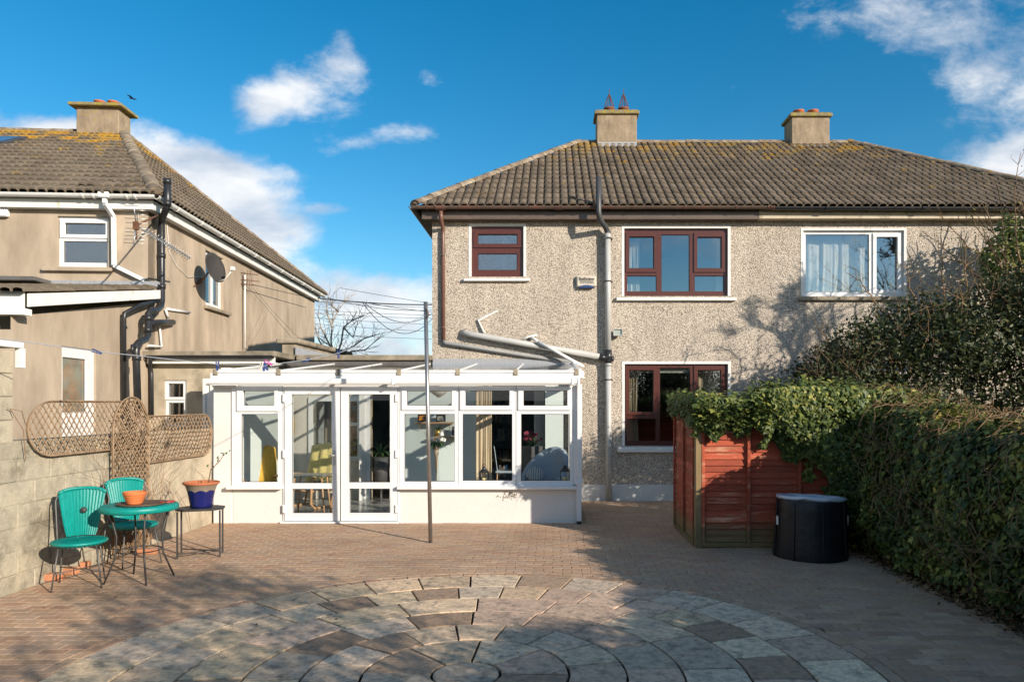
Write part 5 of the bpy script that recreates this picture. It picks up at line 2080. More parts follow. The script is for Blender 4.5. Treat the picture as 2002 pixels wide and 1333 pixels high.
# roof
LEZ, LRZ, LYR, LXA = 5.27, 8.38, 5.55, -3.24
e_ = 0.30
LR0 = deck(lh, [[(-7.8, -e_, LEZ - .02), (e_, -e_, LEZ - .02), (LXA, LYR, LRZ - .02), (-7.8, LYR, LRZ - .02)],
                [(e_, -e_, LEZ - .02), (e_, DEP + e_, LEZ - .02), (LXA, LYR, LRZ - .02)],
                [(e_, DEP + e_, LEZ - .02), (-7.8, DEP + e_, LEZ - .02), (-7.8, LYR, LRZ - .02), (LXA, LYR, LRZ - .02)]])
LR0.parent = lh
LR0.matrix_parent_inverse = Matrix.Identity(4)
l1 = math.hypot(LYR + e_, LRZ - LEZ)
k3 = roof_tiles(LR0, (0, -e_, LEZ), (1, 0, 0), (0, LYR + e_, LRZ - LEZ), [(-7.8, 0), (e_ - .02, 0), (LXA - .02, l1), (-7.8, l1)], MT['tile_left'], gauge=l1 / 17,
                x0=-9.0, maxn=150, seen=lambda p: (0 if (lambda q: CX + FP * q.x / q.y)(LHM @ p) > -10 else 50) + p.y, pl=True)
l2 = math.hypot(e_ - LXA, LRZ - LEZ)
k4 = roof_tiles(LR0, (e_, 0, LEZ), (0, 1, 0), (LXA - e_, 0, LRZ - LEZ), [(-e_ + .02, 0), (DEP + e_, 0), (LYR, l2)], MT['tile_left'], gauge=l2 / 13, x0=-3.0,
                maxn=145, seen=lambda p: p.y, pl=True)
print('TILES left', k3, k4)
ridge_run(LR0, (-7.8, LYR, LRZ + .03), (LXA, LYR, LRZ + .03), (0, 0, 1), MT['ridge'], pl=True)
ridge_run(LR0, (e_ - .03, -e_ + .03, LEZ + .05), (LXA, LYR, LRZ + .04), (.4, -.4, 1), MT['ridge'], r=.13, pl=True)
ridge_run(LR0, (LXA, LYR, LRZ + .04), (e_, DEP + e_, LEZ + .05), (.4, .4, 1), MT['ridge'], r=.12, pl=True)
# skylight
q0, q1 = LF(0, 298, 0), None
sd = Vector((0, LYR + e_, LRZ - LEZ)).normalized()
su = Vector((1, 0, 0))
sn = su.cross(sd)


def on_roof(x, y):
    o = LHI @ Vector((0, 0, EYE))
    d_ = LHI.to_3x3() @ Vector(((x - CX) / FP, 1, (CY - y) / FP))
    p0 = Vector((0, -e_, LEZ))
    return o + d_ * ((p0 - o).dot(sn) / d_.dot(sn))


A_, B_ = on_roof(57, 277), on_roof(-20, 300)
b = MB()
for (i, off) in ((0, .09),):
    tr = A_
    w, h = 1.1, 0.85
    v = [tr + sd * (-h) + su * (-w), tr + sd * (-h), tr, tr + su * (-w)]
    b.hexa([*v, *[p + sn * .11 for p in v]])
sk = b.build('skylight', MT['grey_dark'], LR0, local=True, bevel=.01)
b = MB()
v = [tr + sd * (-h + .08) + su * (-w + .08), tr + sd * (-h + .08) - su * .10, tr - sd * .10 - su * .10, tr - sd * .10 + su * (-w + .08)]
b.add([p + sn * .116 for p in v], [(0, 1, 2, 3)])
b.build('pane', MT['screen'], sk, local=True)
# chimney
cq = LHI @ P(149, 265, 17.35)
cq2 = LHI @ P(229, 265, 17.35)
cz = PZ(209, 17.35)
chimney(lh, cq.x, cq2.x, cq.y, cq.y + .56, 7.7, cz, [(cq.x + .40, MT['terracotta']), (cq.x + .72, MT['terracotta'])], (MT['stack'], MT['stack_cap']), local=True, cap=.13,
        flash=(cq.x - .005, cq2.x - .02, PZ(271, 17.3), PZ(262, 17.3)))
# eaves: white fascia and gutter on two sides
b = MB()
b.box(-7.5, .14, -.14, -.12, 5.06, 5.22)
b.box(-7.5, .14, -.119, -.002, 5.06, 5.08)
b.box(.12, .14, -.119, DEP + .2, 5.06, 5.22)
b.box(.002, .119, -.118, DEP + .2, 5.06, 5.08)
b.build('fascia', MT['upvc_dull'], lh, local=True, bevel=.004)
b = MB()
gutter(b, (-7.5, -.24, 5.27), (.24, -.24, 5.27), k=1.15)
gutter(b, (.24, -.24, 5.27), (.24, DEP + .25, 5.27), out=(1, 0, 0), k=1.15)
for x in (-2.35, -.95, LR(198, 380)[0], LR(262, 380)[0], -.1):
    collar(b, (x, -.24, 5.27), (x + .03, -.24, 5.27), k=1.35)
for y in np.arange(.5, DEP, 1.0):
    collar(b, (.24, y, 5.27), (.24, y + .03, 5.27), out=(1, 0, 0), k=1.35)
b.build('gutter', MT['upvc_dull'], lh, local=True)
# white downpipe on the rear wall
b = MB()
pts = [LF(205, 385, .24), LF(205, 398, .24), LF(222, 424, .06), LF(223, 519, .06), LF(284, 549, .06)]
for i in range(4):
    b.bar(pts[i], pts[i + 1], .065, .065)
b.box(pts[0].x - .09, pts[0].x + .09, -.30, -.18, pts[0].z - .02, pts[0].z + .09)
b.build('downpipe', W, lh, local=True, bevel=.006)
b = MB()
b.bar(pts[4], LF(312, 561, .06), .07, .07)
b.build('downpipe_end', MT['black_plastic'], lh, local=True)
# lean-to wing towards the garden
EXT = -3.45
zt1, zt0 = 3.50, 2.84                       # roof edge at the house and at the far end
dq0, dq1 = LS_(120.5, 676), LS_(187.5, 690)
dr = (dq0[0], dq1[0], 0.0, dq0[1])
b = MB(SIDE)
b.plate(EXT, 0.0, -.05, dr[3] + .12, [dr], -.001, .25)
v = [(EXT, -.001, dr[3] + .1201), (0, -.001, dr[3] + .1201), (0, -.001, zt1), (EXT, -.001, zt0)]
b.add(v, [(0, 1, 2, 3)])
b.build('wing_wall', MT['render_tan'], lh, local=True)
b = MB()
b.box(-3.2, -.26, EXT, EXT + .2, -.05, zt0 + .10)
b.box(-3.2, -.27, EXT + .9, EXT + 1.0, 0, 2.6)
b.build('wing_wall', MT['render_tan'], lh, local=True)
pn = (LS_(127, 700)[0], LS_(172, 700)[0], LS_(127, 806)[1], LS_(127, 698)[1])
do = window(lh, (dr[0] + .004, dr[1] - .004, .02, dr[3] - .004), [pn], .03, W, MT['door_glass'], .06, M4=SIDE, local=True, name='door')
b = MB(SIDE)
b.box(dr[1] - .12, dr[1] - .07, -.04, .029, 0.98, 1.2)
b.build('door_handle', MT['alu'], do, local=True)
v0, v1, v2, v3 = LQ(57, 600, .17), LQ(314, 584, .17), LQ(314, 567, .17), LQ(57, 574, .17)
b = MB()
dx_ = Vector((-.03, 0, 0))
b.hexa([v0 + dx_, v0, v1, v1 + dx_, v3 + dx_, v3, v2, v2 + dx_])
b.build('bargeboard', MT['white_old'], lh, local=True, bevel=.004)
b = MB()
b.box(-3.2, v0.x - .031, v0.y - .06, v0.y - .03, v0.z - .07, v3.z + .02)
b.hexa([Vector((-.35, v0.y - .12, v0.z - .11)), Vector((.172, v0.y - .12, v0.z - .11)), Vector((.172, v0.y + .05, v0.z - .11)), Vector((-.35, v0.y + .05, v0.z - .11)),
        Vector((-.35, v0.y - .12, v0.z + .10)), Vector((.172, v0.y - .12, v0.z - .03)), Vector((.172, v0.y + .05, v0.z - .03)), Vector((-.35, v0.y + .05, v0.z + .10))])
b.build('eaves_end', MT['white_old'], lh, local=True)
wt = deck(lh, [[(-3.2, v3.y - .15, v3.z + .0), (.18, v3.y - .15, v3.z + .0), (.18, 0, v2.z), (-3.2, 0, v2.z)]])
wt.name = 'wing_roof'
wt.matrix_parent_inverse = Matrix.Identity(4)
sl = Vector((0, -(v3.y - .15), v2.z - v3.z))
k5 = roof_tiles(wt, (0, v3.y - .15, v3.z), (1, 0, 0), sl, [(-2.4, 0), (.19, 0), (.19, sl.length), (-2.4, sl.length)], MT['tile_left'], gauge=sl.length / 10, x0=.19 - .3 * 10, maxn=100, pl=True)
b = MB()
b.box(-2.2, .20, -.10, -.004, v2.z + .03, v2.z + .12)
b.build('lead_flashing', MT['lead'], lh, local=True)
b = MB()
b.box(-3.2, LR(108, 555)[0], -.55, -.101, v2.z + .04, v2.z + .11)
b.build('roof_vent_cover', MT['felt'], lh, local=True, bevel=.01)
# black soil stack and waste pipes at the corner
bp = MT['black_plastic']
r_ = .055
b = MB()
b.tube([LQ(327, 352, .42), LQ(327, 398, .42), LQ(325, 408, .40), LQ(317, 428, .12), LQ(316, 440, .09), LQ(316, 588, .09), LQ(314, 600, .12), LQ(305, 607, .22), LQ(296, 606, .24),
        LQ(290, 614, .24), LQ(289, 655, .24), LQ(284, 664, .26), LQ(272, 669, .30), LQ(266, 676, .31), LQ(266, 690, .31), LQ(270, 815, .31)], r_, 12)
b.tube([LQ(327, 350, .42), LQ(327, 360, .42)], r_ * 1.15, 12)
for (x, y, o) in ((316, 500, .09), (316, 560, .09), (290, 622, .24), (289, 645, .24), (327, 398, .42), (267, 700, .31)):
    c0 = LQ(x, y, o)
    b.tube([c0 - Vector((0, 0, .04)), c0 + Vector((0, 0, .04))], r_ * 1.2, 12)
b.tube([LQ(291, 632, .24), LQ(318, 630, .14), LQ(338, 630, .05)], r_ * .95, 12)
b.tube([LQ(266, 680, .31), LQ(259, 676, .33), LQ(258, 690, .33)], .03, 8)
b.build('soil_pipe', bp, lh, local=True)
b = MB()
b.tube([LQ(306, 588, .10), LQ(275, 596, .16), LQ(243, 613, .10), LQ(242, 625, .08), LQ(243, 812, .08)], .036, 10)
c0 = LQ(243, 640, .08)
b.tube([c0 - Vector((0, 0, .02)), c0 + Vector((0, 0, .02))], .043, 10)
b.build('downpipe', bp, lh, local=True)
b = MB()
b.tube([LQ(327, 604, .03), LQ(371, 611, .03)], .022, 8)
b.tube([LQ(324, 605, .05), LQ(329, 622, .05)], .022, 8)
b.tube([LQ(312, 638, .05), LQ(316, 678, .05), LQ(290, 675, .10)], .018, 8)
b.build('waste_pipe', MT['white_pipe'], lh, local=True)
b = MB()
b.tube([LF(270, 405, .02), LF(270, 432, .02)], .006, 5)
b.tube([LQ(327, 440, .02), LQ(330, 490, .02), LQ(345, 520, .02), LQ(368, 542, .02), LQ(396, 540, .02)], .006, 5)
b.build('cable', MT['white_pipe'], lh, local=True)
# alarm box at the frame edge, with the end of its lettering
a_ = LF(-22, 412, .05)
c_ = LF(16.5, 424, .05)
b = MB()
b.box(a_.x, c_.x, -.09, -.002, LF(0, 424, .05).z, LF(0, 400, .05).z)
ab = b.build('alarm_box', W, None, bevel=.015)
ab.matrix_world = LHM
tag(ab, 'white alarm box with blue lettering under the tan house eaves', 'alarm box')
b = None
tm = text_mesh('KT', .085, 'lettering', MT['ink_blue'], ab, Matrix.Translation((LF(8.5, 410, .09).x, -.0925, LF(8, 409.5, .09).z)) @ UPR, local=True)

# flat roofed garage between the houses
ga = thing('garage', (-6.0, 12.4, 0), 'low tan flat-roofed garage with a small white window between the houses', 'garage')
GY = 12.42
gw = R(322, 364.5, 743, 834, GY)
b = MB()
b.plate(-6.94, -5.02, -.05, 2.46, [gw], GY, GY + .15)
b.build('wall', MT['render_grey'], ga)
b = MB()
b.box(-6.94, -4.98, GY + .9, GY + 1.0, 0, 2.4)
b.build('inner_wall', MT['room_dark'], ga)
gp = [R(331, 360, 750, 776, GY + .05), R(331, 361, 787, 829, GY + .05)]
window(ga, (gw[0] + .004, gw[1] - .004, gw[2] + .004, gw[3] - .004), gp, GY + .03, W, MT['glass'], .06, [(R(324, 363, 745.5, 781, GY + .05), gp[0])])
b = MB()
b.box(-6.94, -4.70, GY - .22, 18.0, 2.555, 2.65)
b.build('roof', MT['concrete'], ga, bevel=.012)
b = MB()
b.box(-6.9, -4.72, GY - .15, GY - .13, 2.44, 2.553)
b.box(-6.9, -4.72, GY - .129, GY - .002, 2.44, 2.46)
b.build('fascia', MT['white_old'], ga, bevel=.004)
b = MB()
gutter(b, (-6.85, GY - .22, 2.575), (-4.72, GY - .22, 2.575))
b.tube([P(296, 696, GY - .22), P(294, 708, GY - .18), P(294, 716, GY - .05), P(296, 730, GY - .05), P(297, 815, GY - .05)], .034, 10)
b.build('gutter', bp, ga)
b = MB()
b.plate(PX(399, GY - .4), -5.015, 0, PZ(740, GY - .4), [(PX(404, GY - .4), PX(413, GY - .4), 0.05, PZ(752, GY - .4))], GY - .45, GY - .38)
b.box(PX(404, GY - .4), PX(413, GY - .4), GY - .42, GY - .40, 0.05, PZ(752, GY - .4))
gd = b.build('side_gate', MT['white_old'], None, bevel=.004)
tag(gd, 'narrow white side gate between garage and conservatory', 'gate')

# aerials and dish on the tan house
t = thing('television_aerial', LHM @ LQ(300, 470, 0.0), 'metal television aerial with a long toothed boom beside the black soil pipe', 'aerial')


def WQ(x, y, off):
    return LHM @ LQ(x, y, off)


b = MB()
p, q = WQ(266, 441, .95), WQ(371, 505, .62)
b.tube([p, q], .014, 8)
d_ = (q - p).normalized()
sx_ = d_.cross(Vector((0, 0, 1))).normalized()
up_ = sx_.cross(d_).normalized()
for i in range(16):
    c0 = p + (q - p) * (0.16 + .82 * i / 15)
    for sgn in (1, -1):
        b.tube([c0, c0 + (sx_ * .5 * sgn + up_ * .5).normalized() * .065], .0045, 5)
        b.tube([c0, c0 + (sx_ * .5 * sgn - up_ * .5).normalized() * .065], .0045, 5)
b.build('boom', MT['alu'], t)
b = MB()
for k in (-1, 1):
    base = p + d_ * .02
    for j in range(5):
        c0 = base + up_ * k * (.04 + .055 * j) - d_ * .02 * j
        b.tube([c0 - sx_ * .14, c0 + sx_ * .14], .0045, 5)
    b.tube([base, base + up_ * k * .28 - d_ * .12], .008, 5)
b.build('reflector', MT['alu'], t)
b = MB()
b.box(p.x - .03, p.x + .03, p.y - .03, p.y + .03, p.z - .06, p.z + .05)
b.tube([p, WQ(300, 425, .5), WQ(312, 420, .12)], .014, 8)
b.tube([p + Vector((0, 0, -.2)), p + Vector((0, 0, .06))], .016, 8)
b.build('bracket', MT['rust'], t)
t = thing('satellite_dish', WQ(400, 560, 0), 'grey round satellite dish on a rusty bracket beside the side window', 'dish')
c0 = WQ(418, 524, .42)
ax = Vector((0.93, -0.22, 0.22)).normalized()
s_ = ax.cross(Vector((0, 0, 1))).normalized()
u_ = s_.cross(ax).normalized()
b = MB()
v, f = [], []
nr, na = 5, 28
for i in range(nr + 1):
    rr_ = .28 * i / nr
    for j in range(na):
        a = 2 * math.pi * j / na
        v.append(c0 + s_ * rr_ * math.cos(a) + u_ * rr_ * 1.08 * math.sin(a) + ax * (.08 * (rr_ / .28) ** 2 - .04))
for i in range(nr):
    for j in range(na):
        f.append((i * na + j, i * na + (j + 1) % na, (i + 1) * na + (j + 1) % na, (i + 1) * na + j))
b.add(v, f, 0, True)
o = b.build('dish', MT['dish'], t)
md = o.modifiers.new('thick', 'SOLIDIFY')
md.thickness = .008
b = MB()
b.tube([c0 - u_ * .29, c0 - u_ * .28 + ax * .2, c0 - u_ * .14 + ax * .40], .010, 6)
b.box(*(lambda q: (q.x - .03, q.x + .03, q.y - .04, q.y + .04, q.z - .03, q.z + .04))(c0 - u_ * .13 + ax * .41))
b.build('feed_arm', MT['white_pipe'], t)
b = MB()
b.tube([c0 - ax * .06, c0 - ax * .2 - u_ * .1, WQ(389, 555, .02)], .016, 6)
b.tube([WQ(380, 560, .02), WQ(393, 545, .02)], .014, 6)
b.build('bracket', MT['rust'], t)
t = thing('wall_aerial', WQ(479, 676, .05), 'thin white pole with small aerials on the tan side wall', 'aerial')
b = MB()
b.tube([WQ(479, 680, .08), WQ(479, 535, .08)], .018, 8)
b.build('pole', MT['white_pipe'], t)
b = MB()
for (y, l_) in ((535, .30), (548, .35), (556, .26)):
    c0 = WQ(479, y, .08)
    b.tube([c0 + Vector((-l_ * .5, -.05, .02)), c0 + Vector((l_, .0, -.03))], .010, 5)
    for k in range(4):
        e0 = c0 + Vector((l_ * (k / 4 - .3), -.02, 0))
        b.tube([e0 - Vector((0, .0, .06)), e0 + Vector((0, 0, .06))], .006, 4)
b.build('aerial_rods', MT['rust'], t)

# ------------------------------------------------------------------ garden wall of concrete blocks
WX = -5.03
gwall = thing('garden_wall', (WX, 8, 0), 'low weathered concrete block wall behind the teal chairs', 'wall')
b = MB()
b.box(WX - .21, WX - .006, 3.0, 8.62, -.05, 1.405)
b.build('mortar', MT['mortar'], gwall)
b = MB()
n = 40
v, f = [], []
y0, y1 = 8.63, KY + .02
for j in range(9):
    for i in range(n + 1):
        y = y0 + (y1 - y0) * i / n
        z = -.05 + 1.46 * j / 8
        v.append((WX + .006 * noise.noise((y * 2.5, z * 2.5, 1)), y, z - (.02 * noise.noise((y * 3, 0, 4)) if j == 8 else 0)))
for j in range(8):
    for i in range(n):
        a = j * (n + 1) + i
        f.append((a, a + 1, a + n + 2, a + n + 1))
b.add(v, f, 0, True)
b.box(WX - .2, WX - .012, y0, y1, -.05, 1.395)
b.build('render_coat', MT['render_grey'], gwall, fix=False)


def build_blocks():
    rz = random.Random(9)
    ch = .006
    hgt, ln = .218, .445

    def blk(l, h):
        m_ = MB()
        m_.box(-.098, .098, 0, l - .008, 0, h - .008)
        return m_
    me = {}
    for row in range(7):
        z = -.06 + row * (hgt - .002)
        h = hgt if row < 6 else .15
        y = 3.0 - (row % 2) * .22
        while y < 8.6:
            l = min(ln, 8.62 - y)
            if l > .05:
                key = (round(l, 3), h)
                if key not in me:
                    m2 = blk(l, h).mesh('block')
                    m2.materials.append(MT['block'])
                    me[key] = m2
                o = bpy.data.objects.new('block', me[key])
                o.parent = gwall
                o.matrix_parent_inverse = wm(gwall).inverted()
                o.location = (WX - .10 + rz.uniform(-.006, .006), y, z)
                o.rotation_euler = (0, rz.uniform(-.008, .008), rz.uniform(-.006, .006))
                COL.objects.link(o)
                md = o.modifiers.new('edge', 'BEVEL')
                md.width = .009
                md.segments = 1
            y += ln
    # taller pier at the near end
    for row in range(4):
        z = -.06 + (6 * (hgt - .002)) + .15 + row * (hgt - .002)
        for k in range(3):
            y = 6.74 - ln * (k + 1) + (0 if row % 2 else .0)
            key = (ln, hgt)
            if key not in me:
                m2 = blk(ln, hgt).mesh('block')
                m2.materials.append(MT['block'])
                me[key] = m2
            o = bpy.data.objects.new('block', me[key])
            o.parent = gwall
            o.matrix_parent_inverse = wm(gwall).inverted()
            o.location = (WX - .10 + rz.uniform(-.006, .006), y, z)
            COL.objects.link(o)
            md = o.modifiers.new('edge', 'BEVEL')
            md.width = .009
            md.segments = 1


build_blocks()
b = MB()
b.box(WX - .21, WX + .05, 5.2, 6.80, 2.275, 2.33)
b.box(WX - .01, WX + .05, 6.76, 6.82, 2.09, 2.274)
b.build('coping_trim', MT['white_old'], gwall, bevel=.004)


# ------------------------------------------------------------------ willow trellises on the wall
def lattice(t, Mx, inside, u0, u1, v0, v1, pitch, r, seed, slope=1.0, border=None):
    """diagonal rods clipped to the outline given by inside(u, v); drawn as thin tubes in the plane of Mx"""
    rr = random.Random(seed)
    mb = MB(Mx)
    for sgn in (1, -1):
        k = u0 - (v1 - v0) * 1.2
        while k < u1 + (v1 - v0) * 1.2:
            pts = []
            sl = slope * rr.uniform(.93, 1.07)
            run = []
            n = 60
            for i in range(n + 1):
                vv = v0 + (v1 - v0) * i / n
                uu = k + sgn * (vv - (v0 + v1) / 2) / sl + .006 * math.sin(vv * 9 + k * 7)
                if inside(uu, vv):
                    run.append((uu, vv))
                elif run:
                    break
            if len(run) > 3:
                step = max(1, len(run) // 4)
                pp_ = run[::step]
                if pp_[-1] != run[-1]:
                    pp_.append(run[-1])
                off = sgn * r * .9
                mb.tube([(a, off + rr.uniform(-.002, .002), c) for a, c in pp_], r * rr.uniform(.8, 1.15), 5)
            k += pitch * rr.uniform(.88, 1.12)
    mb.build('lattice', MT['willow'], t, kind='stuff', fix=False)
    fr = MB(Mx)
    for (sc_, off) in ((1.0, 0), (.985, .012), (1.01, -.010)):
        cu_ = [(sum(p[0] for p in border) / len(border)), (sum(p[1] for p in border) / len(border))]
        fr.tube([(cu_[0] + (p[0] - cu_[0]) * sc_, off, cu_[1] + (p[1] - cu_[1]) * (1 + (sc_ - 1) * 2)) for p in border], .007, 6, closed=True)
    fr.build('rim', MT['willow'], t, fix=False)


def stadium(u0, u1, v0, v1, left=True, right=True, rx_=None):
    h = (v1 - v0) / 2
    vm = (v0 + v1) / 2
    rx_ = rx_ or h
    pts = []
    if right:
        pts += [(u1 - rx_ + rx_ * math.cos(a), vm + h * math.sin(a)) for a in [-math.pi / 2 + math.pi * i / 14 for i in range(15)]]
    else:
        pts += [(u1, v0), (u1, v1)]
    if left:
        pts += [(u0 + rx_ + rx_ * math.cos(a), vm + h * math.sin(a)) for a in [math.pi / 2 + math.pi * i / 14 for i in range(15)]]
    else:
        pts += [(u0, v1), (u0, v0)]

    def inside(u, v):
        if not (v0 < v < v1):
            return False
        q = rx_ * math.sqrt(max(0, 1 - ((v - vm) / h) ** 2))
        a = u0 + rx_ - q if left else u0
        c = u1 - rx_ + q if right else u1
        return a < u < c
    return pts, inside


TX = WX + .035
SD = Matrix(((0, -1, 0, TX), (1, 0, 0, 0), (0, 0, 1, 0), (0, 0, 0, 1)))
t = thing('willow_trellis', (TX, 7.6, 1.2), 'long woven willow trellis with a rounded end fixed along the wall top', 'trellis')
bd, ins = stadium(6.86, 8.62, 1.24, 1.78, True, False, .34)
lattice(t, SD @ Matrix.Translation((0, 0, 0)), ins, 6.86, 8.62, 1.24, 1.78, .085, .0065, 2, 1.25, bd)
t = thing('willow_trellis', (TX, 9.6, 1.0), 'woven willow trellis at the conservatory end of the wall', 'trellis')
bd, ins = stadium(8.66, 10.56, 1.03, 1.60, False, True, .22)
lattice(t, SD, ins, 8.66, 10.56, 1.03, 1.60, .085, .0065, 3, 1.25, bd)
t = thing('willow_trellis', (TX + .1, 8.5, 0), 'upright woven willow trellis with arched top behind the teal table', 'trellis')
SD2 = Matrix(((0, -1, 0, TX + .05), (1, 0, 0, 0), (0, 0, 1, 0), (0, 0, 0, 1)))


def ins3(u, v):
    um, hw = 8.47, .36
    if v < 0.02:
        return False
    if v < 1.45:
        return abs(u - um) < hw * (0.93 + .07 * v)
    return ((u - um) / hw) ** 2 + ((v - 1.45) / .38) ** 2 < 1


bd = [(8.47 - .34, .02), (8.47 + .34, .02), (8.47 + .36, 1.45)] + [(8.47 + .36 * math.cos(a), 1.45 + .38 * math.sin(a)) for a in [math.pi * i / 16 for i in range(1, 16)]] + [(8.47 - .36, 1.45)]
lattice(t, SD2, ins3, 8.11, 8.83, 0.02, 1.83, .075, .0068, 5, 1.15, bd)

# dry climber stems trailing on the wall
t = thing('dry_climber', (WX + .12, 8.5, 0), 'bare dry climber stems tangled in the upright trellis', 'climber')
rr = random.Random(77)
b = MB()
for i in range(60):
    y = 8.47 + rr.gauss(0, .22)
    p = Vector((WX + rr.uniform(.06, .13), y, rr.uniform(0, .1)))
    pts = [p.copy()]
    d_ = Vector((0, rr.gauss(0, .5), 1)).normalized()
    for k in range(rr.randint(5, 14)):
        p = p + d_ * .13
        p.x = WX + .05 + abs(rr.gauss(0, .05))
        d_ = (d_ + Vector((0, rr.gauss(0, .3), rr.gauss(0, .1)))).normalized()
        pts.append(p.copy())
    b.tube(pts, [max(.0018, .005 * (1 - k / len(pts))) for k in range(len(pts))], 4, caps=False)
for (a0, a1) in (((316, 940), (345, 1010)), ((318, 935), (330, 965)), ((345, 960), (375, 1045)), ((50, 830), (14, 798)), ((20, 800), (50, 900))):
    pa = Vector((WX + .03, 0, 0))
    Ya = pa.x * FP / (a0[0] - CX)
    Yb = pa.x * FP / (a1[0] - CX)
    b.tube([Vector((pa.x, Ya, PZ(a0[1], Ya))), Vector((pa.x + .05, (Ya + Yb) / 2, (PZ(a0[1], Ya) + PZ(a1[1], Yb)) / 2 + .05)), Vector((pa.x, Yb, PZ(a1[1], Yb)))], .004, 4)
b.build('stems', MT['twig'], t, fix=False)


# ------------------------------------------------------------------ teal wicker chairs, table, stool, pots
def wicker_chair(loc, rz, label):
    """metal frame, round woven seat, fan shaped woven back; the chair faces local -y"""
    t = thing('wicker_chair', loc, label, 'chair', 'teal wicker chairs by the wall', rz)
    se = MB()
    n, zc, rad = 72, .435, .225
    v, f = [], []
    rings = [(0.0, .012), (.25, .012), (.5, .010), (.75, .006), (.93, .002), (1.0, -.012), (.96, -.030), (.6, -.020), (0.0, -.018)]
    for k, (q, dz) in enumerate(rings):
        for j in range(n):
            a = 2 * math.pi * j / n
            w = 1 + (.018 * math.sin(j * math.pi) if False else 0)
            bump_ = .0065 * ((j % 2) * 2 - 1) if 0 < k < 7 else 0
            v.append((q * rad * math.cos(a) * w, q * rad * math.sin(a) * w * 1.02, zc + dz + bump_))
    for k in range(len(rings) - 1):
        for j in range(n):
            f.append((k * n + j, k * n + (j + 1) % n, (k + 1) * n + (j + 1) % n, (k + 1) * n + j))
    se.add(v, f, 0, True)
    se.build('seat', MT['teal'], t, local=True)
    rim = MB()
    rim.tube([(rad * 1.0 * math.cos(a), rad * 1.02 * math.sin(a), zc - .008 + .003 * (i % 2)) for i, a in enumerate([2 * math.pi * i / 60 for i in range(60)])], .015, 7, closed=True)
    rim.build('seat_edge', MT['teal'], t, local=True)
    # back: vertical strands woven on a curved fan
    bk = MB()
    ns, nh = 27, 16
    v, f = [], []
    for i in range(nh + 1):
        tz = i / nh
        hw = .115 + .085 * tz ** .8 - (.05 * max(0, (tz - .93) / .07) ** 2)
        for j in range(ns + 1):
            s = j / ns * 2 - 1
            arch = .02 * (1 - s * s) * tz
            v.append((hw * s, .205 + .075 * tz - .055 * (1 - abs(s) ** 2) * 0 - .045 * (abs(s) ** 2) + .0035 * ((j % 2) * 2 - 1), zc + .02 + .44 * tz + arch))
    for i in range(nh):
        for j in range(ns):
            a = i * (ns + 1) + j
            f.append((a, a + 1, a + ns + 2, a + ns + 1))
    bk.add(v, f, 0, False)
    o = bk.build('backrest', MT['teal'], t, local=True, fix=False)
    md = o.modifiers.new('thick', 'SOLIDIFY')
    md.thickness = .012
    tr = MB()
    top = [(.20 * s * (1 - .0), .28 - .045 * s * s, zc + .46 + .02 * (1 - s * s) - .03 * abs(s) ** 6) for s in [-1 + 2 * i / 20 for i in range(21)]]
    tr.tube(top, .016, 7)
    tr.build('back_edge', MT['teal'], t, local=True)
    # frame
    m_ = MT['frame_metal']
    fr = MB()
    hoop = [(-.19, .10, zc - .03), (-.205, .17, zc + .10), (-.225, .24, zc + .36), (-.20, .265, zc + .455), (0, .30, zc + .485), (.20, .265, zc + .455), (.225, .24, zc + .36), (.205, .17, zc + .10), (.19, .10, zc - .03)]
    fr.tube(hoop, .0075, 8)
    fr.tube([(.20 * math.cos(a), .20 * math.sin(a), zc - .035) for a in [2 * math.pi * i / 24 for i in range(24)]], .007, 6, closed=True)
    fr.build('back_frame', m_, t, local=True)
    for (x, y, fx, fy) in ((-.15, -.14, -.20, -.21), (.15, -.14, .20, -.21), (-.15, .14, -.19, .22), (.15, .14, .19, .22)):
        lg = MB()
        lg.tube([(x, y, zc - .03), ((x + fx) / 2, (y + fy) / 2, zc * .5), (fx, fy, 0)], .0075, 8)
        lg.build('leg', m_, t, local=True)
    cr = MB()
    cr.tube([(-.185, -.185, .16), (.18, .19, .16)], .005, 6)
    cr.tube([(.185, -.185, .16), (-.18, .19, .16)], .005, 6)
    cr.build('stretcher', m_, t, local=True)
    return t


ch1 = wicker_chair((-4.57, 6.97, 0), math.radians(27), 'teal wicker chair standing nearest the lens beside the block wall')
b = MB()
b.lathe([(0, .0), (.03, .0), (.028, .012), (0, .014)], (0, 0, 0), 12)
o = b.build('back_rosette', MT['dark_metal'], ch1, local=True)
o.location = (0.01, .225, .70)
o.rotation_euler = (math.radians(80), 0, 0)
wicker_chair((-4.60, 7.93, 0), math.radians(52), 'teal wicker chair half hidden behind the teal table')

t = thing('wicker_table', (-4.12, 7.2, 0), 'round teal wicker table with bowed iron legs', 'table')
b = MB()
n = 60
zt = .745
v, f = [], []
rings = [(0, .012), (.3, .012), (.6, .012), (.88, .011), (.97, .006), (1.0, -.008), (1.0, -.045), (.95, -.055), (.9, -.045), (0, -.02)]
for k, (q, dz) in enumerate(rings):
    for j in range(n):
        a = 2 * math.pi * j / n
        w = 1 + (.006 * ((j % 2) * 2 - 1) if k in (4, 5, 6) else 0)
        v.append((q * .350 * w * math.cos(a), q * .350 * w * math.sin(a), zt + dz + (.0025 * ((j % 2) * 2 - 1) if 0 < k < 4 else 0)))
for k in range(len(rings) - 1):
    for j in range(n):
        f.append((k * n + j, k * n + (j + 1) % n, (k + 1) * n + (j + 1) % n, (k + 1) * n + j))
b.add(v, f, 0, True)
b.build('table_top', MT['teal'], t, local=True)
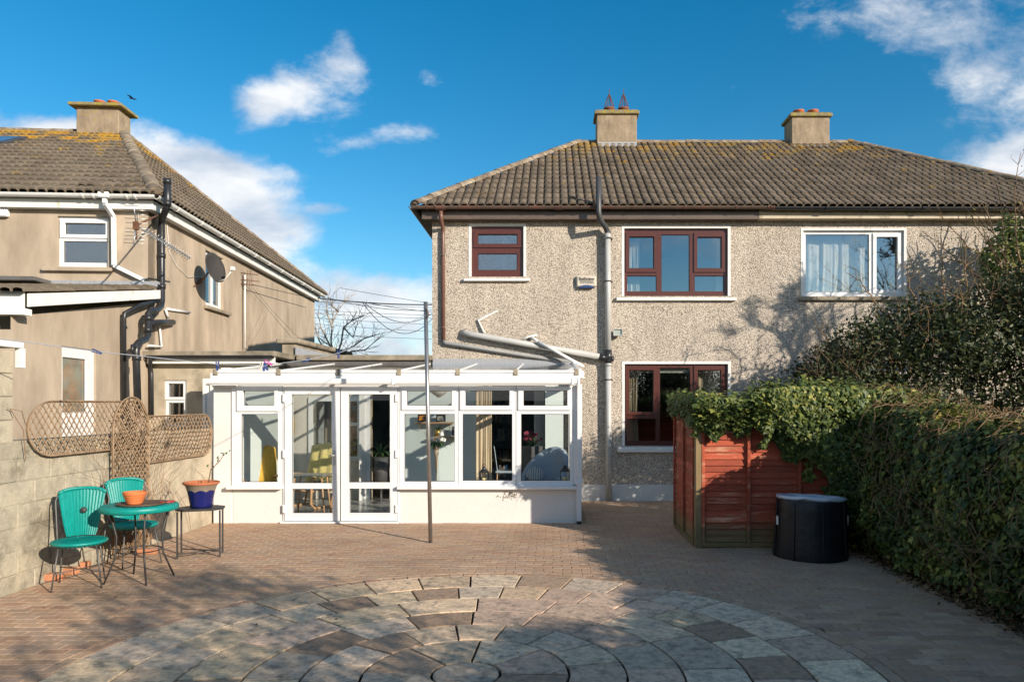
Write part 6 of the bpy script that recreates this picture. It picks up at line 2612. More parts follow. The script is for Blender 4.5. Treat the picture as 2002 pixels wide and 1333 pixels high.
for k in range(4):
    a = math.radians(-50 + 90 * k)
    b = MB()
    b.tube([(.26 * math.cos(a), .26 * math.sin(a), zt - .04), (.20 * math.cos(a), .20 * math.sin(a), .45), (.21 * math.cos(a), .21 * math.sin(a), .25), (.31 * math.cos(a), .31 * math.sin(a), 0)], .009, 8)
    b.build('leg', MT['dark_metal'], t, local=True)
b = MB()
b.tube([(.20 * math.cos(a), .20 * math.sin(a), .30) for a in [2 * math.pi * i / 24 for i in range(24)]], .006, 6, closed=True)
b.build('ring_brace', MT['dark_metal'], t, local=True)

# things on the table
tz_ = zt + .0125
t = thing('tray', (-4.07, 7.15, tz_), 'flat brown tray on the teal table', 'tray')
b = MB()
b.lathe([(0, 0), (.20, 0), (.225, .018), (.218, .018), (.195, .006), (0, .006)], (0, 0, 0), 32)
b.build('dish', MT['tray'], t, local=True)
t = thing('clay_bowl', (-4.13, 7.13, tz_ + .007), 'orange ribbed clay bowl on the tray', 'bowl')
b = MB()
prof = [(0, 0), (.075, 0)]
for k in range(5):
    z = .012 + k * .021
    r0 = .078 + .009 * k
    prof += [(r0, z), (r0 + .009, z + .008), (r0 + .004, z + .018)]
prof += [(.120, .118), (.124, .128), (.116, .130), (.105, .115), (.07, .03), (0, .03)]
b.lathe(prof, (0, 0, 0), 36)
b.build('bowl', MT['pot_orange'], t, local=True)
t.scale = (.88, .88, .95)
t = thing('red_saucer', (-3.90, 7.31, tz_), 'flat red plastic saucer at the table edge', 'saucer')
b = MB()
b.lathe([(0, 0), (.06, 0), (.075, .012), (.07, .012), (0, .005)], (0, 0, 0), 20)
b.build('saucer', MT['red'], t, local=True)

# stool and glazed pot
t = thing('iron_stool', (-4.07, 8.34, 0), 'dark iron plant stand with a flat top beside the teal table', 'stand', None, math.radians(18))
b = MB()
hx, hy = .255, .175
oct_ = [(-hx, -hy * .4), (-hx * .6, -hy), (hx * .6, -hy), (hx, -hy * .4), (hx, hy * .4), (hx * .6, hy), (-hx * .6, hy), (-hx, hy * .4)]
b.add([(x, y, .535) for x, y in oct_] + [(x, y, .56) for x, y in oct_], [tuple(range(8))[::-1], tuple(range(8, 16))] + [(i, (i + 1) % 8, 8 + (i + 1) % 8, 8 + i) for i in range(8)])
b.build('top', MT['dark_metal'], t, local=True, bevel=.006)
for (x, y) in ((-.22, -.13), (.22, -.13), (-.22, .13), (.22, .13)):
    b = MB()
    b.box(x - .009, x + .009, y - .009, y + .009, 0, .534)
    b.build('leg', MT['dark_metal'], t, local=True)
b = MB()
b.bar((-.22, -.13, .05), (.22, .13, .05), .012, .012)
b.bar((.22, -.13, .07), (-.22, .13, .07), .012, .012)
b.build('stretcher', MT['dark_metal'], t, local=True)
t = thing('glazed_pot', (-4.06, 8.34, .562), 'blue and grey drip-glazed plant pot with an orange rim', 'pot')
b = MB()
n = 48
prof = [(0, 0), (.125, 0), (.130, .03), (.140, .09), (.152, .15), (.165, .20), (.180, .25), (.198, .275)]
v, f, mi = [], [], []
for (r0, z) in prof:
    for j in range(n):
        a = 2 * math.pi * j / n
        dz = 0
        if .17 < z < .22:
            dz = .022 * abs(math.sin(a * 4.0)) - .011
        v.append((r0 * math.cos(a), r0 * math.sin(a), z + dz))
for k in range(len(prof) - 1):
    for j in range(n):
        f.append((k * n + j, k * n + (j + 1) % n, (k + 1) * n + (j + 1) % n, (k + 1) * n + j))
k0 = len(b.f)
b.add(v, f, 0, True)
for k in range(len(prof) - 1):
    for j in range(n):
        b.m[k0 + k * n + j] = 0 if k < 5 else 1
b.build('pot', [MT['pot_glaze_blue'], MT['pot_glaze_grey']], t, local=True)
b = MB()
b.lathe([(.196, .272), (.214, .280), (.216, .300), (.205, .304), (.190, .300), (.185, .262), (0, .262)], (0, 0, 0), 48, mis=[0, 0, 0, 0, 0, 1])
b.build('rim', [MT['terracotta'], MT['soil']], t, local=True)
t.scale = (.92, .92, .97)
t = thing('bare_sapling', (-4.06, 8.34, .82), 'bare twiggy sapling growing from the glazed pot', 'plant')
b = MB()
lv = []
rr = random.Random(3)
p, q, s_ = P(406, 950, 8.34), P(412, 918, 8.34), P(440, 886, 8.34)
b.tube([p, q, P(428, 903, 8.3), s_], [.006, .005, .004, .002], 6)
for k in range(11):
    c0 = P(412 + k * 2.8, 918 - k * 3.1, 8.32)
    d_ = Vector((rr.uniform(-1, 1), rr.uniform(-.6, .6), rr.uniform(.1, 1))).normalized()
    b.tube([c0, c0 + d_ * rr.uniform(.03, .07)], .0018, 4)
    lv.append(c0 + d_ * .05)
b.tube([p, P(396, 930, 8.4), P(380, 915, 8.4)], [.004, .003, .0015], 5)
b.build('stems', MT['twig'], t)
b = MB()
for c0 in lv:
    for k in range(2):
        d_ = Vector((rr.uniform(-1, 1), rr.uniform(-1, 1), rr.uniform(0, 1))).normalized()
        s2 = d_.orthogonal().normalized()
        b.add([c0, c0 + d_ * .015 + s2 * .010, c0 + d_ * .034, c0 + d_ * .015 - s2 * .010], [(0, 1, 2, 3)])
b.build('leaves', MT['plant'], t, fix=False)

# loose bricks against the wall
for i, (x, y, r0, lab) in enumerate(((98, 1133, 12, 'loose red brick on the paving nearest the first teal chair'), (127, 1121, -8, 'loose red brick lying between the chair legs by the wall'),
                                     (150, 1110, 20, 'loose red brick under the second teal chair'), (285, 1082, 5, 'loose red brick at the foot of the upright trellis'))):
    b = MB()
    b.box(-.1075, .1075, -.051, .051, 0, .065)
    o = b.build('loose_brick', MT['brick'], None, bevel=.004)
    o.location = G(x, y) + Vector((.02, 0, .002))
    o.rotation_euler = (0, 0, math.radians(r0))
    tag(o, lab, 'brick', 'loose bricks by the garden wall')

# ------------------------------------------------------------------ clothes pole, line and pegs
PY = 9.14
t = thing('clothes_pole', G(842, 1060), 'slim galvanised clothes line pole standing in the paving before the conservatory', 'pole')
b = MB()
b.tube([G(842, 1060) + Vector((0, 0, -.05)), P(832, 590, PY)], .0255, 14)
b.build('pole', MT['galv'], t)
b = MB()
c0 = P(834, 612, PY)
b.tube([c0 + Vector((0, -.03, .05)), c0 + Vector((.03, -.05, .0)), c0 + Vector((.03, -.05, -.05)), c0 + Vector((0, -.03, -.07))], .007, 6)
b.tube([c0 + Vector((-.03, 0, -.03)), c0 + Vector((.045, 0, -.02))], .008, 6)
b.build('line_hook', MT['rust'], t)
LA, LB = Vector((-4.98, 5.6, PZ(662, 6.5) + .03)), P(835, 614, PY)


def line_pt(x):
    """point of the sagging clothes line seen at pixel column x"""
    k = (x - CX) / FP
    # plan position on the straight plan line from LA to LB
    den = (LB.x - LA.x) - k * (LB.y - LA.y)
    s = (k * LA.y - LA.x) / den
    Y = LA.y + (LB.y - LA.y) * s
    xs = [-200, 0, 190, 425, 516, 603, 662, 750, 835]
    ys = [632, 662, 687, 712, 714, 703, 690, 656, 614]
    return Vector((k * Y, Y, PZ(float(np.interp(x, xs, ys)), Y)))


b = MB()
b.tube([line_pt(x) for x in (-90, 0, 95, 190, 310, 425, 470, 516, 560, 603, 632, 662, 706, 750, 792, 835)], .0042, 6)
tag(b.build('clothes_line', MT['rope']), 'thin grey clothes line sagging from the wall to the pole', 'clothes line')


def peg(x, mat, label, hang=True, tilt=0.0, dz=0.0):
    c = line_pt(x)
    t_ = thing('clothes_peg', c, label, 'peg', 'pegs on the clothes line')
    Mx = Matrix.Translation(c + Vector((0, 0, dz))) @ Matrix.Rotation(tilt, 4, 'Y')
    for s in (-1, 1):
        m_ = MB(Mx)
        m_.hexa([(s * .004 - .004, -.006, -.062), (s * .004 + .004, -.006, -.062), (s * .004 + .004, .006, -.062), (s * .004 - .004, .006, -.062),
                 (s * .013 - .004, -.006, .03), (s * .013 + .004, -.006, .03), (s * .013 + .004, .006, .03), (s * .013 - .004, .006, .03)])
        m_.build('jaw', mat, t_)
    m_ = MB(Mx)
    m_.tube([(-.012, -.008, -.01), (.012, -.008, -.01), (.012, .008, -.01), (-.012, .008, -.01)], .002, 4, closed=True)
    m_.build('spring', MT['alu'], t_)


peg(186, MT['peg_blue'], 'blue peg lying along the line before the tan house door', tilt=math.radians(-70))
peg(425, MT['peg_blue'], 'blue peg hanging at the conservatory gutter end of the line')
peg(511, MT['peg_white'], 'pale peg in the cluster of pegs on the line', tilt=.15)
peg(515, MT['peg_blue'], 'blue peg in the middle of the peg cluster', tilt=-.1)
peg(518, MT['peg_blue'], 'blue peg tilted beside the pink one in the cluster', tilt=-.5)
peg(522, MT['peg_pink'], 'pink peg sticking out of the peg cluster', tilt=-1.1, dz=.03)
peg(602, MT['peg_blue'], 'blue peg lying along the rising part of the line', tilt=math.radians(65))
peg(662, MT['peg_blue'], 'blue peg hanging nearest the clothes pole', tilt=.05)

# ------------------------------------------------------------------ fence with lapped red boards
FYY = 8.81
FX0 = PX(1366, FYY)
fence = thing('board_fence', (2.6, FYY, 0), 'red stained lap board fence panel facing the patio under the ivy', 'fence')
rz = random.Random(14)
x0, x1 = PX(1373, FYY), 3.62
nb_ = 22
me = None
for i in range(nb_):
    z0 = .075 + i * .0775
    b = MB()
    j1, j2 = rz.uniform(-.004, .004), rz.uniform(-.004, .004)
    segs = 10
    v, f = [], []
    for k in range(segs + 1):
        x = x0 + (x1 - x0) * k / segs
        w = .004 * noise.noise((x * 3, i * 1.7, 0))
        v += [(x, FYY + .000, z0 + j1 + w), (x, FYY + .024, z0 + j1 + w), (x, FYY + .034, z0 + .098 + j2), (x, FYY + .026, z0 + .098 + j2)]
    for k in range(segs):
        a = 4 * k
        for q in range(4):
            f.append((a + q, a + (q + 1) % 4, a + 4 + (q + 1) % 4, a + 4 + q))
    f += [(0, 1, 2, 3), (4 * segs + 3, 4 * segs + 2, 4 * segs + 1, 4 * segs)]
    b.add(v, f)
    b.build('board', MT['red_wood'], fence)
for x in (1374, 1463, 1562, 1660):
    b = MB()
    X = PX(x, FYY)
    b.box(X - .019, X + .019, FYY - .034, FYY - .002, .02, 1.80)
    b.build('batten', MT['red_wood'], fence, bevel=.003)
b = MB()
b.box(x0 - .02, x1, FYY - .03, FYY + .03, .015, .065)
b.build('bottom_rail', MT['raw_wood'], fence, bevel=.003)
post = MB()
post.box(FX0 - .045, FX0 + .03, FYY - .03, FYY + .06, 0, 1.84)
tag(post.build('fence_post', MT['raw_wood'], None, bevel=.005), 'weathered corner post joining the two red fence panels', 'post')
f2 = thing('board_fence', (FX0, 9.6, 0), 'narrow end-on red fence panel running towards the house', 'fence')
YE = 10.30
for i in range(nb_):
    z0 = .075 + i * .0775
    b = MB()
    j = rz.uniform(-.004, .004)
    b.hexa([(FX0 - .035, FYY + .08, z0 + j), (FX0 - .012, FYY + .08, z0 + j), (FX0 - .012, YE, z0 + j), (FX0 - .035, YE, z0 + j),
            (FX0 - .014, FYY + .08, z0 + .098), (FX0 - .006, FYY + .08, z0 + .098), (FX0 - .006, YE, z0 + .098), (FX0 - .014, YE, z0 + .098)])
    b.build('board', MT['red_wood'], f2)
for y in (FYY + .09, (FYY + YE) / 2, YE - .02):
    b = MB()
    b.box(FX0 - .062, FX0 - .036, y - .018, y + .018, .02, 1.80)
    b.build('batten', MT['red_wood'], f2, bevel=.003)
b = MB()
b.box(FX0 - .06, FX0 + .0, FYY + .062, YE + .02, .015, .065)
b.build('bottom_rail', MT['raw_wood'], f2, bevel=.003)

# ------------------------------------------------------------------ black portable tub
tc_ = G(1592, 1090)
tub = thing('portable_tub', (tc_.x, tc_.y + .12, 0), 'black round portable tub with a pale blue inflated rim beside the red fence', 'tub')
b = MB()
n = 48
prof = [(.415, 0.0), (.418, .03), (.408, .15), (.398, .35), (.388, .55), (.384, .64), (.376, .655)]
v, f = [], []
rr = random.Random(6)
for k, (r0, z) in enumerate(prof):
    for j in range(n):
        a = 2 * math.pi * j / n
        w = 1 + .012 * math.sin(a * 3 + z * 4) + .007 * math.sin(a * 11 + z * 13) * (.3 + z) + (-.012 if j % 6 == 0 else 0)
        v.append((r0 * w * math.cos(a), r0 * w * math.sin(a), z + (.02 * math.cos(a + 2.3) if k > 4 else 0)))
for k in range(len(prof) - 1):
    for j in range(n):
        f.append((k * n + j, k * n + (j + 1) % n, (k + 1) * n + (j + 1) % n, (k + 1) * n + j))
b.add(v, f, 0, True)
b.build('cover', MT['fabric_black'], tub, local=True)
b = MB()
for j in range(0, n, 6):
    a = 2 * math.pi * j / n
    b.tube([(r0 * 1.003 * math.cos(a), r0 * 1.003 * math.sin(a), z) for (r0, z) in prof[:6]], .008, 6)
b.build('seam', MT['fabric_black'], tub, local=True)
b = MB()
m8 = 8
rim = []
for j in range(m8):
    a = 2 * math.pi * (j + .35) / m8
    rim.append((.375 * math.cos(a), .375 * math.sin(a), .675 + .03 * math.cos(a + 2.3) + rr.uniform(-.008, .012)))
pts = []
for j in range(m8):
    a, c = Vector(rim[j]), Vector(rim[(j + 1) % m8])
    for k in range(4):
        q = a.lerp(c, k / 4)
        pts.append(q + Vector((0, 0, -.012 * math.sin(math.pi * k / 4))))
b.tube(pts, [.025 if i % 4 else .017 for i in range(len(pts))], 8, closed=True)
inn = [(p.x * .84, p.y * .84, p.z - .05) for p in pts]
b.add([tuple(p) for p in pts] + inn + [(p[0] * .95, p[1] * .95, .30) for p in inn],
      [(i, (i + 1) % 32, 32 + (i + 1) % 32, 32 + i) for i in range(32)] + [(32 + i, 32 + (i + 1) % 32, 64 + (i + 1) % 32, 64 + i) for i in range(32)] + [tuple(range(64, 96))], 0, True)
b.build('inflated_rim', MT['vinyl'], tub, local=True, fix=False)
b = MB()
for a in (math.radians(188), math.radians(-8)):
    c0 = Vector((.405 * math.cos(a), .405 * math.sin(a), .42))
    b.box(c0.x - .006, c0.x + .006, c0.y - .02, c0.y + .02, .37, .47)
b.build('strap', MT['white_old'], tub, local=True)

# ------------------------------------------------------------------ foliage
IVY_V = np.array([(0, .30, .04), (0, 0, 0), (.26, .02, -.02), (.50, .34, -.06), (.26, .48, 0), (0, 1.0, -.05), (-.26, .48, 0), (-.50, .34, -.06), (-.26, .02, -.02)])
IVY_F = [(0, 1, 2), (0, 2, 3), (0, 3, 4), (0, 4, 5), (0, 5, 6), (0, 6, 7), (0, 7, 8), (0, 8, 1)]
OVAL_V = np.array([(0, 0, 0), (.24, .32, .05), (.20, .70, .03), (0, 1.0, -.05), (-.20, .70, .03), (-.24, .32, .05)])
OVAL_F = [(0, 1, 2, 3), (0, 3, 4, 5)]


def leaves(name, pos, nrm, size, parent, mat, rnd, shape=(IVY_V, IVY_F), down=0.8, rng=None, kind='stuff'):
    rng = rng or RNG
    N = len(pos)
    nrm = nrm / np.maximum(1e-6, np.linalg.norm(nrm, axis=1, keepdims=True))
    d = rng.normal(0, 1, (N, 3)) * 0.75 + np.array([0, 0, -down])
    d -= nrm * np.sum(d * nrm, axis=1, keepdims=True)
    d /= np.maximum(1e-6, np.linalg.norm(d, axis=1, keepdims=True))
    bt = np.cross(nrm, d)
    V, F_ = shape
    k = len(V)
    sz = size[:, None, None]
    wv = (V[:, 0] * rng.uniform(.8, 1.15, (N, 1)))[:, :, None]
    pts = pos[:, None, :] + sz * (wv * bt[:, None, :] + (V[:, 1] - .3)[None, :, None] * d[:, None, :] + V[:, 2][None, :, None] * nrm[:, None, :])
    pts = pts.reshape(-1, 3)
    idx, ls, lt = [], [], []
    lens = [len(f) for f in F_]
    flat = np.concatenate([np.array(f) for f in F_])
    allidx = (flat[None, :] + (np.arange(N) * k)[:, None]).reshape(-1)
    tot = np.tile(np.array(lens), N)
    st = np.concatenate([[0], np.cumsum(tot)[:-1]])
    me = bpy.data.meshes.new(name)
    me.vertices.add(len(pts))
    me.vertices.foreach_set('co', pts.astype(np.float32).ravel())
    me.loops.add(len(allidx))
    me.loops.foreach_set('vertex_index', allidx.astype(np.int32))
    me.polygons.add(len(tot))
    me.polygons.foreach_set('loop_start', st.astype(np.int32))
    me.update(calc_edges=True)
    at = me.attributes.new('rnd', 'FLOAT', 'FACE')
    at.data.foreach_set('value', np.repeat(np.clip(rnd, 0, 1), len(F_)).astype(np.float32))
    o = link_mesh(name, me, mat, parent)
    if kind:
        o['kind'] = kind
    return o


def fnoise(p, s, seed=0.0):
    return np.array([noise.noise(Vector((a[0] * s + seed, a[1] * s, a[2] * s))) for a in p])


hedge = thing('ivy_hedge', (3.8, 7.0, 0), 'long ivy covered hedge along the patio edge spilling over the red fence', 'hedge')


def hedge_top(y):
    """height of the hedge along its length"""
    return np.interp(y, [-1, 1.0, 1.8, 2.6, 3.5, 4.5, 5.4, 6.0, 6.8, 7.4, 8.2, 9.0, 10.0, 11], [2.2, 2.2, 2.05, 1.50, 1.40, 1.45, 1.54, 1.56, 1.53, 1.58, 1.70, 1.85, 1.80, 1.7])


def hedge_profile(y, t):
    """t 0..1 walks from the foot of the front face over the top to the back; returns x, z, nx, nz"""
    H = hedge_top(y)
    r = .28
    L1, L2, L3 = H - r, r * math.pi / 2, .75
    tot = L1 + L2 + L3
    s = t * tot
    x = np.zeros_like(s)
    z = np.zeros_like(s)
    nx = np.zeros_like(s)
    nz = np.zeros_like(s)
    a = s < L1
    x[a] = 3.70 - .10 * np.sin(np.pi * s[a] / (H[a] if np.ndim(H) else H))
    z[a] = s[a]
    nx[a] = -1
    nz[a] = .15
    m_ = (s >= L1) & (s < L1 + L2)
    an = (s[m_] - (L1[m_] if np.ndim(L1) else L1)) / r
    Hm = H[m_] if np.ndim(H) else H
    x[m_] = 3.62 + r - r * np.cos(an)
    z[m_] = Hm - r + r * np.sin(an)
    nx[m_] = -np.cos(an)
    nz[m_] = np.sin(an)
    c = s >= L1 + L2
    x[c] = 3.62 + r + (s[c] - (L1[c] + L2 if np.ndim(L1) else L1 + L2))
    z[c] = H[c] if np.ndim(H) else H
    nz[c] = 1
    return x, z, nx, nz


def make_hedge():
    N = 36000
    y = RNG.uniform(0.0, 1.0, N) ** .85 * 8.8 + 0.6
    y = np.concatenate([y, RNG.uniform(4.3, 9.4, 14000)])
    t = RNG.uniform(0, 1, len(y))
    x, z, nx, nz = hedge_profile(y, t)
    pos = np.stack([x, y, z], 1)
    nr = np.stack([nx, np.zeros_like(nx), nz], 1)
    bul = .17 * fnoise(pos, 1.3, 3) + .10 * fnoise(pos, 3.7, 9) + .03
    dep = -np.abs(RNG.normal(0, .07, len(y)))
    pos = pos + nr * (bul + dep + RNG.uniform(-.02, .05, len(y)))[:, None]
    # thin, litter-strewn foot
    keep = (pos[:, 2] > .10 + .12 * fnoise(pos, 2.2, 5)) | (RNG.uniform(0, 1, len(y)) < .25)
    pos, nr, bul, dep, t2 = pos[keep], nr[keep], bul[keep], dep[keep], z[keep]
    n2 = nr + RNG.normal(0, .42, nr.shape) + np.array([0, 0, .25])
    top = np.clip((pos[:, 2] - hedge_top(pos[:, 1]) + .35) / .35, 0, 1)
    rnd = RNG.beta(1.6, 2.4, len(pos)) * .84 + top * RNG.uniform(0, .42, len(pos)) + .34 * fnoise(pos, 1.7, 21) + .2 * fnoise(pos, 6.0, 23)
    leaves('foliage', pos, n2, np.clip(RNG.lognormal(-3.08, .36, len(pos)), .022, .10), hedge, MT['ivy'], rnd)

    # over the fence top: front curtain, top and end
    def lower(x):
        return np.interp(x, [1.5, 1.8, 2.05, 2.35, 2.5, 2.75, 2.95, 3.15, 3.35, 3.6, 4], [1.30, 1.42, 1.36, 1.40, 1.28, 1.20, 1.04, .80, .55, .25, .1]) + .10 * np.sin(x * 17) * np.sin(x * 5.3)

    def upper(x):
        return np.interp(x, [1.45, 1.6, 1.8, 2.3, 2.5, 2.8, 3.4, 4.2], [1.70, 1.78, 1.82, 1.80, 1.90, 1.95, 1.94, 1.88])
    N = 13000
    x = RNG.uniform(1.72, 4.1, N)
    x = np.concatenate([x, RNG.uniform(2.4, 4.1, 5500)])
    zf = lower(x) + (upper(x) - lower(x)) * RNG.uniform(0, 1, len(x)) ** .9
    thick = np.interp(x, [1.5, 2.0, 2.6, 3.2, 4.1], [.12, .16, .24, .36, .45])
    e = np.clip((zf - lower(x)) / .35, 0, 1)
    pos = np.stack([x, FYY - .03 - thick * np.sqrt(e) * (.55 + .45 * RNG.uniform(0, 1, len(x))) , zf], 1)
    nr = np.stack([np.zeros_like(x), -np.ones_like(x), np.full_like(x, .35)], 1)
    bul = .12 * fnoise(pos, 2.4, 31)
    pos[:, 1] -= bul
    cl = fnoise(pos, 5.5, 47)
    keep = (cl > -.28) | (e > .8)
    a1_, n1_ = pos[keep], nr[keep]
    N = 11000
    x = RNG.uniform(1.66, 4.4, N)
    yy = FYY - .35 + RNG.uniform(0, 1.15, N)
    pos = np.stack([x, yy, upper(x) - .03 - .20 * np.abs((yy - FYY - .2) / .6) ** 2 + .07 * RNG.normal(0, 1, N)], 1)
    pos[:, 2] += .10 * fnoise(pos, 2.6, 61)
    nr2 = np.stack([np.zeros_like(x), np.full_like(x, -.25), np.ones_like(x)], 1)
    # end drape over the narrow panel
    N3 = 1300
    yy = RNG.uniform(FYY - .15, YE + .1, N3)
    zz = 1.84 - RNG.uniform(0, 1, N3) ** 1.6 * (.22 + .20 * np.clip((FYY + .5 - yy) / .5, 0, 1))
    p3 = np.stack([FX0 - .04 - .10 * RNG.uniform(0, 1, N3), yy, zz + .05 * RNG.normal(0, 1, N3)], 1)
    n3 = np.stack([-np.ones(N3), np.full(N3, -.2), np.full(N3, .6)], 1)
    allp = np.concatenate([a1_, pos, p3])
    alln = np.concatenate([n1_, nr2, n3])
    n2 = alln + RNG.normal(0, .42, alln.shape) + np.array([0, 0, .2])
    rnd = RNG.beta(1.8, 2.2, len(allp)) * .78 + .30 * np.clip((allp[:, 2] - 1.5) / .4, 0, 1) * RNG.uniform(0, 1, len(allp)) + .25 * fnoise(allp, 2.1, 15)
    leaves('foliage', allp, n2, np.clip(RNG.lognormal(-3.10, .36, len(allp)), .022, .095), hedge, MT['ivy'], rnd)

    # solid brown core added inside the leaves to block light
    core = MB()
    ys = np.linspace(.5, 9.5, 40)
    v, f = [], []
    m_ = 0
    for yy in ys:
        tt = np.linspace(0, 1, 14)
        xx, zz, nx, nz = hedge_profile(np.full(14, yy), tt)
        p = np.stack([xx, np.full(14, yy), zz], 1)
        bl = .17 * fnoise(p, 1.3, 3) - .17
        ring = [(xx[i] + nx[i] * bl[i], yy, max(-.05, zz[i] + nz[i] * bl[i])) for i in range(14)]
        ring.append((4.66, yy, -.05))
        m_ = len(ring)
        v += ring
    for i in range(len(ys) - 1):
        for j in range(m_ - 1):
            a = i * m_ + j
            f.append((a, a + 1, a + m_ + 1, a + m_))
    f.append(tuple(range(m_)))
    f.append(tuple(range((len(ys) - 1) * m_, len(ys) * m_))[::-1])
    core.add(v, f, 0, True)
    core.box(1.72, 4.3, FYY + .06, FYY + .55, 1.45, 1.72)
    core.build('light_block_core', MT['bark'], hedge, fix=False)
    # bare stems showing on the face and top
    st = MB()
    rr_ = random.Random(41)
    for i in range(700):
        y_ = rr_.uniform(1.0, 9.3)
        t_ = rr_.uniform(.05, .95)
        pts = []
        for k in range(5):
            xx, zz, nx, nz = hedge_profile(np.array([y_]), np.array([t_]))
            pts.append(Vector((xx[0] + nx[0] * rr_.uniform(.0, .17), y_, zz[0] + nz[0] * rr_.uniform(.0, .19))))
            y_ += rr_.gauss(0, .06)
            t_ = min(.99, max(.01, t_ + rr_.gauss(.015, .03)))
        st.tube(pts, [.0045, .004, .0035, .003, .002], 4, caps=False)
    st.build('stems', MT['twig'], hedge, fix=False, kind='stuff')
    # dead leaves along the foot
    N = 3200
    p = np.stack([3.62 + RNG.normal(.0, .09, N), RNG.uniform(1.5, 9.0, N), RNG.uniform(.0, .05, N)], 1)
    p[:, 2] += np.clip(p[:, 0] - 3.6, 0, .3) * .5
    n_ = np.array([[0, 0, 1.0]]) + RNG.normal(0, .5, (N, 3))
    lo = leaves('leaf_litter', p, n_, RNG.uniform(.02, .05, N), None, MT['dead'], RNG.uniform(0, 1, N), (OVAL_V, OVAL_F), 0)
    tag(lo, 'brown dead leaves littering the foot of the hedge', 'leaf litter', None, 'stuff')
    ss = MB()
    ss.box(3.625, 5.2, 1.2, 13.1, -.09, -.004)
    tag(ss.build('planting_bed', MT['soil']), 'strip of bare soil under the hedge', None, None, 'structure')


make_hedge()
# a few fallen leaves on the paving
N = 60
p = np.stack([RNG.uniform(-4.5, 3.5, N), RNG.uniform(4.6, 9.5, N), np.full(N, .010)], 1)
fl2 = leaves('fallen_leaves', p, np.array([[0, 0, 1.0]]) + RNG.normal(0, .15, (N, 3)), RNG.uniform(.02, .04, N), None, MT['dead'], RNG.uniform(.3, 1, N), (OVAL_V, OVAL_F), 0)
tag(fl2, 'few dry leaves fallen on the brick paving', 'fallen leaves', None, 'stuff')


def branch_tree(base, up, length, r, depth, seed, spread=.55, n_child=(2, 4), shrink=.68, curl=.18, upbias=.12, min_r=.003, segs=5):
    """recursive bare branches; returns the mesh builder and the twig ends"""
    rr_ = random.Random(seed)
    mb = MB()
    ends = []

    def grow(p, d, L_, r_, lev):
        pts, rs = [p.copy()], [r_]
        for k in range(segs):
            d = (d + Vector((rr_.gauss(0, curl), rr_.gauss(0, curl), rr_.gauss(0, curl) + upbias)) * .5).normalized()
            p = p + d * (L_ / segs)
            pts.append(p.copy())
            rs.append(max(min_r, r_ * (1 - .45 * (k + 1) / segs)))
            if lev < depth and k >= 1 and rr_.random() < .55:
                a = Vector((rr_.gauss(0, 1), rr_.gauss(0, 1), rr_.gauss(0, 1)))
                a = (a - d * a.dot(d)).normalized()
                grow(p.copy(), (d + a * spread * rr_.uniform(.7, 1.4)).normalized(), L_ * shrink * rr_.uniform(.7, 1.1), rs[-1] * .62, lev + 1)
        mb.tube(pts, rs, 7 if r_ > .03 else (5 if r_ > .008 else 4), caps=False)
        if lev < depth:
            for _ in range(rr_.randint(*n_child)):
                a = Vector((rr_.gauss(0, 1), rr_.gauss(0, 1), rr_.gauss(0, 1)))
                a = (a - d * a.dot(d)).normalized()
                grow(p.copy(), (d + a * spread * rr_.uniform(.6, 1.3)).normalized(), L_ * shrink * rr_.uniform(.8, 1.1), rs[-1] * .75, lev + 1)
        else:
            ends.append(p.copy())
    grow(Vector(base), Vector(up).normalized(), length, r, 0)
    return mb, ends


# dark evergreen shrub in the neighbour's garden
sh = thing('evergreen_shrub', (6.0, 10.9, 0), 'big dark evergreen shrub rising behind the ivy hedge', 'shrub')


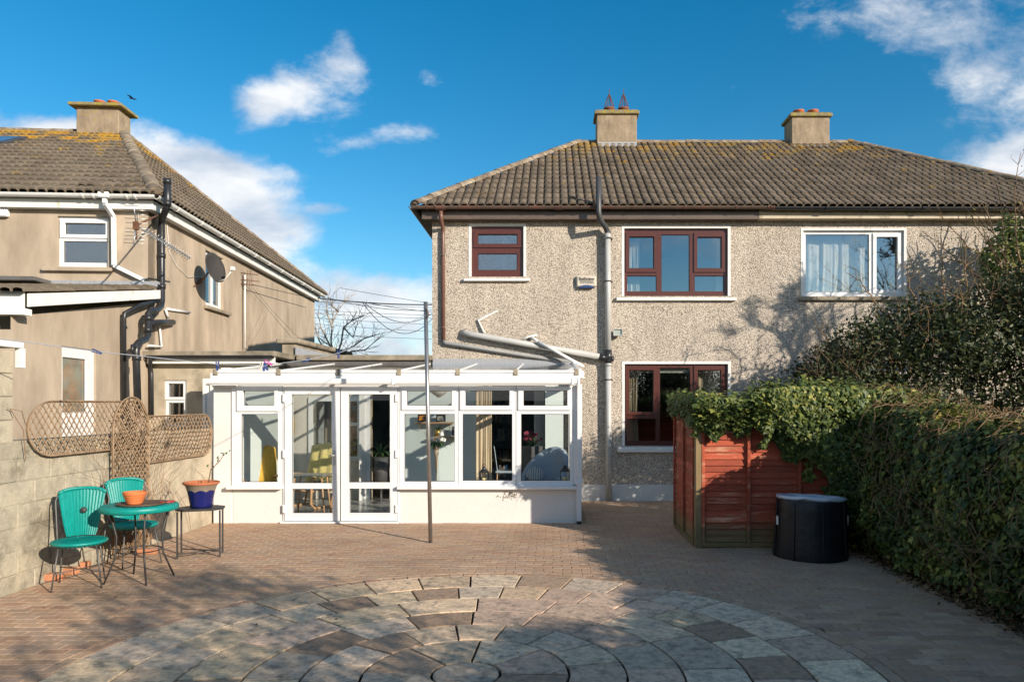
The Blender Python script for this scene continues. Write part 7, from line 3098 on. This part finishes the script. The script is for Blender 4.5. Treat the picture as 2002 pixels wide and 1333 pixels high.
def make_shrub():
    def crown_top(x):
        return np.interp(x, [3.55, 3.9, 4.4, 5.0, 5.6, 6.2, 6.9, 7.6, 9.0], [1.9, 2.25, 2.72, 3.05, 3.22, 3.30, 3.55, 3.8, 3.9])
    n_cl = 500
    cx_ = 8.6 - 4.9 * RNG.uniform(0, 1, n_cl) ** 1.2
    tp = crown_top(cx_) + np.array([.22 * noise.noise((a * 2.3, 5.0, 1.0)) for a in cx_])
    cz_ = tp - RNG.uniform(0, 1, n_cl) ** 1.25 * (tp - .7)
    cy_ = 10.75 + RNG.normal(0, .38, n_cl)
    P_, R_ = [], []
    for a, y_, z_ in zip(cx_, cy_, cz_):
        n_ = int(RNG.integers(60, 130))
        q = RNG.normal(0, 1, (n_, 3)) * np.array([.20, .20, .15]) + np.array([a, y_, z_])
        P_.append(q)
        R_.append(np.full(n_, RNG.uniform(-.15, .2)))
    pos = np.concatenate(P_)
    rb_ = np.concatenate(R_)
    keep = (pos[:, 2] < crown_top(pos[:, 0]) + .30) & (pos[:, 2] > .5) & (pos[:, 1] < 12.7)
    pos, rb_ = pos[keep], rb_[keep]
    nr = np.stack([RNG.normal(0, .7, len(pos)), RNG.normal(-.3, .7, len(pos)), RNG.normal(.7, .6, len(pos))], 1)
    rnd = RNG.beta(1.6, 2.4, len(pos)) * .8 + rb_
    leaves('foliage', pos, nr, RNG.uniform(.05, .095, len(pos)), sh, MT['shrub'], rnd, (OVAL_V, OVAL_F), .3)
    tr = MB()
    for (x, y, s) in ((4.6, 10.9, 1), (5.5, 10.7, 2), (6.4, 11.0, 3), (7.3, 10.8, 4), (4.1, 10.6, 5), (8.2, 10.9, 7)):
        m_, _ = branch_tree((x, y, -.1), (rr.uniform(-.3, .3), rr.uniform(-.2, .2), 1), 1.3, .035, 3, s * 13, .7, (2, 3), .66, .2, .08)
        n0 = len(tr.v)
        tr.v.extend(m_.v)
        tr.f.extend([[q + n0 for q in fc] for fc in m_.f])
        tr.m.extend(m_.m)
        tr.s.extend(m_.s)
    r3 = random.Random(5)
    for i in range(170):
        x = r3.uniform(3.7, 8.4)
        z = float(crown_top(x)) - abs(r3.gauss(0, .5))
        p = Vector((x, 10.75 - abs(r3.gauss(.25, .25)), z))
        d_ = Vector((r3.gauss(-.1, .5), r3.gauss(-.2, .4), r3.uniform(.1, 1))).normalized()
        L_ = r3.uniform(.2, .6)
        tr.tube([p, p + d_ * L_ * .5, p + d_ * L_ + Vector((r3.gauss(0, .05), 0, r3.gauss(0, .05)))], [.006, .0045, .002], 4, caps=False, mi=1)
    tr.build('trunk', [MT['bark'], MT['twig']], sh, fix=False)


make_shrub()

# bare shrub with whippy stems in front of the neighbouring house
bs_ = thing('bare_shrub', (7.6, 10.4, 0), 'leggy bare brown shrub reaching up to the neighbouring gutter', 'shrub')
b = MB()
rr = random.Random(19)
lvp = []
stems = [((2000, 600), (1930, 470), (1868, 372)), ((1985, 600), (1900, 480), (1832, 418)), ((2010, 560), (1965, 430), (1995, 300)), ((2040, 560), (2010, 400), (2030, 280)),
         ((1960, 610), (1900, 520), (1800, 452)), ((1900, 600), (1880, 540), (1890, 480)), ((1960, 600), (1975, 480), (1945, 345)), ((1850, 610), (1838, 540), (1846, 470)),
         ((1800, 610), (1775, 560), (1770, 515)), ((2040, 640), (1990, 560), (1905, 425)), ((2060, 600), (2040, 480), (1985, 390)), ((1930, 620), (1865, 560), (1820, 560)),
         ((1735, 620), (1690, 560), (1672, 540)), ((1625, 690), (1618, 670), (1612, 650)), ((2000, 640), (1940, 540), (1850, 500)), ((2030, 600), (1960, 500), (1915, 400))]
for (a0, a1, a2) in stems:
    Y0 = rr.uniform(11.0, 11.5)
    p, q, s_ = P(*a0, Y0), P(*a1, Y0 + rr.uniform(-.3, .3)), P(*a2, Y0 + rr.uniform(-.4, .4))
    p0 = Vector((p.x + .25, p.y, .9))
    pts = []
    for k in range(13):
        t_ = k / 12
        c = (p * (1 - t_) ** 2 + q * 2 * t_ * (1 - t_) + s_ * t_ * t_)
        pts.append(c + Vector((rr.gauss(0, .012), rr.gauss(0, .012), rr.gauss(0, .012))))
    pts = [p0] + pts
    b.tube(pts, [.016 * (1 - .8 * k / len(pts)) for k in range(len(pts))], 5, caps=False)
    for k in range(4, 13):
        for _ in range(2):
            if rr.random() < .6:
                d_ = (pts[k] - pts[k - 1]).normalized() + Vector((rr.gauss(0, .6), rr.gauss(0, .6), rr.gauss(0, .5)))
                L_ = rr.uniform(.12, .5)
                m1 = pts[k] + d_.normalized() * L_ * .5 + Vector((rr.gauss(0, .02), 0, rr.gauss(0, .02)))
                e1_ = m1 + (d_.normalized() + Vector((rr.gauss(0, .3), rr.gauss(0, .3), .2))).normalized() * L_ * .5
                b.tube([pts[k], m1, e1_], [.005, .0035, .002], 4, caps=False)
                lvp += [m1, e1_]
b.build('branches', MT['twig'], bs_, fix=False)
lp = np.array([tuple(q) for q in lvp for _ in range(2)]) + RNG.normal(0, .02, (len(lvp) * 2, 3))
leaves('leaf_buds', lp, RNG.normal(0, 1, lp.shape), RNG.uniform(.02, .045, len(lp)), bs_, MT['ivy'], RNG.uniform(.5, 1, len(lp)), (OVAL_V, OVAL_F), 0)

# ivy climbing at the edge of the frame
iv = thing('climbing_ivy', (8.3, 12.2, 0), 'dense bright ivy climbing high beside the neighbouring house gutter', 'ivy')
N = 5200
q = RNG.normal(0, 1, (N, 3))
q /= np.linalg.norm(q, axis=1, keepdims=True)
cen = np.array([[7.85, 12.1, 4.1], [8.1, 12.1, 3.5], [8.2, 12.2, 4.65]])[RNG.integers(0, 3, N)]
pos = cen + q * np.array([.68, .40, .62]) * (1 - np.abs(RNG.normal(0, .16, (N, 1))))
pos = pos + .12 * np.stack([fnoise(pos, 2.5, 8)] * 3, 1)
pos = pos[pos[:, 2] < 5.0]
leaves('foliage', pos, (pos - np.array([8.1, 12.3, 4.0])) + RNG.normal(0, .35, pos.shape) + np.array([0, -.3, .2]), RNG.uniform(.05, .10, len(pos)), iv, MT['ivy'], RNG.beta(2, 2.2, len(pos)))
m_, _ = branch_tree((8.5, 12.2, -.1), (0, 0, 1), 3.6, .07, 2, 4, .4, (2, 3), .4)
m_.build('stem', MT['bark'], iv, fix=False)

# bare tree just outside the frame whose shadow falls on the wall
bt = thing('bare_tree', (8.67, 9.2, 0), 'bare garden tree standing past the shrub with its shadow on the pebbledash', 'tree')
m_, _ = branch_tree((8.67, 9.2, 3.7), (-.05, .05, 1), .95, .11, 5, 52, .85, (2, 3), .72, .16, .06, .007)
m_.tube([(8.67, 9.2, -.1), (8.70, 9.2, 1.5), (8.62, 9.2, 2.8), (8.67, 9.2, 3.75)], [.15, .125, .115, .10], 10)
m_.build('trunk', MT['bark'], bt, fix=False)

# garden trees behind the lens that shade the near paving
def shade_tree(x, y, h, rad, n, seed, label, low=.8, sz=(.07, .13), cat='tree'):
    t_ = thing('garden_tree', (x, y, 0), label, cat, 'trees behind the viewpoint')
    r2 = np.random.default_rng(seed)
    m2, ends = branch_tree((x, y, -.1), (0, 0, 1), h * .42, .07, 3, seed, .7, (2, 4), .62, .16, .05)
    m2.build('trunk', MT['bark'], t_, fix=False)
    ncl = n // 45
    q_ = r2.normal(0, 1, (ncl, 3))
    q_ /= np.linalg.norm(q_, axis=1, keepdims=True)
    q_ *= r2.uniform(.25, 1, (ncl, 1)) ** .6
    c_ = q_ * np.array([rad, rad, (h - low) / 2]) + np.array([x, y, (h + low) / 2])
    ps = np.repeat(c_, 45, axis=0) + r2.normal(0, .16, (ncl * 45, 3))
    leaves('crown', ps, r2.normal(0, 1, ps.shape), r2.uniform(*sz, len(ps)), t_, MT['shrub'], r2.beta(1.6, 2.2, len(ps)), (OVAL_V, OVAL_F), .3, rng=r2)


shade_tree(4.6, -1.15, 3.0, 1.2, 9500, 101, 'leafy garden tree beside the hedge behind the viewpoint', .3)
shade_tree(5.2, -2.9, 4.0, 1.5, 12500, 103, 'taller leafy tree further back along the hedge')
shade_tree(3.9, -4.0, 3.9, 1.4, 10500, 107, 'spreading leafy tree at the foot of the garden')
shade_tree(4.4, -.2, 4.0, 1.1, 2300, 113, 'thin open topped tree reaching above the hedge', 2.7, (.06, .11))
t = thing('far_garden_wall', (0, -9, 0), 'plain garden end wall behind the viewpoint', 'wall')
b = MB()
b.box(-12, 12, -9.2, -9.0, -.1, 1.9)
b.build('wall', MT['render_grey'], t)

# distant bare tree over the garage roof
dt = thing('bare_tree', (-6.6, 24, 0), 'small bare grey tree beyond the parapet between the houses', 'tree')
rr = random.Random(2)
DY = 24.0
base = P(655, 700, DY)
m_ = MB()
m_.tube([(base.x, DY, -.1), (base.x, DY, base.z)], [.14, .09], 8)
limbs = [((655, 700), (648, 670), (649, 630), (662, 605), (680, 580)), ((657, 698), (668, 670), (672, 640), (690, 625), (712, 618)), ((658, 694), (690, 678), (715, 660), (745, 652)),
         ((655, 695), (640, 665), (628, 640), (620, 610)), ((657, 700), (690, 686), (715, 684), (730, 670)), ((650, 640), (640, 615), (640, 590)), ((672, 640), (690, 660), (700, 630)),
         ((655, 700), (632, 680), (622, 660), (617, 640)), ((662, 610), (650, 598), (646, 588))]
for l_ in limbs:
    pts = [P(x + rr.uniform(-1, 1), y, DY + .25 * (i - 1) * rr.uniform(-1, 1)) for i, (x, y) in enumerate(l_)]
    n_ = len(pts)
    m_.tube(pts, [.032 * (1 - .8 * i / (n_ - 1)) + .005 for i in range(n_)], 6, caps=False)
    for i in range(1, n_):
        for k in range(6):
            c = pts[i - 1].lerp(pts[i], rr.random())
            d_ = (pts[i] - pts[i - 1]).normalized() + Vector((rr.gauss(0, .7), rr.gauss(0, .5), rr.gauss(.15, .6)))
            L_ = rr.uniform(.2, .8)
            e0 = c + d_.normalized() * L_ * .5
            e1_ = e0 + (d_ + Vector((rr.gauss(0, .5), rr.gauss(0, .3), .3))).normalized() * L_ * .6
            m_.tube([c, e0, e1_], [.008, .006, .004], 4, caps=False)
            e2_ = e0 + (d_ + Vector((rr.gauss(0, .9), rr.gauss(0, .3), .2))).normalized() * L_ * .4
            m_.tube([e0, e2_], [.006, .004], 4, caps=False)
m_.build('trunk', MT['grey_twig'], dt, fix=False)

# overhead cables
def cable(pts, r, label):
    m2 = MB()
    m2.tube(pts, r, 5)
    tag(m2.build('overhead_cable', MT['wire']), label, 'cable', 'overhead cables between the houses')


WYd = 23.0


def cab(a, c, sag, r, label, Y0=WYd, Y1=WYd + 3):
    p, q = P(*a, Y0), P(*c, Y1)
    cable([p.lerp(q, k / 14) + Vector((0, 0, -sag * 4 * (k / 14) * (1 - k / 14))) for k in range(15)], r, label)


cab((622, 583), (900, 594), .10, .022, 'thick black cable leaving the tan house eaves')
cab((640, 582), (900, 600), .25, .010, 'thin cable running just under the thick one')
cab((665, 563), (900, 602), .02, .009, 'highest thin cable slanting down to the house corner', WYd + 6, WYd + 6)
cab((708, 590), (900, 612), .08, .010, 'thin cable branching from the thick one towards the pole top')
cab((708, 590), (860, 604), .95, .011, 'slack cable loop hanging under the thick cable')
cab((712, 591), (860, 600), .60, .011, 'second slack cable loop inside the first')
for k, (ya, yb) in enumerate(((605, 617), (612, 623), (620, 636), (632, 650), (650, 664), (588, 603))):
    cab((605, ya), (900, yb), .05, .008, ['faint cable below the slack loops, uppermost', 'faint cable crossing the bare tree top', 'faint cable crossing the middle of the bare tree',
                                           'faint cable over the lower bare branches', 'lowest faint cable above the flat roof', 'faint cable close under the thick cable'][k], WYd + 8, WYd + 8)
b = MB()
b.tube([WQ(483, 560, .05), WQ(520, 600, .1), P(570, 660, HY + .3)], .004, 4)
b.tube([WQ(492, 560, .05), WQ(530, 605, .1), P(585, 662, HY + .3)], .004, 4)
tag(b.build('stay_wires', MT['wire']), 'two thin stay wires slanting down across the tan side wall', 'wire')
b = MB()
cable([WQ(492, 556, .2), WQ(560, 572, .3), WQ(618, 585, .4)], .008, 'cable along the tan side wall from the small aerial to the eaves')

# bird in flight
bc = P(259, 193, 42)
b = MB()
sp = .02
body = [Vector((-.22, 0, .03)), Vector((-.10, 0, .02)), Vector((0, 0, 0)), Vector((.12, 0, -.035)), Vector((.26, 0, -.07))]
b.tube([bc + q for q in body], [.012, .035, .045, .04, .008], 8)
for s in (-1, 1):
    b.add([bc + Vector((.05, s * .03, .02)), bc + Vector((-.06, s * .03, .03)), bc + Vector((-.19, s * .20, .10)), bc + Vector((-.10, s * .36, .08)), bc + Vector((.02, s * .20, .07))], [(0, 1, 2, 3, 4)])
    b.add([bc + Vector((.05, s * .03, .012)), bc + Vector((-.06, s * .03, .022)), bc + Vector((-.19, s * .20, .092)), bc + Vector((-.10, s * .36, .072)), bc + Vector((.02, s * .20, .062))], [(0, 1, 2, 3, 4)])
tag(b.build('bird', MT['black_paint'], None, fix=False), 'small dark bird flying past the tan house chimney', 'bird')
print('OBJECTS', len(bpy.data.objects))
